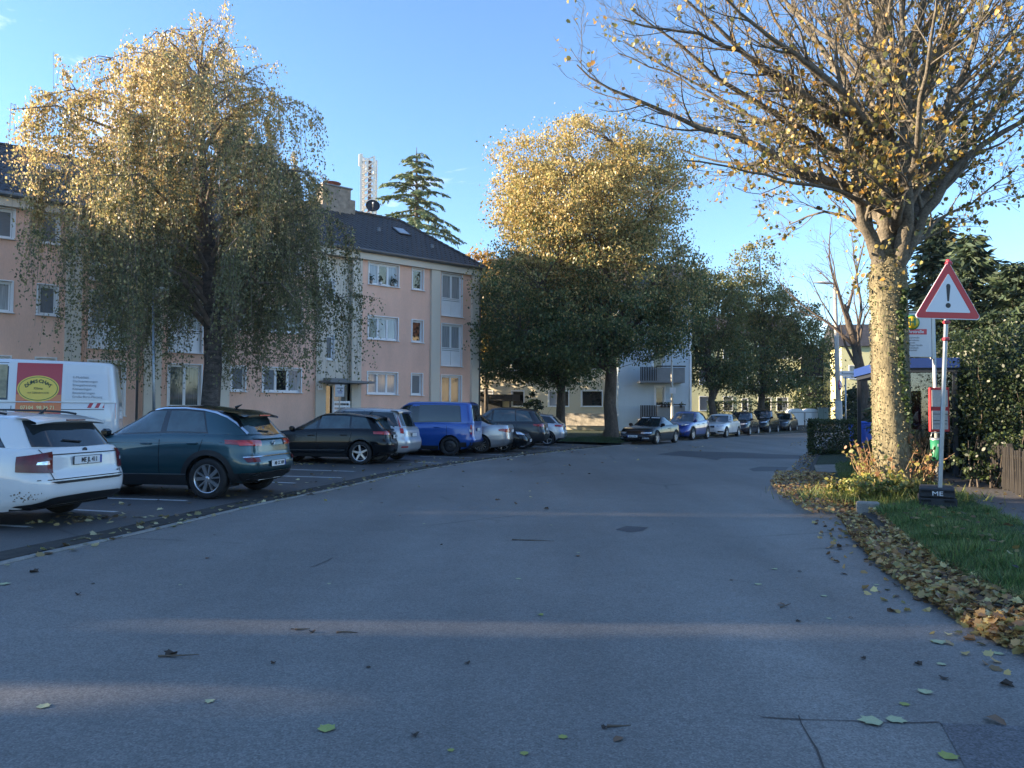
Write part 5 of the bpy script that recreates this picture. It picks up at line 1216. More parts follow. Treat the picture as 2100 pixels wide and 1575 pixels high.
# ---- tall cedar behind the roof
cb = (AT(848, 840, 62).x, 62.0, 0)
cedar = empty('cedar_tree', cb, label='tall open-branched cedar rising behind the roof of the pink block', cat='tree')
rn = random.Random(9); top = AT(851, 302, 62).z
MB().tube([Vector((0, 0, 0)), Vector((0, 0, top * .5)), Vector((.1, 0, top * .8)), Vector((.05, 0, top))], [.45, .3, .13, .02], 8, cap=False).build('trunk', M_BARK, cedar)
cm = MB(); pts, ups, sz = [], [], []
for k in range(96):
    z = top - .6 - 14.5 * (k / 95) ** 1.0; L = (.5 + 4.6 * min(1, (top - z) / 8.0)) * rn.uniform(.75, 1.2); a = k * 2.399 + rn.uniform(-.4, .4)
    d = Vector((math.cos(a), math.sin(a), .38 if z > top - 5 else .18)); path = bend_path((0, 0, z), d, L, 7, -.75, .05, rn); cm.tube(path, [.07, .055, .045, .035, .03, .02, .014, .006], 4, cap=False)
    for j in range(int(L * 15)):
        p, dd = at_path(path, rn.uniform(.12, 1)); lat = Vector((-dd.y, dd.x, 0)) * rn.choice((-1, 1)); l2 = rn.uniform(.25, .8) * (1.1 - .3); tip = p + lat * l2 + dd * l2 * .6 + Vector((0, 0, -.22 * l2))
        for m_ in range(9): 
            f_ = rn.random(); q = p.lerp(tip, f_); pts.append((q.x + rn.gauss(0, .05), q.y + rn.gauss(0, .05), q.z - rn.random() * .12)); ups.append(tuple((tip - p).normalized() + Vector((0, 0, -.25)))); sz.append(rn.uniform(.20, .42))
cm.build('branches', M_BARK, cedar)
cloud('crown', pts, sz, pick([(.15, .20, .09), (.12, .17, .08), (.18, .22, .09)], len(pts)), SLIVER, M_NEEDLE, cedar, up=ups, spread=.6, kind='stuff')

# ---- the big street tree with the ivy-clad trunk
Yt = 14.4; tb = (AT(1834, 985, Yt).x, Yt, .19)
big = empty('lime_tree', tb, label='large street tree with sunlit ivy-covered trunk and spreading half-bare golden crown beside the bus stop', cat='tree')
def L3(px, py, dy=0.0):
    g = AT(px, py, Yt + dy); return Vector((g.x - tb[0], dy, g.z - tb[2]))
rn = random.Random(21)
tpath = [L3(1836, 992), L3(1832, 950), L3(1829, 880), L3(1826, 780), L3(1823, 680), L3(1820, 610), L3(1820, 560), L3(1822, 515)]
tm_ = MB(); rows = []
for i in range(len(tpath) * 6 - 5):
    f = i / (len(tpath) * 6 - 6); p, d = at_path(tpath, f); r = float(np.interp(f, [0, .06, .2, .6, .85, 1], [.46, .38, .325, .31, .33, .20])); row = []
    for k in range(28):
        a = 2 * math.pi * k / 28; rr = r * (1 + .05 * math.sin(3 * a + f * 4) + .035 * math.sin(7 * a + 9 * f) + rn.gauss(0, .018) + (.10 * max(0, math.sin(4 * a + 1)) if f < .08 else 0))
        row.append((p.x + rr * math.cos(a), p.y + rr * math.sin(a), p.z))
    rows.append(row)
tm_.grid(rows, closed=True); tm_.build('trunk', M_BARKL, big)
bb = MB(); tips = []
F = L3(1820, 575)
limbs = [  # hand-placed main limbs, read off the photograph: (points, radius)
    ([F, L3(1800, 520, -.1), L3(1772, 455, -.3), L3(1758, 400, -.5), L3(1738, 300, -.8), L3(1722, 180, -1.0), L3(1700, 40, -1.2)], .15),
    ([F, L3(1815, 480), L3(1812, 400, .1), L3(1760, 345, .1), L3(1700, 300, 0), L3(1640, 262, -.2), L3(1560, 215, -.4), L3(1470, 160, -.5), L3(1390, 90, -.6), L3(1300, 20, -.7)], .15),
    ([L3(1818, 420), L3(1770, 395, -.2), L3(1700, 372, -.5), L3(1620, 335, -.8), L3(1540, 292, -1.0), L3(1440, 262, -1.3), L3(1340, 215, -1.5), L3(1250, 190, -1.6), L3(1185, 130, -1.6)], .105),
    ([L3(1815, 455), L3(1740, 400, .6), L3(1650, 365, 1.1), L3(1560, 340, 1.5), L3(1470, 330, 1.9), L3(1390, 300, 2.2)], .07),
    ([F, L3(1830, 480, .2), L3(1826, 380, .3), L3(1815, 260, .3), L3(1800, 120, .4), L3(1792, -60, .5), L3(1786, -220, .6)], .19),
    ([F, L3(1845, 470, .4), L3(1852, 350, .6), L3(1868, 200, .9), L3(1880, 60, 1.2), L3(1898, -120, 1.6)], .17),
    ([F, L3(1850, 500, -.2), L3(1862, 400, -.6), L3(1856, 260, -.9), L3(1850, 100, -1.2), L3(1846, -120, -1.5)], .15),
    ([F, L3(1858, 520, .1), L3(1900, 440, .1), L3(1938, 375, .2), L3(1985, 320, .3), L3(2060, 270, .3), L3(2180, 215, .4), L3(2300, 150, .4)], .13),
    ([L3(1845, 480), L3(1900, 400, .8), L3(1965, 330, 1.4), L3(2050, 215, 2.0), L3(2120, 100, 2.6), L3(2180, -60, 3)], .12),
    ([L3(1850, 430), L3(1910, 330, -.7), L3(1950, 200, -1.3), L3(2010, 60, -1.8), L3(2060, -120, -2.2)], .12),
    ([L3(1828, 380), L3(1780, 250, 1.0), L3(1700, 120, 1.8), L3(1620, 10, 2.5), L3(1540, -130, 3)], .12),
    ([L3(1826, 340), L3(1760, 230, -1.0), L3(1660, 130, -1.6), L3(1560, 60, -2.0), L3(1450, -30, -2.4)], .11),
    ([L3(1824, 300), L3(1700, 235, -.6), L3(1590, 150, -.9), L3(1480, 90, -1.0), L3(1380, 60, -1.2), L3(1280, 40, -1.2)], .09),
    ([L3(1852, 330), L3(1900, 180, .6), L3(1940, 40, 1.0), L3(1960, -140, 1.3)], .11),
    ([L3(1840, 500), L3(1820, 430, 1.2), L3(1800, 330, 2.2), L3(1790, 200, 3.2), L3(1760, 40, 4.0)], .11),
    ([L3(1835, 470), L3(1850, 400, -1.3), L3(1880, 300, -2.4), L3(1900, 150, -3.4), L3(1930, -60, -4.2)], .10),
    ([L3(1800, 520), L3(1770, 470, .7), L3(1720, 440, 1.1), L3(1660, 440, 1.5), L3(1620, 460, 1.7)], .05),
    ([L3(1822, 360), L3(1745, 290, -.3), L3(1650, 215, -.5), L3(1540, 120, -.8), L3(1430, 20, -1.0), L3(1330, -60, -1.2)], .09),
    ([L3(1826, 300), L3(1770, 180, .6), L3(1690, 60, 1.2), L3(1610, -60, 1.7)], .08),
    ([L3(1822, 400), L3(1720, 330, .9), L3(1610, 265, 1.6), L3(1490, 220, 2.1), L3(1370, 150, 2.5), L3(1270, 110, 2.6)], .075),
    ([L3(1820, 440), L3(1720, 395, -1.0), L3(1610, 370, -1.8), L3(1500, 345, -2.4), L3(1400, 330, -2.8)], .06),
    ([L3(1848, 300), L3(1905, 120, -.4), L3(1960, -40, -.8)], .08),
    ([L3(1852, 380), L3(1930, 260, .4), L3(2020, 160, .8), L3(2110, 20, 1.2)], .085),
    ([L3(1860, 520), L3(1930, 450, 1.0), L3(2010, 400, 1.6), L3(2090, 340, 2.0)], .06),
]
rl_ = random.Random(77)
for k in range(22):      # more boughs fanning up and out from the central leaders
    z0_ = rl_.uniform(5.0, 8.6); a = k * 2.399 + rl_.uniform(-.3, .3); el = R(rl_.uniform(24, 52)) + (z0_ - 5) * .10; L_b = rl_.uniform(4.2, 6.6) - (z0_ - 5) * .35
    limbs.append(([Vector(p) for p in bend_path((-.1, 0, z0_), Vector((math.cos(a) * math.cos(el), math.sin(a) * math.cos(el), math.sin(el))), L_b, 8, .22, .07, rl_)], rl_.uniform(.055, .085)))
spec = [(0, 0, 0, 0, 0, 8), (2.4, 1.9, .68, .50, .15, 5), (4.6, .85, .66, .36, .24, 3), (7.0, .38, .78, .26, .30, 3)]
for li_, (pts_, r) in enumerate(limbs):
    r *= 1.28 if li_ < 18 else 1.0
    sm = smooth_path([tuple(p) for p in pts_], .35); n = len(sm)
    sm = [Vector(p) + Vector((rn.gauss(0, .025), rn.gauss(0, .025), rn.gauss(0, .025))) * (i > 0) for i, p in enumerate(sm)]
    grow(bb, sm, r * 1.0, .012, 0, spec, tips, rn)
bo_ = bb.build('branches', mat('limb_bark', (0.13, 0.112, 0.085), .95, vary=.4, vscale=4, vary2=.4, v2scale=25, bump=.8, bscale=30), big); print('big tree verts', len(bb.v), 'tips', len(tips))
LP, LU = [], []
for t in tips:
    for k in range(4):
        p, d = at_path(t, rn.random()); 
        # thin out towards the tips of the left boughs, keep the inner lower crown leafy
        dist = math.hypot(p.x, p.y); low_ = max(0, 1 - abs(p.z - 5.6) / 2.0)
        dens = .06 + .6 * low_ * max(0, 1 - dist / 4.8) + (.06 if p.x > 0 else 0)
        if rn.random() < dens: LP.append((p.x + rn.gauss(0, .05), p.y + rn.gauss(0, .05), p.z - rn.random() * .08)); LU.append((d.x * .4, d.y * .4, -1))
for k in range(150):    # leaves on shoots at the fork and on the trunk
    a = rn.uniform(0, 6.28); z = rn.uniform(3.6, 5.0); LP.append((math.cos(a) * rn.uniform(.4, .75) - .1, math.sin(a) * rn.uniform(.4, .7), z)); LU.append((0, 0, -1))
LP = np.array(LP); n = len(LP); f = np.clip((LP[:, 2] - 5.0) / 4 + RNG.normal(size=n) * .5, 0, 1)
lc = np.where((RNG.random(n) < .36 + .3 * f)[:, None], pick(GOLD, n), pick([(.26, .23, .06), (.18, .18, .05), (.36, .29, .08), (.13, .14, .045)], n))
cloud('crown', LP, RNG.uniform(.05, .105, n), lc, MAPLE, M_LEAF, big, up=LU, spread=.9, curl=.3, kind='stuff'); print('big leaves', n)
# ivy and shoots on the trunk
IV, IU = [], []
for k in range(5200):
    f = rn.random() ** .9; p, d = at_path(tpath, f); a = rn.uniform(0, 6.283); r = float(np.interp(f, [0, .06, .2, .6, .85, 1], [.46, .38, .325, .31, .33, .20])) * rn.uniform(1.0, 1.10)
    IV.append((p.x + r * math.cos(a), p.y + r * math.sin(a), p.z + rn.gauss(0, .02))); IU.append((math.cos(a) * .6, math.sin(a) * .6, -.6))
IV = np.array(IV); gsel = (np.sin(IV[:, 2] * 2.3 + np.arctan2(IV[:, 1], IV[:, 0]) * 2) > .45)[:, None]
cloud('ivy', IV, RNG.uniform(.022, .045, len(IV)), np.where(gsel & (RNG.random(len(IV)) < .7)[:, None], pick([(.07, .10, .03), (.10, .13, .045)], len(IV)), pick([(.19, .165, .09), (.14, .125, .07), (.23, .20, .115), (.12, .12, .055)], len(IV))), OVAL, M_NEEDLE, big, up=IU, spread=1.0, kind='stuff')
iv2 = []
for k in range(420):
    f = rn.uniform(.3, .75); p, d = at_path(tpath, f); a = R(-68 + 14 * math.sin(f * 9)) + rn.gauss(0, .12); r = .345 * rn.uniform(1, 1.12); iv2.append((p.x + r * math.cos(a), p.y + r * math.sin(a), p.z))
cloud('ivy', iv2, RNG.uniform(.05, .09, len(iv2)), pick([(.06, .10, .03), (.12, .16, .06), (.04, .07, .02)], len(iv2)), OVAL, M_LEAFS, big, kind='stuff')
# shoots round the foot
ft = MB(); fl = []
for k in range(70):
    a = rn.uniform(0, 6.283); p = Vector((math.cos(a) * .5, math.sin(a) * .5, 0)); path = bend_path(p, Vector((math.cos(a) * .45, math.sin(a) * .45, 1)), rn.uniform(.35, .95), 4, .2, .18, rn)
    ft.tube(path, [.012, .009, .007, .005, .003], 4, cap=False)
    for j in range(7): q = at_path(path, rn.uniform(.2, 1))[0]; fl.append((q.x + rn.gauss(0, .04), q.y + rn.gauss(0, .04), q.z))
for k in range(5):
    q0 = L3(1860 + k * 6, 880 + k * 13, -.3)
    for j in range(5): fl.append((q0.x + rn.gauss(0, .05), q0.y, q0.z + rn.gauss(0, .05)))
ft.build('shoots', mat('shoot_bark', (.26, .18, .10), .9), big)
cloud('shoot_leaves', fl, RNG.uniform(.05, .11, len(fl)), pick([(.40, .20, .10), (.34, .28, .08), (.20, .22, .06), (.30, .16, .08)], len(fl)), OVAL, M_LEAF, big, kind='stuff')

# ---- bare tree behind the lamp post
bt = empty('bare_tree', (AT(1778, 880, 31).x, 31, .1), label='leafless dark tree behind the lamp post and the blue bins', cat='tree')
rn = random.Random(33); mb = MB(); tps = []
tr0 = [Vector((0, 0, 0)), Vector((-.05, 0, 1.5)), Vector((-.2, 0, 3.0)), Vector((-.5, 0, 4.4)), Vector((-.9, 0, 5.8))]
MB().tube(tr0, [.26, .22, .19, .15, .10], 10, cap=False).build('trunk', M_BARK, bt)
sp2 = [(0, 0, 0, 0, 0, 6), (1.6, 1.9, .6, .35, .13, 4), (3.0, .9, .6, .2, .18, 3), (4, .45, .6, .1, .2, 3)]
for k in range(9):
    p, d = at_path(tr0, .45 + .06 * k); a = k * 2.4; grow(mb, bend_path(p, Vector((math.cos(a) * .75 - .15, math.sin(a) * .5, 1.1)), rn.uniform(3.2, 4.6), 8, .3, .09, rn), .085, .012, 0, sp2, tps, rn)
mb.build('branches', M_TWIG, bt)
LPb = []
for t in tps:
    if rn.random() < .05: LPb.append(tuple(t[-1]))
cloud('last_leaves', LPb, .12, pick(GOLD, len(LPb)), OVAL, M_LEAF, bt, kind='stuff')

# ---- conifers, hedges and shrubs
def conifer(label, px, Y, top_px, w, seed, base_z=.2, cols=((.030, .055, .034), (.042, .070, .038), (.06, .09, .04)), dens=1.0, name='conifer_tree'):
    g = AT(px, 880, Y); H = AT(px, top_px, Y).z - base_z; t = empty(name, (g.x, Y, base_z), label=label, cat='tree', group='evergreens along the footpath'); rn = random.Random(seed)
    MB().tube([Vector((0, 0, 0)), Vector((0, 0, H * .96))], [.22, .02], 8, cap=False).build('trunk', M_BARK, t)
    mb = MB(); pts, ups = [], []
    nb = int(H * 20 * dens)
    for k in range(nb):
        f = (k + rn.random()) / nb; z = .15 + f * (H - .3); L = w * (1 - f ** 1.25) * rn.uniform(.7, 1.12) + .18; a = k * 2.399 + rn.uniform(-.5, .5)
        path = bend_path((0, 0, z), Vector((math.cos(a), math.sin(a), .25)), L, 4, -.45, .09, rn)
        if k % 2 == 0: mb.tube(path, [.03, .024, .018, .01, .004], 3, cap=False)
        for j in range(int(34 + L * 44)):
            p, d = at_path(path, rn.random() ** .6); pts.append((p.x + rn.gauss(0, .11), p.y + rn.gauss(0, .11), p.z + rn.gauss(0, .07) - .04)); ups.append((d.x + rn.gauss(0, .3), d.y + rn.gauss(0, .3), -.4))
    mb.build('branches', M_BARK, t); P_ = np.array(pts)
    cloud('crown', P_, RNG.uniform(.18, .40, len(P_)), pick(cols, len(P_), jit=.25), SLIVER if dens < 2 else DIAMOND, M_NEEDLE, t, up=ups, spread=.7, kind='stuff')
    return t
conifer('tall dark conifer just behind the bus shelter and the big tree', 1925, 23, 440, 2.0, 41)
conifer('broad blue-green conifer behind the warning sign', 1995, 21, 478, 2.9, 42)
conifer('dark spreading conifer right of the warning sign', 2085, 20, 530, 3.2, 43)
conifer('conifer at the edge of view behind the lattice fence', 2190, 19, 520, 3.0, 44)
def shrub(name, label, c, dims, n, cols, leaf=.09, seed=1, group=None, cat='shrub', box=False, mt=None, rz=0.0, sh=OVAL):
    t = empty(name, c, rz, label=label, cat=cat, group=group); rn = random.Random(seed); dx, dy, dz = dims
    mb = MB()
    for k in range(14): mb.tube(bend_path((rn.gauss(0, dx * .18), rn.gauss(0, dy * .18), 0), Vector((rn.gauss(0, .4), rn.gauss(0, .4), 1)), dz * rn.uniform(.5, .9), 4, .1, .12, rn), [.02, .016, .012, .008, .004], 4, cap=False)
    mb.build('stems', M_BARK, t)
    if box:
        q = RNG.uniform(-1, 1, size=(n, 3)); ax = RNG.integers(0, 3, n); sg = np.sign(RNG.uniform(-1, 1, n)); q[np.arange(n), ax] = sg * (1 - np.abs(RNG.normal(size=n)) * .07)
        P_ = q * np.array([dx / 2, dy / 2, dz / 2]) + np.array([0, 0, dz / 2]); P_ += RNG.normal(size=P_.shape) * .03
    else:
        P_, _ = clumps([(0, 0, dz * .5, dx / 2, dy / 2, dz * .5)], max(8, n // 30), 30, min(dims) * .10, .7); P_[:, 2] = np.abs(P_[:, 2])
    cloud('foliage', P_, RNG.uniform(.6, 1.3, len(P_)) * leaf, pick(cols, len(P_), jit=.28), sh, mt or M_LEAFS, t, curl=.2, kind='stuff')
    return t
DG = [(.020, .038, .014), (.030, .050, .018), (.040, .058, .02)]; MG = [(.05, .075, .022), (.07, .09, .025), (.035, .055, .02)]
g = AT(1727, 935, 26.5); shrub('clipped_hedge', 'low clipped hedge at the kerb in front of the lamp post', (g.x - .05, 27.1, .1), (1.55, 1.7, 1.15), 9000, MG[:2] + DG[2:], .07, 51, cat='hedge', box=True, rz=R(-25))
shrub('clipped_hedge', 'dark hedge behind the white recycling containers', (AT(1580, 870, 74).x + 2.5, 75.5, .4), (16, 2, 2.2), 7000, DG, .2, 52, cat='hedge', box=True)
for i, (px, Y, w, h_, lb) in enumerate([(1660, 72, 3.2, 4.6, 'round green bush above the recycling containers'), (1765, 62, 3.0, 3.6, 'green bush in front of the yellow house at the side street')]):
    g = AT(px, 860, Y); shrub('bush', lb, (g.x, Y, .3), (w, w, h_), 3600, DG + MG[:1], .2, 60 + i)
for i, (px, Y, w, h_, lb) in enumerate([(1965, 17.2, 1.9, 3.1, 'tall dark bush right of the bus shelter behind the timetable'), (2020, 16.2, 2.0, 2.6, 'dense dark bush behind the lattice fence'), (2075, 15.0, 2.2, 3.3, 'bush with upright pale shoots at the right side of the footpath'), (2150, 13.6, 2.2, 2.8, 'bush at the right edge beyond the footpath')]):
    g = AT(px, 960, Y); shrub('bush', lb, (g.x + .3, Y + .6, .22), (w, w, h_), 11500, DG, .062, 70 + i, group='bushes along the footpath')
shrub('bush', 'low evergreen behind the seated person inside the shelter', (AT(1880, 900, 19.8).x + .4, 20.4, .2), (2.6, 1.0, 2.2), 5200, DG + MG[:1], .08, 79)
shrub('bush', 'straggly dark creeper growing over the picket fence', (G(2060, 1000, .22).x + .1, G(2060, 1000, .22).y + .05, .22), (1.9, .5, .95), 1800, DG + MG, .07, 83)
shrub('bush', 'sunlit yellow-green weeds at the kerb corner before the big tree', (5.75, 12.15, .12), (1.5, 1.4, .42), 3000, [(.20, .20, .05), (.14, .18, .045), (.26, .22, .07)], .06, 80)
g = AT(1093, 830, 50); shrub('conical_yew', 'small dark cone-shaped evergreen before the cream house', (g.x, 50, .2), (1.1, 1.1, 2.6), 1500, DG[:2], .14, 81)
cm2 = bpy.context
# ================================================================== NEIGHBOURING BUILDINGS
M_BLUEW = mat('pale_cladding', (0.50, 0.58, 0.64), .8, vary=.05, vscale=1)
M_CREAM2 = mat('cream_wall', (0.60, 0.53, 0.38), .9, vary=.08, vscale=.6)
M_YEL = mat('yellow_wall', (0.62, 0.60, 0.34), .9, vary=.05, vscale=.6)
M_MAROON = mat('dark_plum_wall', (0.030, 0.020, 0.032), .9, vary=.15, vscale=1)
M_ROOFB = mat('brown_roof', (0.16, 0.09, 0.06), .85, vary=.25, vscale=2)
M_WOOD = mat('dark_wood', (0.024, 0.021, 0.019), .85, vary=.3, vscale=6)
M_GREYC = mat('grey_cement', (0.22, 0.23, 0.24), .9, vary=.12, vscale=2)

def house(name, label, x, y, ang, w, d, h, wallm, wins, roofm=None, rise=0, cat='house', overhang=.4, simple=True):
    """front wall along local +x from the origin; wins: (x0,x1,z0,z1,kinds)"""
    b = empty(name, (x, y, 0), ang, label=label, cat=cat)
    holed_wall(0, w, -.5, h, [w_[:4] for w_ in wins], depth=.16).build('wall', wallm, b)
    MB().add([(0, 0, -.5), (0, d, -.5), (0, d, h), (0, 0, h), (w, 0, -.5), (w, d, -.5), (w, d, h), (w, 0, h)], [(3, 2, 1, 0), (4, 5, 6, 7), (1, 2, 6, 5), (3, 7, 6, 2)]).build('side_wall', wallm, b)
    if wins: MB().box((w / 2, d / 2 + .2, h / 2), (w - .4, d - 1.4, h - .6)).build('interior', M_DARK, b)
    for x0, x1, z0, z1, k in wins: window(b, x0, x1, z0, z1, len(k), tuple(k), depth=.16, trim=.1, simple=simple)
    if roofm:
        o = overhang; z = h + .02
        if rise: MB().add([(-o, -o, z), (w + o, -o, z), (w + o, d + o, z), (-o, d + o, z), (-o, d / 2, z + rise), (w + o, d / 2, z + rise)], [(0, 1, 5, 4), (2, 3, 4, 5), (0, 4, 3), (1, 2, 5), (3, 2, 1, 0)]).build('roof', roofm, b)
        else: MB().box((w / 2, d / 2, h + .15), (w + 2 * o, d + 2 * o, .25)).build('roof', roofm, b)
    return b
# pale blue clad gable with two balconies
gx = lambda px, Y: AT(px, 840, Y).x
Yb = 56.0; X0 = gx(1268, Yb); WB = gx(1417, Yb) - X0
def bxp(px): return gx(px, Yb) - X0
def bz(y, px=1340): return AT(px, y, Yb).z
blue = house('clad_house', 'pale blue clad house with two stacked balconies behind the parked coupe', X0, Yb, 0, WB, 9, 10.2, M_BLUEW,
    [(bxp(1338), bxp(1361), bz(757), bz(706), 'g'), (bxp(1343), bxp(1363), bz(833), bz(792), 'g')], MATS['roof_tile'], 3.0, simple=False)
sd_ = MB(); z = 0.0
while z < 10.0:
    for (a, b) in ((0, bxp(1336)), (bxp(1366), WB)):
        sd_.add([(a, -.004, z + .215), (b, -.004, z + .215), (b, -.03, z), (a, -.03, z), (a, .0, z - .002), (b, .0, z - .002)], [(3, 2, 1, 0), (4, 5, 2, 3)])
    z += .215
so = sd_.build('cladding', M_BLUEW, blue); so['kind'] = 'stuff'
MB().box((WB - .03, -.05, 5), (.12, .12, 10)).build('corner_pipe', M_PVC, blue)
for zt_, lab in ((bz(753), 0), (bz(830), 1)):
    a, m_, b = bxp(1307), bxp(1341), bxp(1397); zb0 = zt_ - 1.05
    bal = MB().box(((a + b) / 2, -.62, zb0 - .05), (b - a, 1.2, .14)).build('balcony', M_GREYC, blue)
    MB().box(((m_ + b) / 2, -1.2, zb0 + .48), (b - m_, .06, .95)).build('balcony_front', M_GREYC, bal)
    MB().box(((m_ + b) / 2, -1.2, zt_), (b - m_ + .1, .14, .08)).build('hand_rail', M_WOOD, bal)
    for k in range(10): MB().box((a + (m_ - a) * (k + .5) / 10, -1.2, zb0 + .5), ((m_ - a) / 10 * .72, .03, 1.0)).build('slat', M_WOOD, bal)
    if lab:
        for k, px in enumerate((1350, 1357, 1364, 1371, 1389)):
            r_ = empty('flower_pot', (X0 + bxp(px), Yb - 1.28, zt_ - .06), label='dark flower pot hung on the lower balcony rail of the pale blue house', cat='flower pot', group='flower pots on the balcony rail')
            MB().lathe([(0, -.14), (.07, -.14), (.11, .06), (0, .06)], 10).build('pot', M_BLACK, r_)
            cloud('plant', RNG.normal(size=(24, 3)) * .07 + np.array([0, 0, .14]), .12, pick(DG, 24), OVAL, M_LEAFS, r_)
# cream block with the brown roof, sunlit through the trees
dxy = Vector((.94, -.34)).normalized()
cream = house('apartment_house', 'sunlit cream apartment house with brown roof glimpsed behind the maples', -3.4, 61.2, math.atan2(dxy.y, dxy.x), 12.2, 10, 11.2, M_CREAM2,
    [(x, x + w, z, z + 1.2, k) for z in (1.9, 4.7, 7.5) for x, w, k in ((.7, 1.3, 'gc'), (3.6, 1.0, 'g'), (6.6, 1.6, 'cg'), (9.2, 1.6, 'gg'))], M_ROOFB, 3.4)
MB().box((2.6, -.9, 2.55), (3.4, 1.8, .5)).build('canopy', M_WOOD, cream)
MB().box((2.0, -.15, 1.1), (1.7, .2, 2.4)).build('entrance', M_DARK, cream)
for k in (0, 1): MB().box((1.1 + 3.0 * k, -1.7, 1.2), (.12, .12, 2.4)).build('post', M_WOOD, cream)
MB().box((3.0, 4.2, 14.2), (1.2, .8, 1.8)).build('chimney', M_BRICK, cream)
MB().box((9.8, -1.2, .95), (3.4, .9, .9)).build('planter_wall', mat('rubble_wall', (.34, .30, .24), .95, vary=.4, vscale=4), cream)
# yellow block far down the street
house('yellow_block', 'yellow apartment block far behind the parked cars at the end of the street', gx(1417, 82), 82, R(-6), gx(1650, 80) - gx(1417, 82), 10, 9.4, M_YEL,
    [(x, x + w, z, z + h_, k) for z in (1.7, 4.5, 7.2) for x, w, h_, k in ((.9, 1.1, 1.5, 's'), (3.4, .9, 1.5, 'g'), (5.3, .6, 1.3, 'g'), (7.0, 1.3, 1.4, 'cg'), (8.9, 1.1, 1.4, 'gc'), (10.8, .6, 1.4, 'g'))], M_MAROON, 3.0, cat='apartment block')
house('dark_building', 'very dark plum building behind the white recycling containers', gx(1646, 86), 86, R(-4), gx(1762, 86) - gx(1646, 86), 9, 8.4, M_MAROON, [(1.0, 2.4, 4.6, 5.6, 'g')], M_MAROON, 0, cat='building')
house('yellow_house', 'small pale yellow house with dark roof right of the lamp post', gx(1727, 76), 76, R(-10), 9, 8, 8.1, M_YEL,
    [(x, x + w, z, z + 1.3, k) for z in (1.9, 4.9) for x, w, k in ((.7, 1.0, 'cg'), (2.6, 1.0, 'cc'), (5.5, 1.2, 'g'))], MATS['roof_tile'], 2.6)
# lattice mast behind the pink block
ms = empty('lattice_mast', (AT(756, 400, 95).x, 95, 0), label='white steel lattice mast rising behind the roof beside the satellite dish', cat='mast')
mb = MB(); zt_ = AT(756, 325, 95).z; wm = .78; nst = 20
M_MAST = mat('mast_white', (.85, .80, .72), .6)
for sx in (-1, 1):
    for sy in (-1, 1): MB().box((sx * wm, sy * wm, zt_ / 2), (.26, .26, zt_ + .6 * (sx < 0))).build('leg', M_MAST, ms)
for k in range(nst):
    z0, z1 = zt_ - (k + 1) * .75, zt_ - k * .75
    for sy in (-1, 1):
        mb.tube([(-wm, sy * wm, z0), (wm, sy * wm, z1)], .10, 4); mb.tube([(sy * wm, -wm, z0), (sy * wm, wm, z1)], .10, 4); mb.tube([(wm, sy * wm, z0), (-wm, sy * wm, z1)], .04, 4)
mb.build('bracing', M_MAST, ms)
MB().box((.1, .1, zt_ / 2), (.34, .5, zt_ - .6)).build('shade_core', M_ROOFB, ms)  # brown box added for the warm shade behind the bracing
for k in range(3): MB().box((-.95 + .9 * k, -.9, zt_ - .5 - .5 * k), (.28, .2, 1.5), bev=.03).build('antenna', M_MAST, ms)
# unseen block and tree added to shape street shade; opposite house the windows mirror
nb1 = empty('shade_block', (0, 0, 0), label='unseen cream block added left of the view, its slotted top shading the street', cat='building')
MB().box((-44, 3.6, 3.9), (11, 36, 7.8)).build('wall', M_CREAM2, nb1)
for y0, y1, zt2 in ((-14, 3.9, 13.0), (3.97, 4.36, 12.6), (4.43, 4.61, 12.4), (4.61, 4.88, 7.75), (4.88, 5.10, 12.2), (5.17, 6.0, 12.6), (6.0, 6.19, 8.5), (6.19, 7.2, 13.2), (7.27, 9.3, 12.6), (9.38, 12.02, 12.4), (12.02, 12.22, 8.8), (12.22, 12.7, 11.7), (12.7, 16.1, 10.4), (16.1, 21.6, 13.2)):  # made-up heights and narrow slots that shape the sun streaks
    MB().box((-42.5, (y0 + y1) / 2, (7.7 + zt2) / 2), (6.5, y1 - y0, zt2 - 7.7)).build('shade_mass', M_CREAM2, nb1)
MB().box((-41.5, 4.745, 10.9), (4.0, .27, 2.4)).build('shade_bridge', M_CREAM2, nb1)
nt_ = empty('streak_breaker_tree', (-30, 8, 0), label='unseen half-bare tree added left of the view to break up the sun streaks on the road', cat='tree')
MB().tube([(0, 0, 0), (.1, 0, 4), (0, 0, 9)], [.3, .25, .08], 8).build('trunk', mat('bark', (0.085, 0.068, 0.052)), nt_)
Pn, _n = clumps([(0, 0, 8.2, 3.0, 7.5, 3.4)], 42, 26, .42, .9); cloud('crown', Pn, .26, pick(OLIVE, len(Pn)), OVAL, M_LEAF, nt_, kind='stuff')  # sparse leaf cloud added out of view to break the streaks
opp = house('opposite_house', 'sunlit cream house across the road outside the view, mirrored in the windows', 33, 33, R(-90), 22, 9, 5.2, M_CREAM2, [(x, x + 1.4, z, z + 1.3, 'gc') for x in (1.5, 5, 8.5, 12, 15.5, 19) for z in (1.6,)], M_ROOFB, 3.0)

# ================================================================== STREET FURNITURE
M_GALV = mat('galvanised', (0.30, 0.33, 0.36), .4, .75, vary=.12, vscale=8)
M_SRED = mat('sign_red_film', (0.50, 0.02, 0.03), .35); M_SWHITE = mat('sign_white', (0.66, 0.68, 0.72), .4); M_CLAMP = mat('red_clamp', (.32, .03, .05), .4)
M_SBLUE = mat('sign_blue', (0.02, 0.05, 0.32), .4)
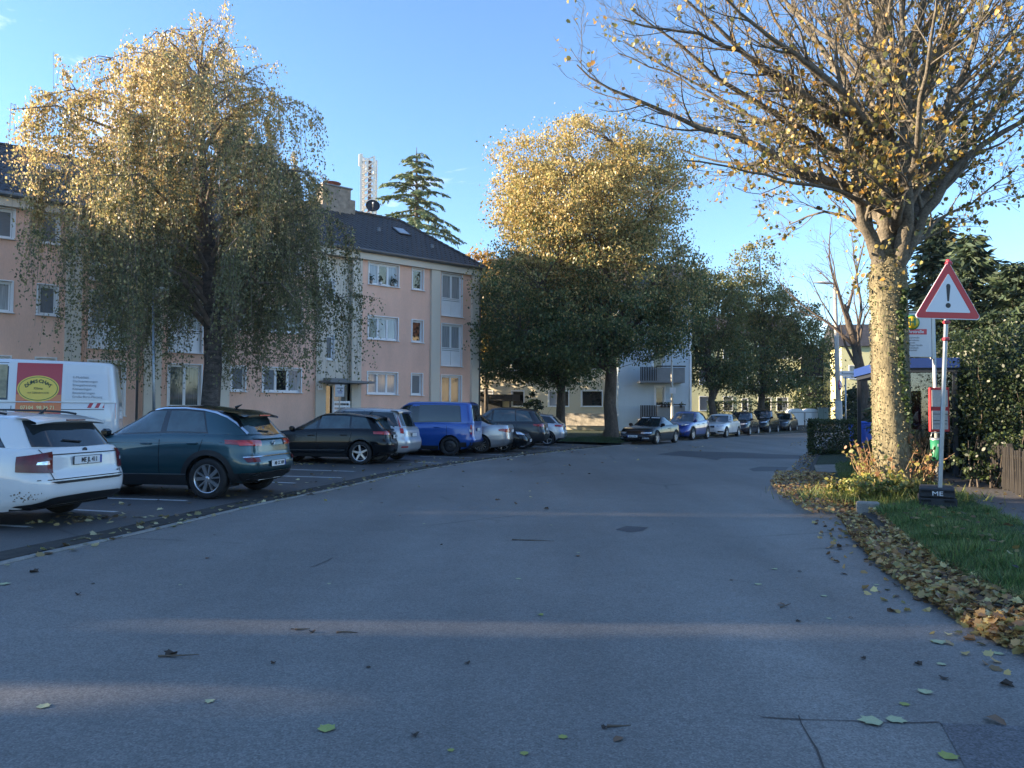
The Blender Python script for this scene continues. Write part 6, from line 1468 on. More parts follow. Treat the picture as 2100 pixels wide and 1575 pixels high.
# warning sign on a portable post
Ys = 10.9; gp = AT(1926, 1012, Ys); top_ = AT(1942, 655, Ys - .02)
ws = empty('warning_sign', (gp.x, Ys, .2), label='triangular red-bordered warning sign with exclamation mark on a leaning grey post', cat='road sign')
tz = top_.z - .2; lean = math.atan2(top_.x - gp.x, tz)
post = MB().box((0, 0, (tz + .80) / 2), (.06, .04, tz + .80), bev=.012).build('post', M_GALV, ws, rot=(0, lean, 0))
def tri(side, y0, y1, rr):      # side is scaled a little so the rounded corners reach the full width
    return tri_(side * 1.075, y0, y1, rr)
def tri_(side, y0, y1, rr):      # rounded triangle, base down, extruded in y
    hh = side * math.sqrt(3) / 2; cs = [(-side / 2, 0), (side / 2, 0), (0, hh)]; c0 = (0, hh / 3); P_ = []
    for i, (x, z) in enumerate(cs):
        vx, vz = c0[0] - x, c0[1] - z; l_ = math.hypot(vx, vz); cx, cz = x + vx / l_ * 2 * rr, z + vz / l_ * 2 * rr; a0 = math.atan2(z - cz, x - cx)
        for k in range(-3, 4): P_.append((cx + rr * math.cos(a0 + k * R(20)), cz + rr * math.sin(a0 + k * R(20))))
    return MB().extrude_y(P_, y0, y1)
bp = tri(.90, -.006, .006, .045).build('sign_plate', M_SWHITE, ws, (math.sin(lean) * tz, -.035, tz), rot=(0, R(1.2), 0))
rd = tri(.872, -.0095, -.0062, .038).build('red_border', M_SRED, bp, (0, 0, .012))
tri(.60, -.0125, -.0097, .012).build('white_field', M_SWHITE, bp, (0, 0, .097))
ex = MB().extrude_y([(-.012, .255), (.012, .255), (.030, .47), (.024, .492), (.010, .502), (-.010, .502), (-.024, .492), (-.030, .47)], -.0155, -.0127); ex.build('exclamation_mark', M_BLACK, bp, (0, 0, .0))
MB().extrude_y([(.036 * math.cos(R(a)), .195 + .036 * math.sin(R(a))) for a in range(0, 360, 20)], -.0155, -.0127).build('exclamation_dot', M_BLACK, bp)
for z in (tz - .04, tz - .28, tz + .80): MB().box((math.sin(lean) * z, -.012, z), (.085, .07, .05), bev=.012).build('clamp', M_CLAMP, ws)
MB().tube([(math.sin(lean) * (tz + .80), 0, tz + .80), (math.sin(lean) * (tz + .84), 0, tz + .86)], [.035, .03], 10).build('post_cap', M_CLAMP, ws)
M_FOOT = mat('recycled_rubber', (0.022, 0.024, 0.028), .8, vary=.3, vscale=8, bump=.4, bscale=50)
for k, (zz, lb) in enumerate(((.045, 'lower black rubber foot block under the warning sign'), (.16, 'upper black rubber foot block lettered ME, holding the sign post'))):
    fb = empty('foot_block', (gp.x + .03, Ys + .12, .2 + (zz - .045) * 1.15 + .0), R(-27), label=lb, cat='sign base', group='stacked sign bases'); o = MB()
    o.box((0, 0, .065), (.46 - .02 * k, .74, .125), bev=.015); o.build('block', M_FOOT, fb, rot=(0, 0, R(1.5 - 3 * k)))
    for s_ in (-1, 1): MB().box((s_ * .14, -.365, .095), (.12, .03, .03)).build('grip', M_UNDER, fb)
    if k: text('ME', .085, M_SWHITE, fb, (-.0, -.376, .060), (R(90), 0, 0), sx=1.3)
# bus stop sign, timetable case and bin
Yh = 15.0; hp_ = AT(1923, 995, Yh); hs = empty('bus_stop_sign', (hp_.x, Yh, .2), label='white bus stop board with green and yellow H emblem on a pale pole', cat='bus stop sign')
def hx(px): return AT(px, 700, Yh).x - hp_.x
def hz(y): return AT(1880, y, Yh).z - .2
MB().tube([(0, 0, 0), (hx(1914) , 0, hz(640) + .02)], .036, 10).build('pole', mat('pale_pole', (.50, .51, .50), .4, .3), hs)
bw = hx(1908) - hx(1846)
bd = MB().box((hx(1846) + bw / 2, -.03, (hz(640) + hz(733)) / 2), (bw, .05, hz(640) - hz(733)), bev=.01).build('board', M_SWHITE, hs)
MB().box((hx(1911), -.02, (hz(640) + hz(735)) / 2), (.055, .08, hz(640) - hz(735) + .02)).build('board_frame', MATS['pale_pole'], hs)
MB().box(((hx(1846) + hx(1908)) / 2, -.02, hz(641)), (bw, .07, .03)).build('board_frame', MATS['pale_pole'], hs)
cx, cz = hx(1868), hz(662)
em = MB().lathe([(0, 0), (.145, 0), (.145, .006), (0, .006)], 32, axis='y', c=(cx, -.065, cz)).build('emblem', mat('stop_green', (.03, .22, .07), .4), hs)
MB().lathe([(0, 0), (.118, 0), (.118, .006), (0, .006)], 32, axis='y', c=(cx, -.070, cz)).build('emblem_field', mat('stop_yellow', (.75, .52, .03), .4), em)
text('H', .20, MATS['stop_green'], em, (cx, -.073, cz), (R(90), 0, 0), bold=.006)
MB().box((cx + .05, -.058, hz(681)), (bw * .78, .008, .105)).build('name_band', mat('band_red', (.6, .05, .07), .4), hs)
text('Ruhrstraße', .085, M_SWHITE, hs, (cx + .03, -.063, hz(681)), (R(90), 0, 0), bold=.002)
for k, s_ in enumerate(('Hauptstraße', 'Gerresheim', 'Benrath', 'Ratinger Straße', 'Lindenbeck', 'Unterfeld')):
    text(s_, .048, mat('grey_ink', (.28, .29, .32), .5), hs, (cx - .10, -.058, hz(693 + k * 5.2)), (R(90), 0, 0), align='LEFT')
tt = MB().box(((hx(1900) + hx(1940)) / 2, -.06, (hz(795) + hz(885)) / 2), (hx(1940) - hx(1900), .06, hz(795) - hz(885)), bev=.01).build('timetable_case', M_CLAMP, hs); tt.data.materials[0] = mat('case_red', (.42, .03, .04), .4)
for (y0, y1) in ((800, 834), (842, 880)):
    MB().box(((hx(1904) + hx(1936)) / 2, -.094, (hz(y0) + hz(y1)) / 2), (hx(1936) - hx(1904), .008, hz(y0) - hz(y1))).build('timetable', mat('timetable_paper', (.42, .45, .48), .3, coat=.4, vary=.15, vscale=30), hs)
for yy_ in (849, 862, 869): MB().box(((hx(1906) + hx(1934)) / 2, -.100, hz(yy_)), (hx(1934) - hx(1906), .004, .012)).build('timetable_line', M_BLACK, hs)
gb = empty('litter_bin', (AT(1914, 920, Yh + .02).x, Yh - .10, AT(1914, 944, Yh).z), label='green litter bin with pale rim hanging on the bus stop pole', cat='litter bin')
MB().lathe([(0, 0), (.075, 0), (.10, .04), (.115, .42), (.105, .42), (.09, .06), (0, .03)], 18).build('body', mat('bin_green', (.02, .17, .09), .45), gb)
MB().lathe([(.122, .40), (.122, .44), (.10, .44), (.10, .40)], 18).build('rim', M_GALV, gb)
MB().tube([(-.11, 0, .43), (-.09, 0, .54), (.09, 0, .54), (.11, 0, .43)], .014, 6).build('hood', M_GALV, gb)
MB().box((-.02, -.112, .30), (.035, .006, .05)).build('sticker', M_SWHITE, gb)
# bus shelter
sh0 = Vector((7.95, 16.1, .2)); sang = math.atan2(4, 1.06)
she = empty('bus_shelter', sh0, sang, label='bus shelter with bright blue roof edge and dark frame behind the big tree', cat='bus shelter')
SL, SD, SH = 4.15, 1.25, 2.25       # local +x runs away along the street, -y points off the road
M_FRAME = mat('shelter_frame', (.025, .03, .04), .45); M_SB = mat('shelter_blue', (.005, .034, .17), .7)
for x in (.05, SL / 2, SL - .05):
    for y in (-.05, -SD + .05): MB().box((x, y, SH / 2), (.08, .08, SH)).build('post', M_FRAME, she)
MB().box((SL / 2, -SD / 2, SH - .04), (SL, SD, .1)).build('roof_frame', M_FRAME, she)
MB().box((SL / 2, .03, SH + .10), (SL + .1, .05, .20)).build('fascia', M_SB, she); MB().box((-.03, -SD / 2, SH + .10), (.05, SD + .04, .20)).build('fascia', M_SB, she); MB().box((SL / 2, -SD - .02, SH + .10), (SL, .05, .20)).build('fascia', M_SB, she)
MB().box((SL / 2, -SD / 2, SH + .19), (SL, SD, .03)).build('roof', M_SB, she)
M_SGL = bpy.data.materials.new('shelter_glass'); M_SGL.use_nodes = True; N_ = M_SGL.node_tree.nodes; L_ = M_SGL.node_tree.links
tr_ = N_.new('ShaderNodeBsdfTransparent'); tr_.inputs[0].default_value = (.72, .80, .80, 1); gl_ = N_.new('ShaderNodeBsdfGlossy'); gl_.inputs['Roughness'].default_value = .05; mxx = N_.new('ShaderNodeMixShader'); mxx.inputs[0].default_value = .12
L_.new(tr_.outputs[0], mxx.inputs[1]); L_.new(gl_.outputs[0], mxx.inputs[2]); L_.new(mxx.outputs[0], N_['Material Output'].inputs[0])
for a, b in ((.1, SL / 2 - .05), (SL / 2 + .05, SL - .1)): MB().box(((a + b) / 2, -SD + .05, 1.2), (b - a, .012, 1.9)).build('pane', M_SGL, she)
MB().box((.05, -SD / 2, 1.2), (.012, SD - .2, 1.9)).build('pane', M_SGL, she)
be = MB().box((SL / 2 - .4, -SD + .38, .45), (2.6, .36, .05), bev=.01).build('bench', M_WOOD, she)
for x in (.6, 2.4): MB().box((x, -SD + .36, .22), (.06, .25, .42)).build('bench_leg', M_FRAME, be)
# lamp posts
def lamp_post(px0, y0, px1, y1, Y, label, head_dx=-.55, rad=.085, z0=.1, pm=None):
    b0 = AT(px0, y0, Y); b1 = AT(px1, y1, Y); l = empty('street_lamp', (b0.x, Y, z0), label=label, cat='street lamp'); H = b1.z - z0; dx = b1.x - b0.x
    MB().tube([(0, 0, 0), (dx * .45, 0, H * .45), (dx, 0, H)], [rad * 1.05, rad * .85, rad * .6], 12).build('pole', pm or mat('lamp_pole', (.42, .41, .37), .55, .2, vary=.12, vscale=3), l)
    MB().tube([(0, 0, 0), (dx * .28, 0, H * .28)], [rad * 1.25, rad * 1.2], 12).build('sleeve', pm or MATS['lamp_pole'], l)
    hd = MB(); rows = []
    for k in range(9):
        f = k / 8; w = .15 * math.sin(math.pi * min(1, f * .85 + .12)) ** .6; rows.append([(dx + head_dx * f, w * math.cos(a), H + .06 + .10 * math.sin(math.pi * min(1, f + .1)) * max(0, math.sin(a)) - .03 * max(0, -math.sin(a)) + .06 * f) for a in [2 * math.pi * j / 12 for j in range(12)]])
    hd.grid(rows, closed=True); hd.build('lamp_head', mat('lamp_white', (.68, .67, .62), .4), l); return l, H, dx
lp, H_, dx_ = lamp_post(1722, 892, 1712, 585, 33.0, 'pale street lamp post leaning slightly behind the clipped hedge', head_dx=-.95, rad=.12)
ns = empty('no_stopping_sign', (AT(1716, 790, 33).x, 32.9, AT(1715, 790, 33).z), R(48), label='round blue and red no-stopping sign fixed to the lamp post', cat='road sign')
MB().lathe([(0, -.004), (.215, -.004), (.215, .004), (0, .004)], 32, axis='y', c=(0, -.1, 0)).build('sign_plate', M_SRED, ns)
MB().lathe([(0, -.004), (.175, -.004), (.175, .004), (0, .004)], 32, axis='y', c=(0, -.104, 0)).build('sign_field', M_SBLUE, ns)
MB().box((0, -.109, 0), (.055, .004, .36)).build('bar', M_SRED, ns, rot=(0, R(-45), 0))
MB().box((0, -.1115, -.10), (.12, .003, .03)).build('arrow', M_SWHITE, ns); MB().extrude_y([(-.10, -.10), (-.05, -.065), (-.05, -.135)], -.1135, -.111).build('arrow_head', M_SWHITE, ns)
MB().box((0, -.05, 0), (.05, .1, .05)).build('bracket', M_GALV, ns)
sn = empty('street_name_sign', (AT(1735, 880, 30).x, 30, .1), label='white street name sign on a thin grey pole beside the lamp post', cat='street sign')
hz2 = AT(1738, 766, 30).z - .1
MB().tube([(0, 0, 0), (0, 0, hz2 - .12)], .03, 8).build('pole', M_GALV, sn)
pl_ = MB().box((.06, 0, hz2), (.56, .03, .20), bev=.008).build('sign_plate', M_SWHITE, sn); text('Rosenweg', .115, M_BLACK, sn, (.08, -.018, hz2), (R(90), 0, 0))
MB().box((.06, 0, hz2 - .15), (.32, .03, .08), bev=.006).build('sub_plate', M_SWHITE, sn)
lamp_post(317, 900, 314, 600, 23.5, 'grey street lamp whose post rises in front of the pink block into the birch', head_dx=.5, rad=.048, pm=M_GALV)
l3, _, _ = lamp_post(1379, 880, 1377, 690, 51.0, 'slim lamp post in front of the pale blue house', head_dx=-.5, rad=.09)
MB().box((0, 0, 0), (.42, .03, .4)).build('notice', M_SWHITE, l3, (AT(1379, 801, 51).x - AT(1379, 880, 51).x, -.12, AT(1379, 801, 51).z - .1))
# wheelie bins
for k, (px, Y, lb) in enumerate(((1778, 28.4, 'bright blue wheelie bin half hidden by the big trunk'), (1764, 29.6, 'blue wheelie bin behind and left of the other one'))):
    g = AT(px, 900, Y); wb_ = empty('wheelie_bin', (g.x, Y, .16), R(8), label=lb, cat='wheelie bin', group='blue bins beside the hedge'); bm3 = MB()
    r0, r1 = [(-.22, -.26), (.22, -.26), (.22, .26), (-.22, .26)], [(-.28, -.34), (.28, -.34), (.28, .34), (-.28, .34)]
    bm3.add([(x, y, .04) for x, y in r0] + [(x, y, .96) for x, y in r1], [(3, 2, 1, 0), (0, 1, 5, 4), (1, 2, 6, 5), (2, 3, 7, 6), (3, 0, 4, 7), (4, 5, 6, 7)]); bm3.build('body', mat('bin_blue', (.015, .11, .55), .45), wb_)
    MB().box((0, 0, 1.0), (.62, .74, .07), bev=.03).build('lid', MATS['bin_blue'], wb_); MB().box((0, -.355, .93), (.50, .03, .05), bev=.01).build('handle', MATS['bin_blue'], wb_)
    for s_ in (-1, 1): MB().lathe([(0, -.03), (.1, -.03), (.1, .03), (0, .03)], 14, axis='y', c=(0, 0, 0)).build('wheel', M_TYRE, wb_, (s_ * .2, .30, .1), rot=(0, 0, R(90)))
# recycling containers and cabinet
for k, (px, lb) in enumerate(((1630, 'white domed recycling container, left one of the pair'), (1660, 'white domed recycling container, right one of the pair by the grey cabinet'))):
    g = AT(px, 860, 70); rc = empty('recycling_container', (g.x, 70, AT(px, 873, 70).z), R(3), label=lb, cat='recycling container', group='recycling containers'); w2 = .63
    MB().box((0, 0, .62), (w2 * 2, 1.1, 1.18), bev=.04).build('body', M_PVC, rc)
    MB().extrude_y([(-w2, 1.22)] + [(w2 * math.cos(R(a)), 1.22 + .33 * math.sin(R(a))) for a in range(170, 0, -12)] + [(w2, 1.22)], -.55, .55).build('lid', M_PVC, rc)
    MB().box((0, -.555, 1.22), (w2 * 2 * .96, .02, .035)).build('seam', M_GREYC, rc)
g = AT(1688, 860, 69); cbn = empty('utility_cabinet', (g.x, 69, AT(1688, 866, 69).z), R(-12), label='grey-green utility cabinet beside the recycling containers', cat='utility cabinet')
MB().box((0, 0, .62), (.82, .5, 1.24), bev=.02).build('body', mat('cabinet_green', (.20, .25, .22), .6), cbn); MB().box((0, 0, 1.27), (.9, .58, .07), bev=.015).build('roof', M_GREYC, cbn); MB().box((0, -.256, .62), (.012, .012, 1.1)).build('door_gap', M_UNDER, cbn)
# lattice fence right of the path
fa, fb_ = G(2012, 985, .22), G(2130, 1030, .22); fd = fb_ - fa; fn = empty('lattice_fence', fa, math.atan2(fd.y, fd.x), label='weathered dark wooden picket fence overgrown by bushes beyond the footpath', cat='fence')
FL = fd.length
for k in range(int(FL / .085)): MB().box((0, 0, .36 + random.uniform(-.03, .03)), (.045, .018, .72)).build('slat', M_WOOD, fn, (k * .085, 0, 0), rot=(random.gauss(0, .02), random.gauss(0, .02), 0))
for z in (.2, .58): MB().box((FL / 2, .03, z), (FL, .04, .05)).build('rail', M_WOOD, fn)
for x in (0, FL / 2, FL): MB().box((x, .06, .38), (.08, .08, .80)).build('post', M_WOOD, fn)

# ---- seated person in the shelter
def skin_body(name, joints, edges, m, parent, lv=2, root=0):
    me = bpy.data.meshes.new(name); me.from_pydata([j[:3] for j in joints], edges, []); o = link(name, me, parent)
    md = o.modifiers.new('skin', 'SKIN'); 
    for i, j in enumerate(joints): me.skin_vertices[0].data[i].radius = (j[3], j[4] if len(j) > 4 else j[3])
    me.skin_vertices[0].data[root].use_root = True; md.use_smooth_shade = True
    s2 = o.modifiers.new('sub', 'SUBSURF'); s2.levels = lv; s2.render_levels = lv; me.materials.append(m); return o
pp = she.matrix_basis @ Vector((1.0, -SD + .42, 0)); pe = empty('person', (pp.x, pp.y, .2), sang + R(90), label='person in black hooded coat sitting on the shelter bench, hands in lap', cat='person')
M_COAT = mat('black_coat', (.010, .011, .014), .85, bump=.4, bscale=14); M_JEAN = mat('dark_trousers', (.014, .016, .024), .9); M_SKIN = mat('skin', (.42, .25, .18), .6); M_SHOE = mat('shoe', (.03, .03, .03), .6)
# +x is where the person faces
J = [(0, 0, .50, .15, .17), (-.02, 0, .72, .14, .17), (.0, 0, .92, .14, .19), (.03, 0, 1.03, .075), (.06, 0, 1.12, .06),
     (.0, .19, .98, .07), (.10, .25, .74, .055), (.30, .12, .62, .042), (.0, -.19, .98, .07), (.10, -.25, .74, .055), (.30, -.10, .62, .042)]
skin_body('body', J, [(0, 1), (1, 2), (2, 3), (3, 4), (2, 5), (5, 6), (6, 7), (2, 8), (8, 9), (9, 10)], M_COAT, pe)
Jl = [(0, 0, .50, .15, .17), (.20, .10, .50, .095), (.46, .12, .49, .065), (.44, .12, .27, .052), (.42, .12, .09, .04), (.20, -.10, .50, .095), (.46, -.10, .49, .065), (.48, -.10, .27, .052), (.46, -.10, .09, .04)]
skin_body('trousers', Jl, [(0, 1), (1, 2), (2, 3), (3, 4), (0, 5), (5, 6), (6, 7), (7, 8)], M_JEAN, pe)
hdm = MB(); rows = []
for i in range(13):
    f = i / 12; th = math.pi * f; rr = .082 * math.sin(th) ** .8 * (1 if f < .55 else 1 - .25 * (f - .55)); zc = 1.235 + .118 * math.cos(th)
    rows.append([(.085 + rr * 1.12 * math.cos(a) + (.016 if abs(a) < .35 and .45 < f < .66 else 0), rr * .92 * math.sin(a), zc) for a in [2 * math.pi * k / 20 - math.pi for k in range(20)]])
hdm.grid(rows, closed=True); hd_ = hdm.build('head', M_SKIN, pe)
for s_ in (-1, 1):
    MB().lathe([(0, -.008), (.012, -.004), (.012, .004), (0, .008)], 8, c=(.172, s_ * .032, 1.245)).build('eye', M_BLACK, hd_)
MB().box((.185, 0, 1.215), (.03, .022, .045), bev=.01).build('nose', M_SKIN, hd_); MB().box((.175, 0, 1.175), (.012, .045, .010)).build('mouth', mat('lip', (.3, .12, .1), .6), hd_)
hm = MB(); rows = []
for i in range(11):
    f = i / 10; th = math.pi * (.02 + .86 * f); rr = .125 * math.sin(th) ** .75; rows.append([(.055 + rr * math.cos(a) * 1.05, rr * math.sin(a), 1.24 + .145 * math.cos(th)) for a in [R(58) + (2 * math.pi - R(116)) * k / 18 for k in range(19)]])
hm.grid(rows); ho = hm.build('hood', M_COAT, pe); so_ = ho.modifiers.new('s', 'SOLIDIFY'); so_.thickness = .02
for s_, y in ((1, .12), (-1, -.10)):
    skin_body('hand', [(.31, y, .615, .032, .022), (.37, y - s_ * .03, .60, .036, .018), (.40, y - s_ * .05, .597, .030, .016)], [(0, 1), (1, 2)], M_SKIN, pe, 1)
    for q in range(4):
        o_ = Vector((.40, y - s_ * .05, .60)) + Vector((.006 * q, s_ * .0, 0)); oy = (q - 1.5) * .017
        skin_body('finger', [(.395 + oy * .3, y - s_ * .045 + oy, .598, .009), (.43 + oy * .3, y - s_ * .065 + oy, .592, .008), (.445 + oy * .3, y - s_ * .075 + oy, .572, .007)], [(0, 1), (1, 2)], M_SKIN, pe, 1)
    skin_body('thumb', [(.345, y - s_ * .05, .61, .010), (.375, y - s_ * .075, .615, .009), (.40, y - s_ * .085, .61, .008)], [(0, 1), (1, 2)], M_SKIN, pe, 1)
for s_, x in ((.12, .42), (-.10, .46)): MB().box((x + .07, s_, .045), (.27, .095, .085), bev=.03).build('shoe', M_SHOE, pe)

bp_ = bld.matrix_basis @ Vector((-5.55, -1.5, 0)); sg_ = empty('notice_board', (bp_.x, bp_.y, .8), U_ANG * .35, label='small white notice board on two thin posts beside the entrance door of the pink block', cat='notice board')
MB().box((0, 0, 1.62), (.42, .03, .56), bev=.01).build('board', M_SWHITE, sg_); MB().box((0, .02, .7), (.05, .04, 1.4)).build('post', M_GALV, sg_)
for k_, z_ in enumerate((1.74, 1.60, 1.52)): MB().box((.02, -.018, z_), (.30 - .05 * k_, .004, .03)).build('print', M_BLACK if k_ == 0 else M_SBLUE, sg_)
# ================================================================== MARKINGS, PATCHES, LEAVES, GRASS
def ground_poly(name, pts, z, m, parent=None, seg=1):
    P_ = [G(*p) for p in pts]; o = MB().add([(p.x, p.y, z) for p in P_], [tuple(range(len(P_)))[::-1]]).build(name, m, parent)
    me = o.data
    if me.polygons[0].normal.z < 0: me.flip_normals()
    return o
def mark(a, b, w=.10):
    A, B = G(*a), G(*b); d = B - A; o = MB().quad((0, -w / 2, 0), (d.length, -w / 2, 0), (d.length, w / 2, 0), (0, w / 2, 0)).build('bay_line', M_PAINT, parking, (A.x, A.y, .004), math.atan2(d.y, d.x)); return o
lines = [((-260, 1062), (60, 1081)), ((-40, 1036), (240, 1050)), ((60, 1017), (383, 1027)), ((420, 984), (606, 991)), ((430, 972), (700, 980)), ((560, 962), (728, 967)), ((740, 944), (905, 950)), ((860, 936), (968, 939)), ((900, 929), (1030, 933)), ((1000, 921), (1090, 925)), ((1060, 915), (1150, 918)), ((1110, 909), (1200, 912))]
for a, b in lines: mark(a, b)
patches = [('asphalt_patch', [(1345, 932), (1395, 925), (1520, 928), (1640, 934), (1676, 936), (1640, 941), (1480, 940), (1470, 944), (1440, 939)]),
           ('asphalt_patch', [(1620, 1022), (1614, 1000), (1622, 965), (1640, 945), (1676, 936), (1668, 960), (1662, 985), (1664, 1008), (1650, 1026)]),
           ('asphalt_patch', [(1535, 962), (1560, 957), (1618, 958), (1610, 966), (1545, 967)]),
           ('pothole_patch', [(1262, 1086), (1285, 1079), (1330, 1082), (1318, 1089), (1290, 1092)]),
           ('asphalt_patch', [(1930, 1484), (2130, 1492), (2330, 1700), (2060, 1720)]),
           ]
for nm, pts in patches: ground_poly(nm, pts, .004, M_ASPH3 if pts[0][0] != 1930 else asphalt('coarse_asphalt', (.10, .10, .107), speck=.6, crack=False), road)
M_TAR = mat('tar', (.018, .018, .02), .5)
def crack(pts, w, nm='tar_seam'):
    P_ = smooth_path([tuple(G(*p)) for p in pts], .12); rows = []
    for i, p in enumerate(P_):
        d = P_[min(i + 1, len(P_) - 1)] - P_[max(i - 1, 0)]; d.normalize(); n = Vector((-d.y, d.x, 0)); ww = w * random.uniform(.4, 1.3); q = p + n * random.gauss(0, w * .5); rows.append([(q.x - n.x * ww / 2, q.y - n.y * ww / 2, .0035), (q.x + n.x * ww / 2, q.y + n.y * ww / 2, .0035)])
    MB().grid(rows, smooth=False).build(nm, M_TAR, road)
crack([(1635, 1468), (1660, 1510), (1700, 1600)], .012); crack([(1560, 1472), (1680, 1478), (1930, 1484)], .010); crack([(1930, 1484), (1985, 1540), (2060, 1620)], .014)
crack([(640, 1163), (655, 1157), (680, 1145)], .014); crack([(1030, 1110), (1110, 1106)], .02)
crack([(1480, 1000), (1560, 1003), (1612, 1000)], .02)
# paving slabs at the stop
pv = empty('paving', kind='structure'); o0 = G(1688, 968, .1)
for i in range(5):
    for j in range(7):
        MB().box((0, 0, 0), (.485, .485, .06), bev=.006).build('slab', M_CONC, pv, (o0.x + .2 + j * .5 * .90 * .9 - i * .5 * -.35, o0.y + i * .5 * .95 + j * .5 * .38, .10 + random.uniform(-.003, .003)), R(22))
# leaf litter
LC = [(.46, .28, .11), (.56, .40, .15), (.30, .17, .08), (.15, .09, .05), (.62, .50, .22), (.34, .29, .11)]
LW = [.24, .2, .2, .14, .12, .10]
def litter(name, P_, size, cols=LC, w=LW, lay=.35, lift=.0):
    P_ = np.array(P_); n = len(P_); P_ = P_.copy(); P_[:, 2] += lift
    # lay leaves roughly flat: length in the ground plane
    up = np.column_stack([RNG.normal(size=n), RNG.normal(size=n), RNG.normal(size=n) * lay * .5]); C = P_; T, faces = MAPLE; u = unit(up); z = unit(np.column_stack([RNG.normal(size=n) * lay, RNG.normal(size=n) * lay, np.ones(n)])); w_ = unit(np.cross(u, z)); k = len(T)
    size = np.broadcast_to(size, (n,)); nn = np.cross(w_, u) * -1
    V = C[:, None, :] + size[:, None, None] * (T[None, :, 0:1] * w_[:, None, :] + T[None, :, 1:2] * u[:, None, :])
    curl = RNG.uniform(-.1, .55, n); V += (size * curl)[:, None, None] * (np.abs(T[None, :, 0]) ** 1.3)[:, :, None] * np.array([0, 0, 1.0])
    V = V.reshape(-1, 3); me = bpy.data.meshes.new(name); lens = [len(f) for f in faces]; tot = sum(lens); loops = np.concatenate([np.array(f) for f in faces]); nf = len(faces)
    me.vertices.add(n * k); me.vertices.foreach_set('co', V.ravel()); me.loops.add(n * tot); me.loops.foreach_set('vertex_index', (loops[None, :] + (np.arange(n) * k)[:, None]).ravel().astype(np.int32)); me.polygons.add(n * nf)
    st = np.concatenate([[0], np.cumsum(lens)[:-1]]); me.polygons.foreach_set('loop_start', (st[None, :] + (np.arange(n) * tot)[:, None]).ravel().astype(np.int32)); me.polygons.foreach_set('loop_total', np.tile(lens, n).astype(np.int32))
    at = me.color_attributes.new('Col', 'FLOAT_COLOR', 'POINT'); cc = np.ones((n, k, 4)); cc[:, :, :3] = pick(cols, n, w, .25)[:, None, :]; at.data.foreach_set('color', cc.ravel().astype(np.float32))
    me.materials.append(M_LEAFS); me.update(calc_edges=True); o = link(name, me); o['kind'] = 'stuff'; return o
rk = [p for p in RK if 1 < p.y < 50]
def along(path, y0, y1, n, d0, d1, z, pw=1.0, zj=.0):
    Q = [p for p in path if y0 <= p.y <= y1]; out = []
    for _ in range(n):
        f = random.random() * (len(Q) - 1.001); i = int(f); p = Q[i].lerp(Q[i + 1], f - i); t = (Q[i + 1] - Q[i]).normalized(); d = d0 + (d1 - d0) * random.random() ** pw
        out.append((p.x + t.y * d, p.y - t.x * d, z + random.random() * zj))
    return out
kl = []
kl += along(RK, 1.5, 11.2, 7000, .12, -.34, .012, 1.0, .06); kl += along(RK, 1.5, 11.2, 420, .0, -.75, .008, 1.8); kl += along(RK, 2, 9.5, 3000, .14, -.30, .05, 1.0, .07)
kl += along(RK, 1.5, 11.0, 2600, .06, .42, .125, 1.0, .035); kl += along(RK, 10.8, 19, 3000, .55, -.75, .07, 1.2, .03); kl += along(RK, 19, 34, 900, .3, -.5, .03, 1.6)
kl = [(x, y, z if True else 0) for x, y, z in kl]
litter('kerb_leaves', kl, RNG.uniform(.035, .078, len(kl)), lay=.6)
vl = along(RK, 3, 11, 160, .3, 1.3, .26) + along(W_OUT, 8, 20, 1700, -.25, 1.2, .25, 1.0, .03) + along(W_IN, 5, 20, 160, -.1, 1.2, .215) + along(W_IN, 11, 14, 120, -.9, 0, .24)
litter('verge_leaves', vl, RNG.uniform(.04, .085, len(vl)), [(.26, .18, .06), (.16, .10, .05), (.32, .26, .10), (.10, .07, .04)], None, .35)
pl2 = along(LK, 8, 34, 420, -.5, -6.5, .012) + along(LK, 7, 34, 420, .12, -.55, .012) + [(G(x, y).x + random.gauss(0, .35), G(x, y).y + random.gauss(0, .2), .012) for x, y, n in ((230, 1062, 26), (130, 1068, 30), (600, 945, 26), (620, 952, 26), (900, 948, 30), (860, 955, 20)) for _ in range(n)]
litter('parking_leaves', pl2, RNG.uniform(.05, .10, len(pl2)), [(.34, .26, .12), (.16, .11, .06), (.52, .46, .26), (.30, .28, .12)], None, .3)
dl = along(RK, 34, 60, 260, .2, -1.5, .02) + [(random.uniform(22, 36), random.uniform(60, 69), .30) for _ in range(900)] + along(LK, 12, 40, 70, .5, 4.5, .01)
dl = [(x, y, (0.012 if y < 57 else np.interp(y, [57.5, 62, 68, 90], [0, .12, .36, .52]))) for x, y, z in dl]
litter('distant_leaves', dl, RNG.uniform(.05, .10, len(dl)), lay=.3)
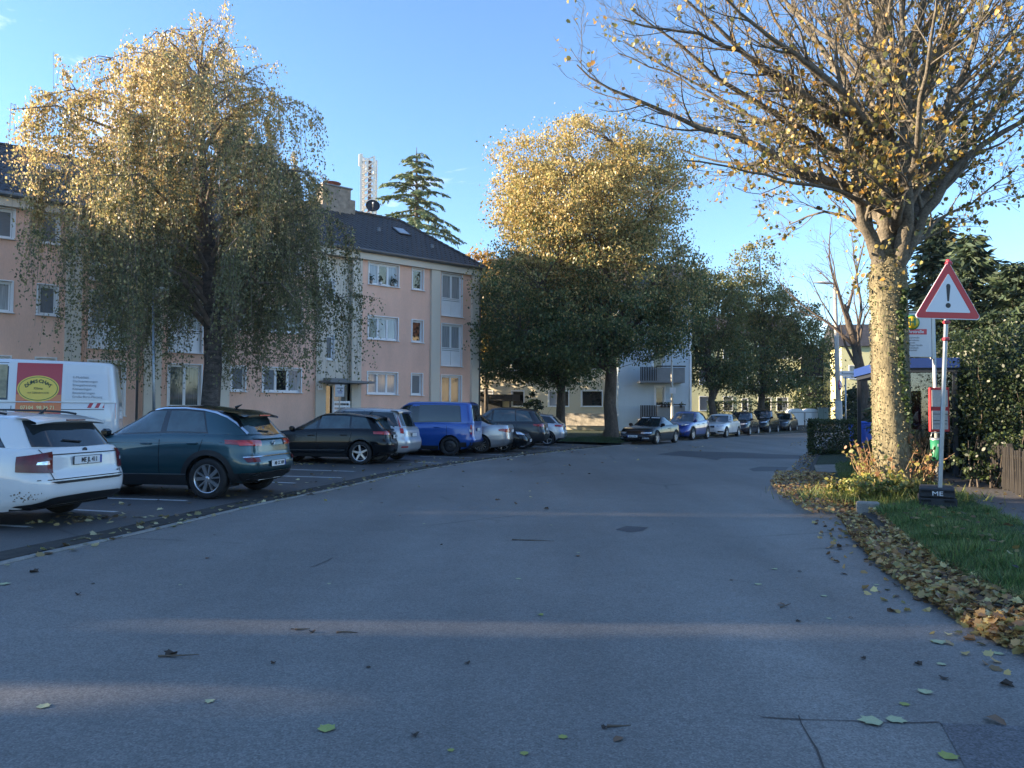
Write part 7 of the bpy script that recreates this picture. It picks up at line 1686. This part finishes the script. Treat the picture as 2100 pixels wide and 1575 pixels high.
# single leaves on the roadway, each one a thing of its own
spots = [(670, 1494, .13, 0), (90, 1448, .10, 1), (850, 1508, .06, 3), (1154, 1511, .07, 2), (1240, 1492, .05, 3), (1268, 1516, .10, 4), (1785, 1480, .17, 1), (1838, 1477, .14, 1), (1897, 1419, .12, 1), (1855, 1444, .08, 2), (1925, 1317, .15, 1), (1918, 1316, .09, 2), (2047, 1340, .10, 1), (1945, 1551, .12, 2), (2040, 1480, .17, 4), (1930, 1362, .08, 1), (1883, 1362, .07, 3), (1936, 1391, .08, 3), (1063, 1187, .08, 1), (1108, 1261, .07, 2), (1185, 1140, .12, 4), (1186, 1133, .06, 1), (1690, 1222, .08, 1), (1602, 1240, .10, 4), (1725, 1100, .08, 1), (1555, 1198, .10, 1), (1588, 1167, .09, 1), (1640, 1172, .06, 3), (1700, 1268, .06, 1), (1745, 1267, .06, 4), (1798, 1199, .07, 1), (350, 1343, .12, 3), (430, 1438, .08, 1), (600, 1290, .05, 3), (675, 1197, .06, 1), (370, 1199, .05, 1), (10, 1198, .13, 1), (70, 1173, .12, 3), (160, 1219, .08, 3), (190, 1197, .06, 3), (425, 1145, .09, 4), (440, 1097, .05, 3), (580, 1050, .05, 1), (740, 1030, .10, 1), (820, 1058, .06, 4), (870, 1074, .07, 1), (905, 1117, .05, 3), (985, 1027, .07, 4), (1115, 990, .06, 1), (1130, 1077, .07, 1), (1320, 1045, .05, 4), (1380, 1075, .05, 3), (1460, 1028, .05, 1), (1637, 1274, .06, 3), (1635, 1185, .05, 4), (1770, 1350, .05, 3), (1075, 1545, .06, 2), (925, 1538, .05, 2), (560, 1360, .05, 3), (958, 1360, .06, 3), (755, 1368, .05, 3), (640, 1296, .07, 3), (2065, 1405, .11, 3), (1500, 1190, .05, 3)]
SC = [(.30, .34, .10), (.40, .42, .24), (.30, .31, .08), (.05, .035, .025), (.17, .10, .06)]
SN = ['fresh green', 'pale yellow-green', 'yellowish green', 'shrivelled dark', 'dry brown']
leafmats = [mat('fallen_leaf_%s' % n.replace(' ', '_').replace('-', '_'), c, .8, vary=.3, vscale=40) for n, c in zip(SN, SC)]
lm = {}
for k in range(5):
    for v in range(3):
        rn = random.Random(k * 7 + v); T, fcs = MAPLE if k != 4 else OVAL; cu = rn.uniform(.1, .6) if k in (3, 4) else rn.uniform(0, .25)
        me = bpy.data.meshes.new('leaf_blade'); me.from_pydata([(x * (1 + rn.gauss(0, .06)), y, cu * abs(x) ** 1.3 + .10 * cu * math.sin(y * 5 + v) + .03) for x, y in T], [], fcs); me.materials.append(leafmats[k]); me.update(); lm[k, v] = me
for i, (px, py, s, k) in enumerate(spots):
    g = G(px, py, .003); o = link('fallen_leaf', lm[k, i % 3], None, g, random.uniform(0, 6.28)); s *= .8; s *= .85; o.scale = (s, s, s * random.uniform(.8, 1.6)); tag(o, '%s leaf lying alone on the grey roadway' % SN[k], 'leaf', 'single %s leaves on the roadway' % SN[k])
# grass on the verge
def grass(name, n, gen, hmin, hmax, cols, fan=.55):
    pts = np.array([gen() for _ in range(n)]); h = RNG.uniform(hmin, hmax, n); clump = .7 + .5 * np.sin(pts[:, 0] * 5 + 2 * np.sin(pts[:, 1] * 3.1)) * np.cos(pts[:, 1] * 4.3); h *= np.clip(clump, .45, 1.4)
    up = np.column_stack([RNG.normal(size=n) * fan, RNG.normal(size=n) * fan, np.ones(n)])
    T = (np.array([(-.035, 0), (.035, 0), (.022, .6), (-.022, .6), (.0, 1.0)]), [(0, 1, 2, 3), (3, 2, 4)])
    o = cloud(name, pts, h, pick(cols, n, jit=.3), T, M_LEAFS, None, up=up, spread=.15, kind='stuff'); return o
def between(A, B, y0, y1, z, pw=1.0):
    A = [p for p in A if y0 - .5 <= p.y <= y1 + .5]; B = [p for p in B if y0 - .5 <= p.y <= y1 + .5]; A, B = resample(A, 40), resample(B, 40)
    def f():
        t = random.random() ** pw * 38.99; i = int(t); a = A[i].lerp(A[i + 1], t - i); b = B[i].lerp(B[i + 1], t - i); q = a.lerp(b, random.random()); return (q.x, q.y, z)
    return f
GC = [(.095, .17, .045), (.125, .20, .055), (.07, .13, .038), (.21, .23, .08)]
grass('grass', 62000, between(offset(RK, .15), W_IN, 2.5, 12.0, .17, 1.15), .06, .15, GC)
grass('grass', 16000, between(offset(RK, .13), offset(RK, .7), 2.5, 12.0, .12), .08, .20, GC)
grass('grass', 22000, between(offset(RK, .6), W_IN, 12.0, 20.0, .15), .07, .16, GC)
grass('grass', 9000, between(offset(RK, 1.0), W_IN, 20.0, 30.0, .13), .10, .2, GC)
grass('grass', 24000, between(offset(LKg, -4.5), offset(LKg, -.3), 35, 47, .08), .10, .2, [(.035, .075, .018), (.05, .09, .025), (.03, .055, .016)])
grass('grass', 6000, lambda: (random.gauss(5.9, .5), random.gauss(12.1, .45), .17), .10, .26, [(.16, .20, .045), (.22, .23, .06), (.10, .14, .035)])
# small twigs on the road
for i, (px, py, l_) in enumerate(((1050, 1106, .5), (325, 1345, .25), (605, 1290, .10), (690, 1296, .14), (1245, 1488, .12), (1600, 1245, .12))):
    g = G(px, py, .008); o = MB().tube(bend_path((0, 0, 0), Vector((1, random.gauss(0, .2), 0)), l_, 4, 0, .06), [.007, .006, .005, .004, .002], 5).build('twig', M_TWIG, None, g, random.uniform(-.3, .3)); tag(o, ['long thin twig lying in mid-road', 'short twig beside a dark leaf on the left of the road', 'tiny dark twig in the sun streak', 'thin dark stick right of the sun streak', 'small twig with bits of leaf near the bottom of the road', 'twig beside the dry brown leaf'][i], 'twig')
# ================================================================== AIR
HAZE = 0.00022

hz_m = bpy.data.materials.new('haze'); hz_m.use_nodes = True; hn = hz_m.node_tree.nodes; hl = hz_m.node_tree.links
for n_ in list(hn):
    if n_.type == 'BSDF_PRINCIPLED': hn.remove(n_)
pv_ = hn.new('ShaderNodeVolumePrincipled'); pv_.inputs['Color'].default_value = (.84, .92, 1, 1); pv_.inputs['Density'].default_value = HAZE; pv_.inputs['Anisotropy'].default_value = .2
hl.new(pv_.outputs[0], [n_ for n_ in hn if n_.type == 'OUTPUT_MATERIAL'][0].inputs['Volume'])
hz_o = MB().box((50, 300, 17), (904, 1204, 36.1)).build('haze', hz_m); hz_o['kind'] = 'stuff'
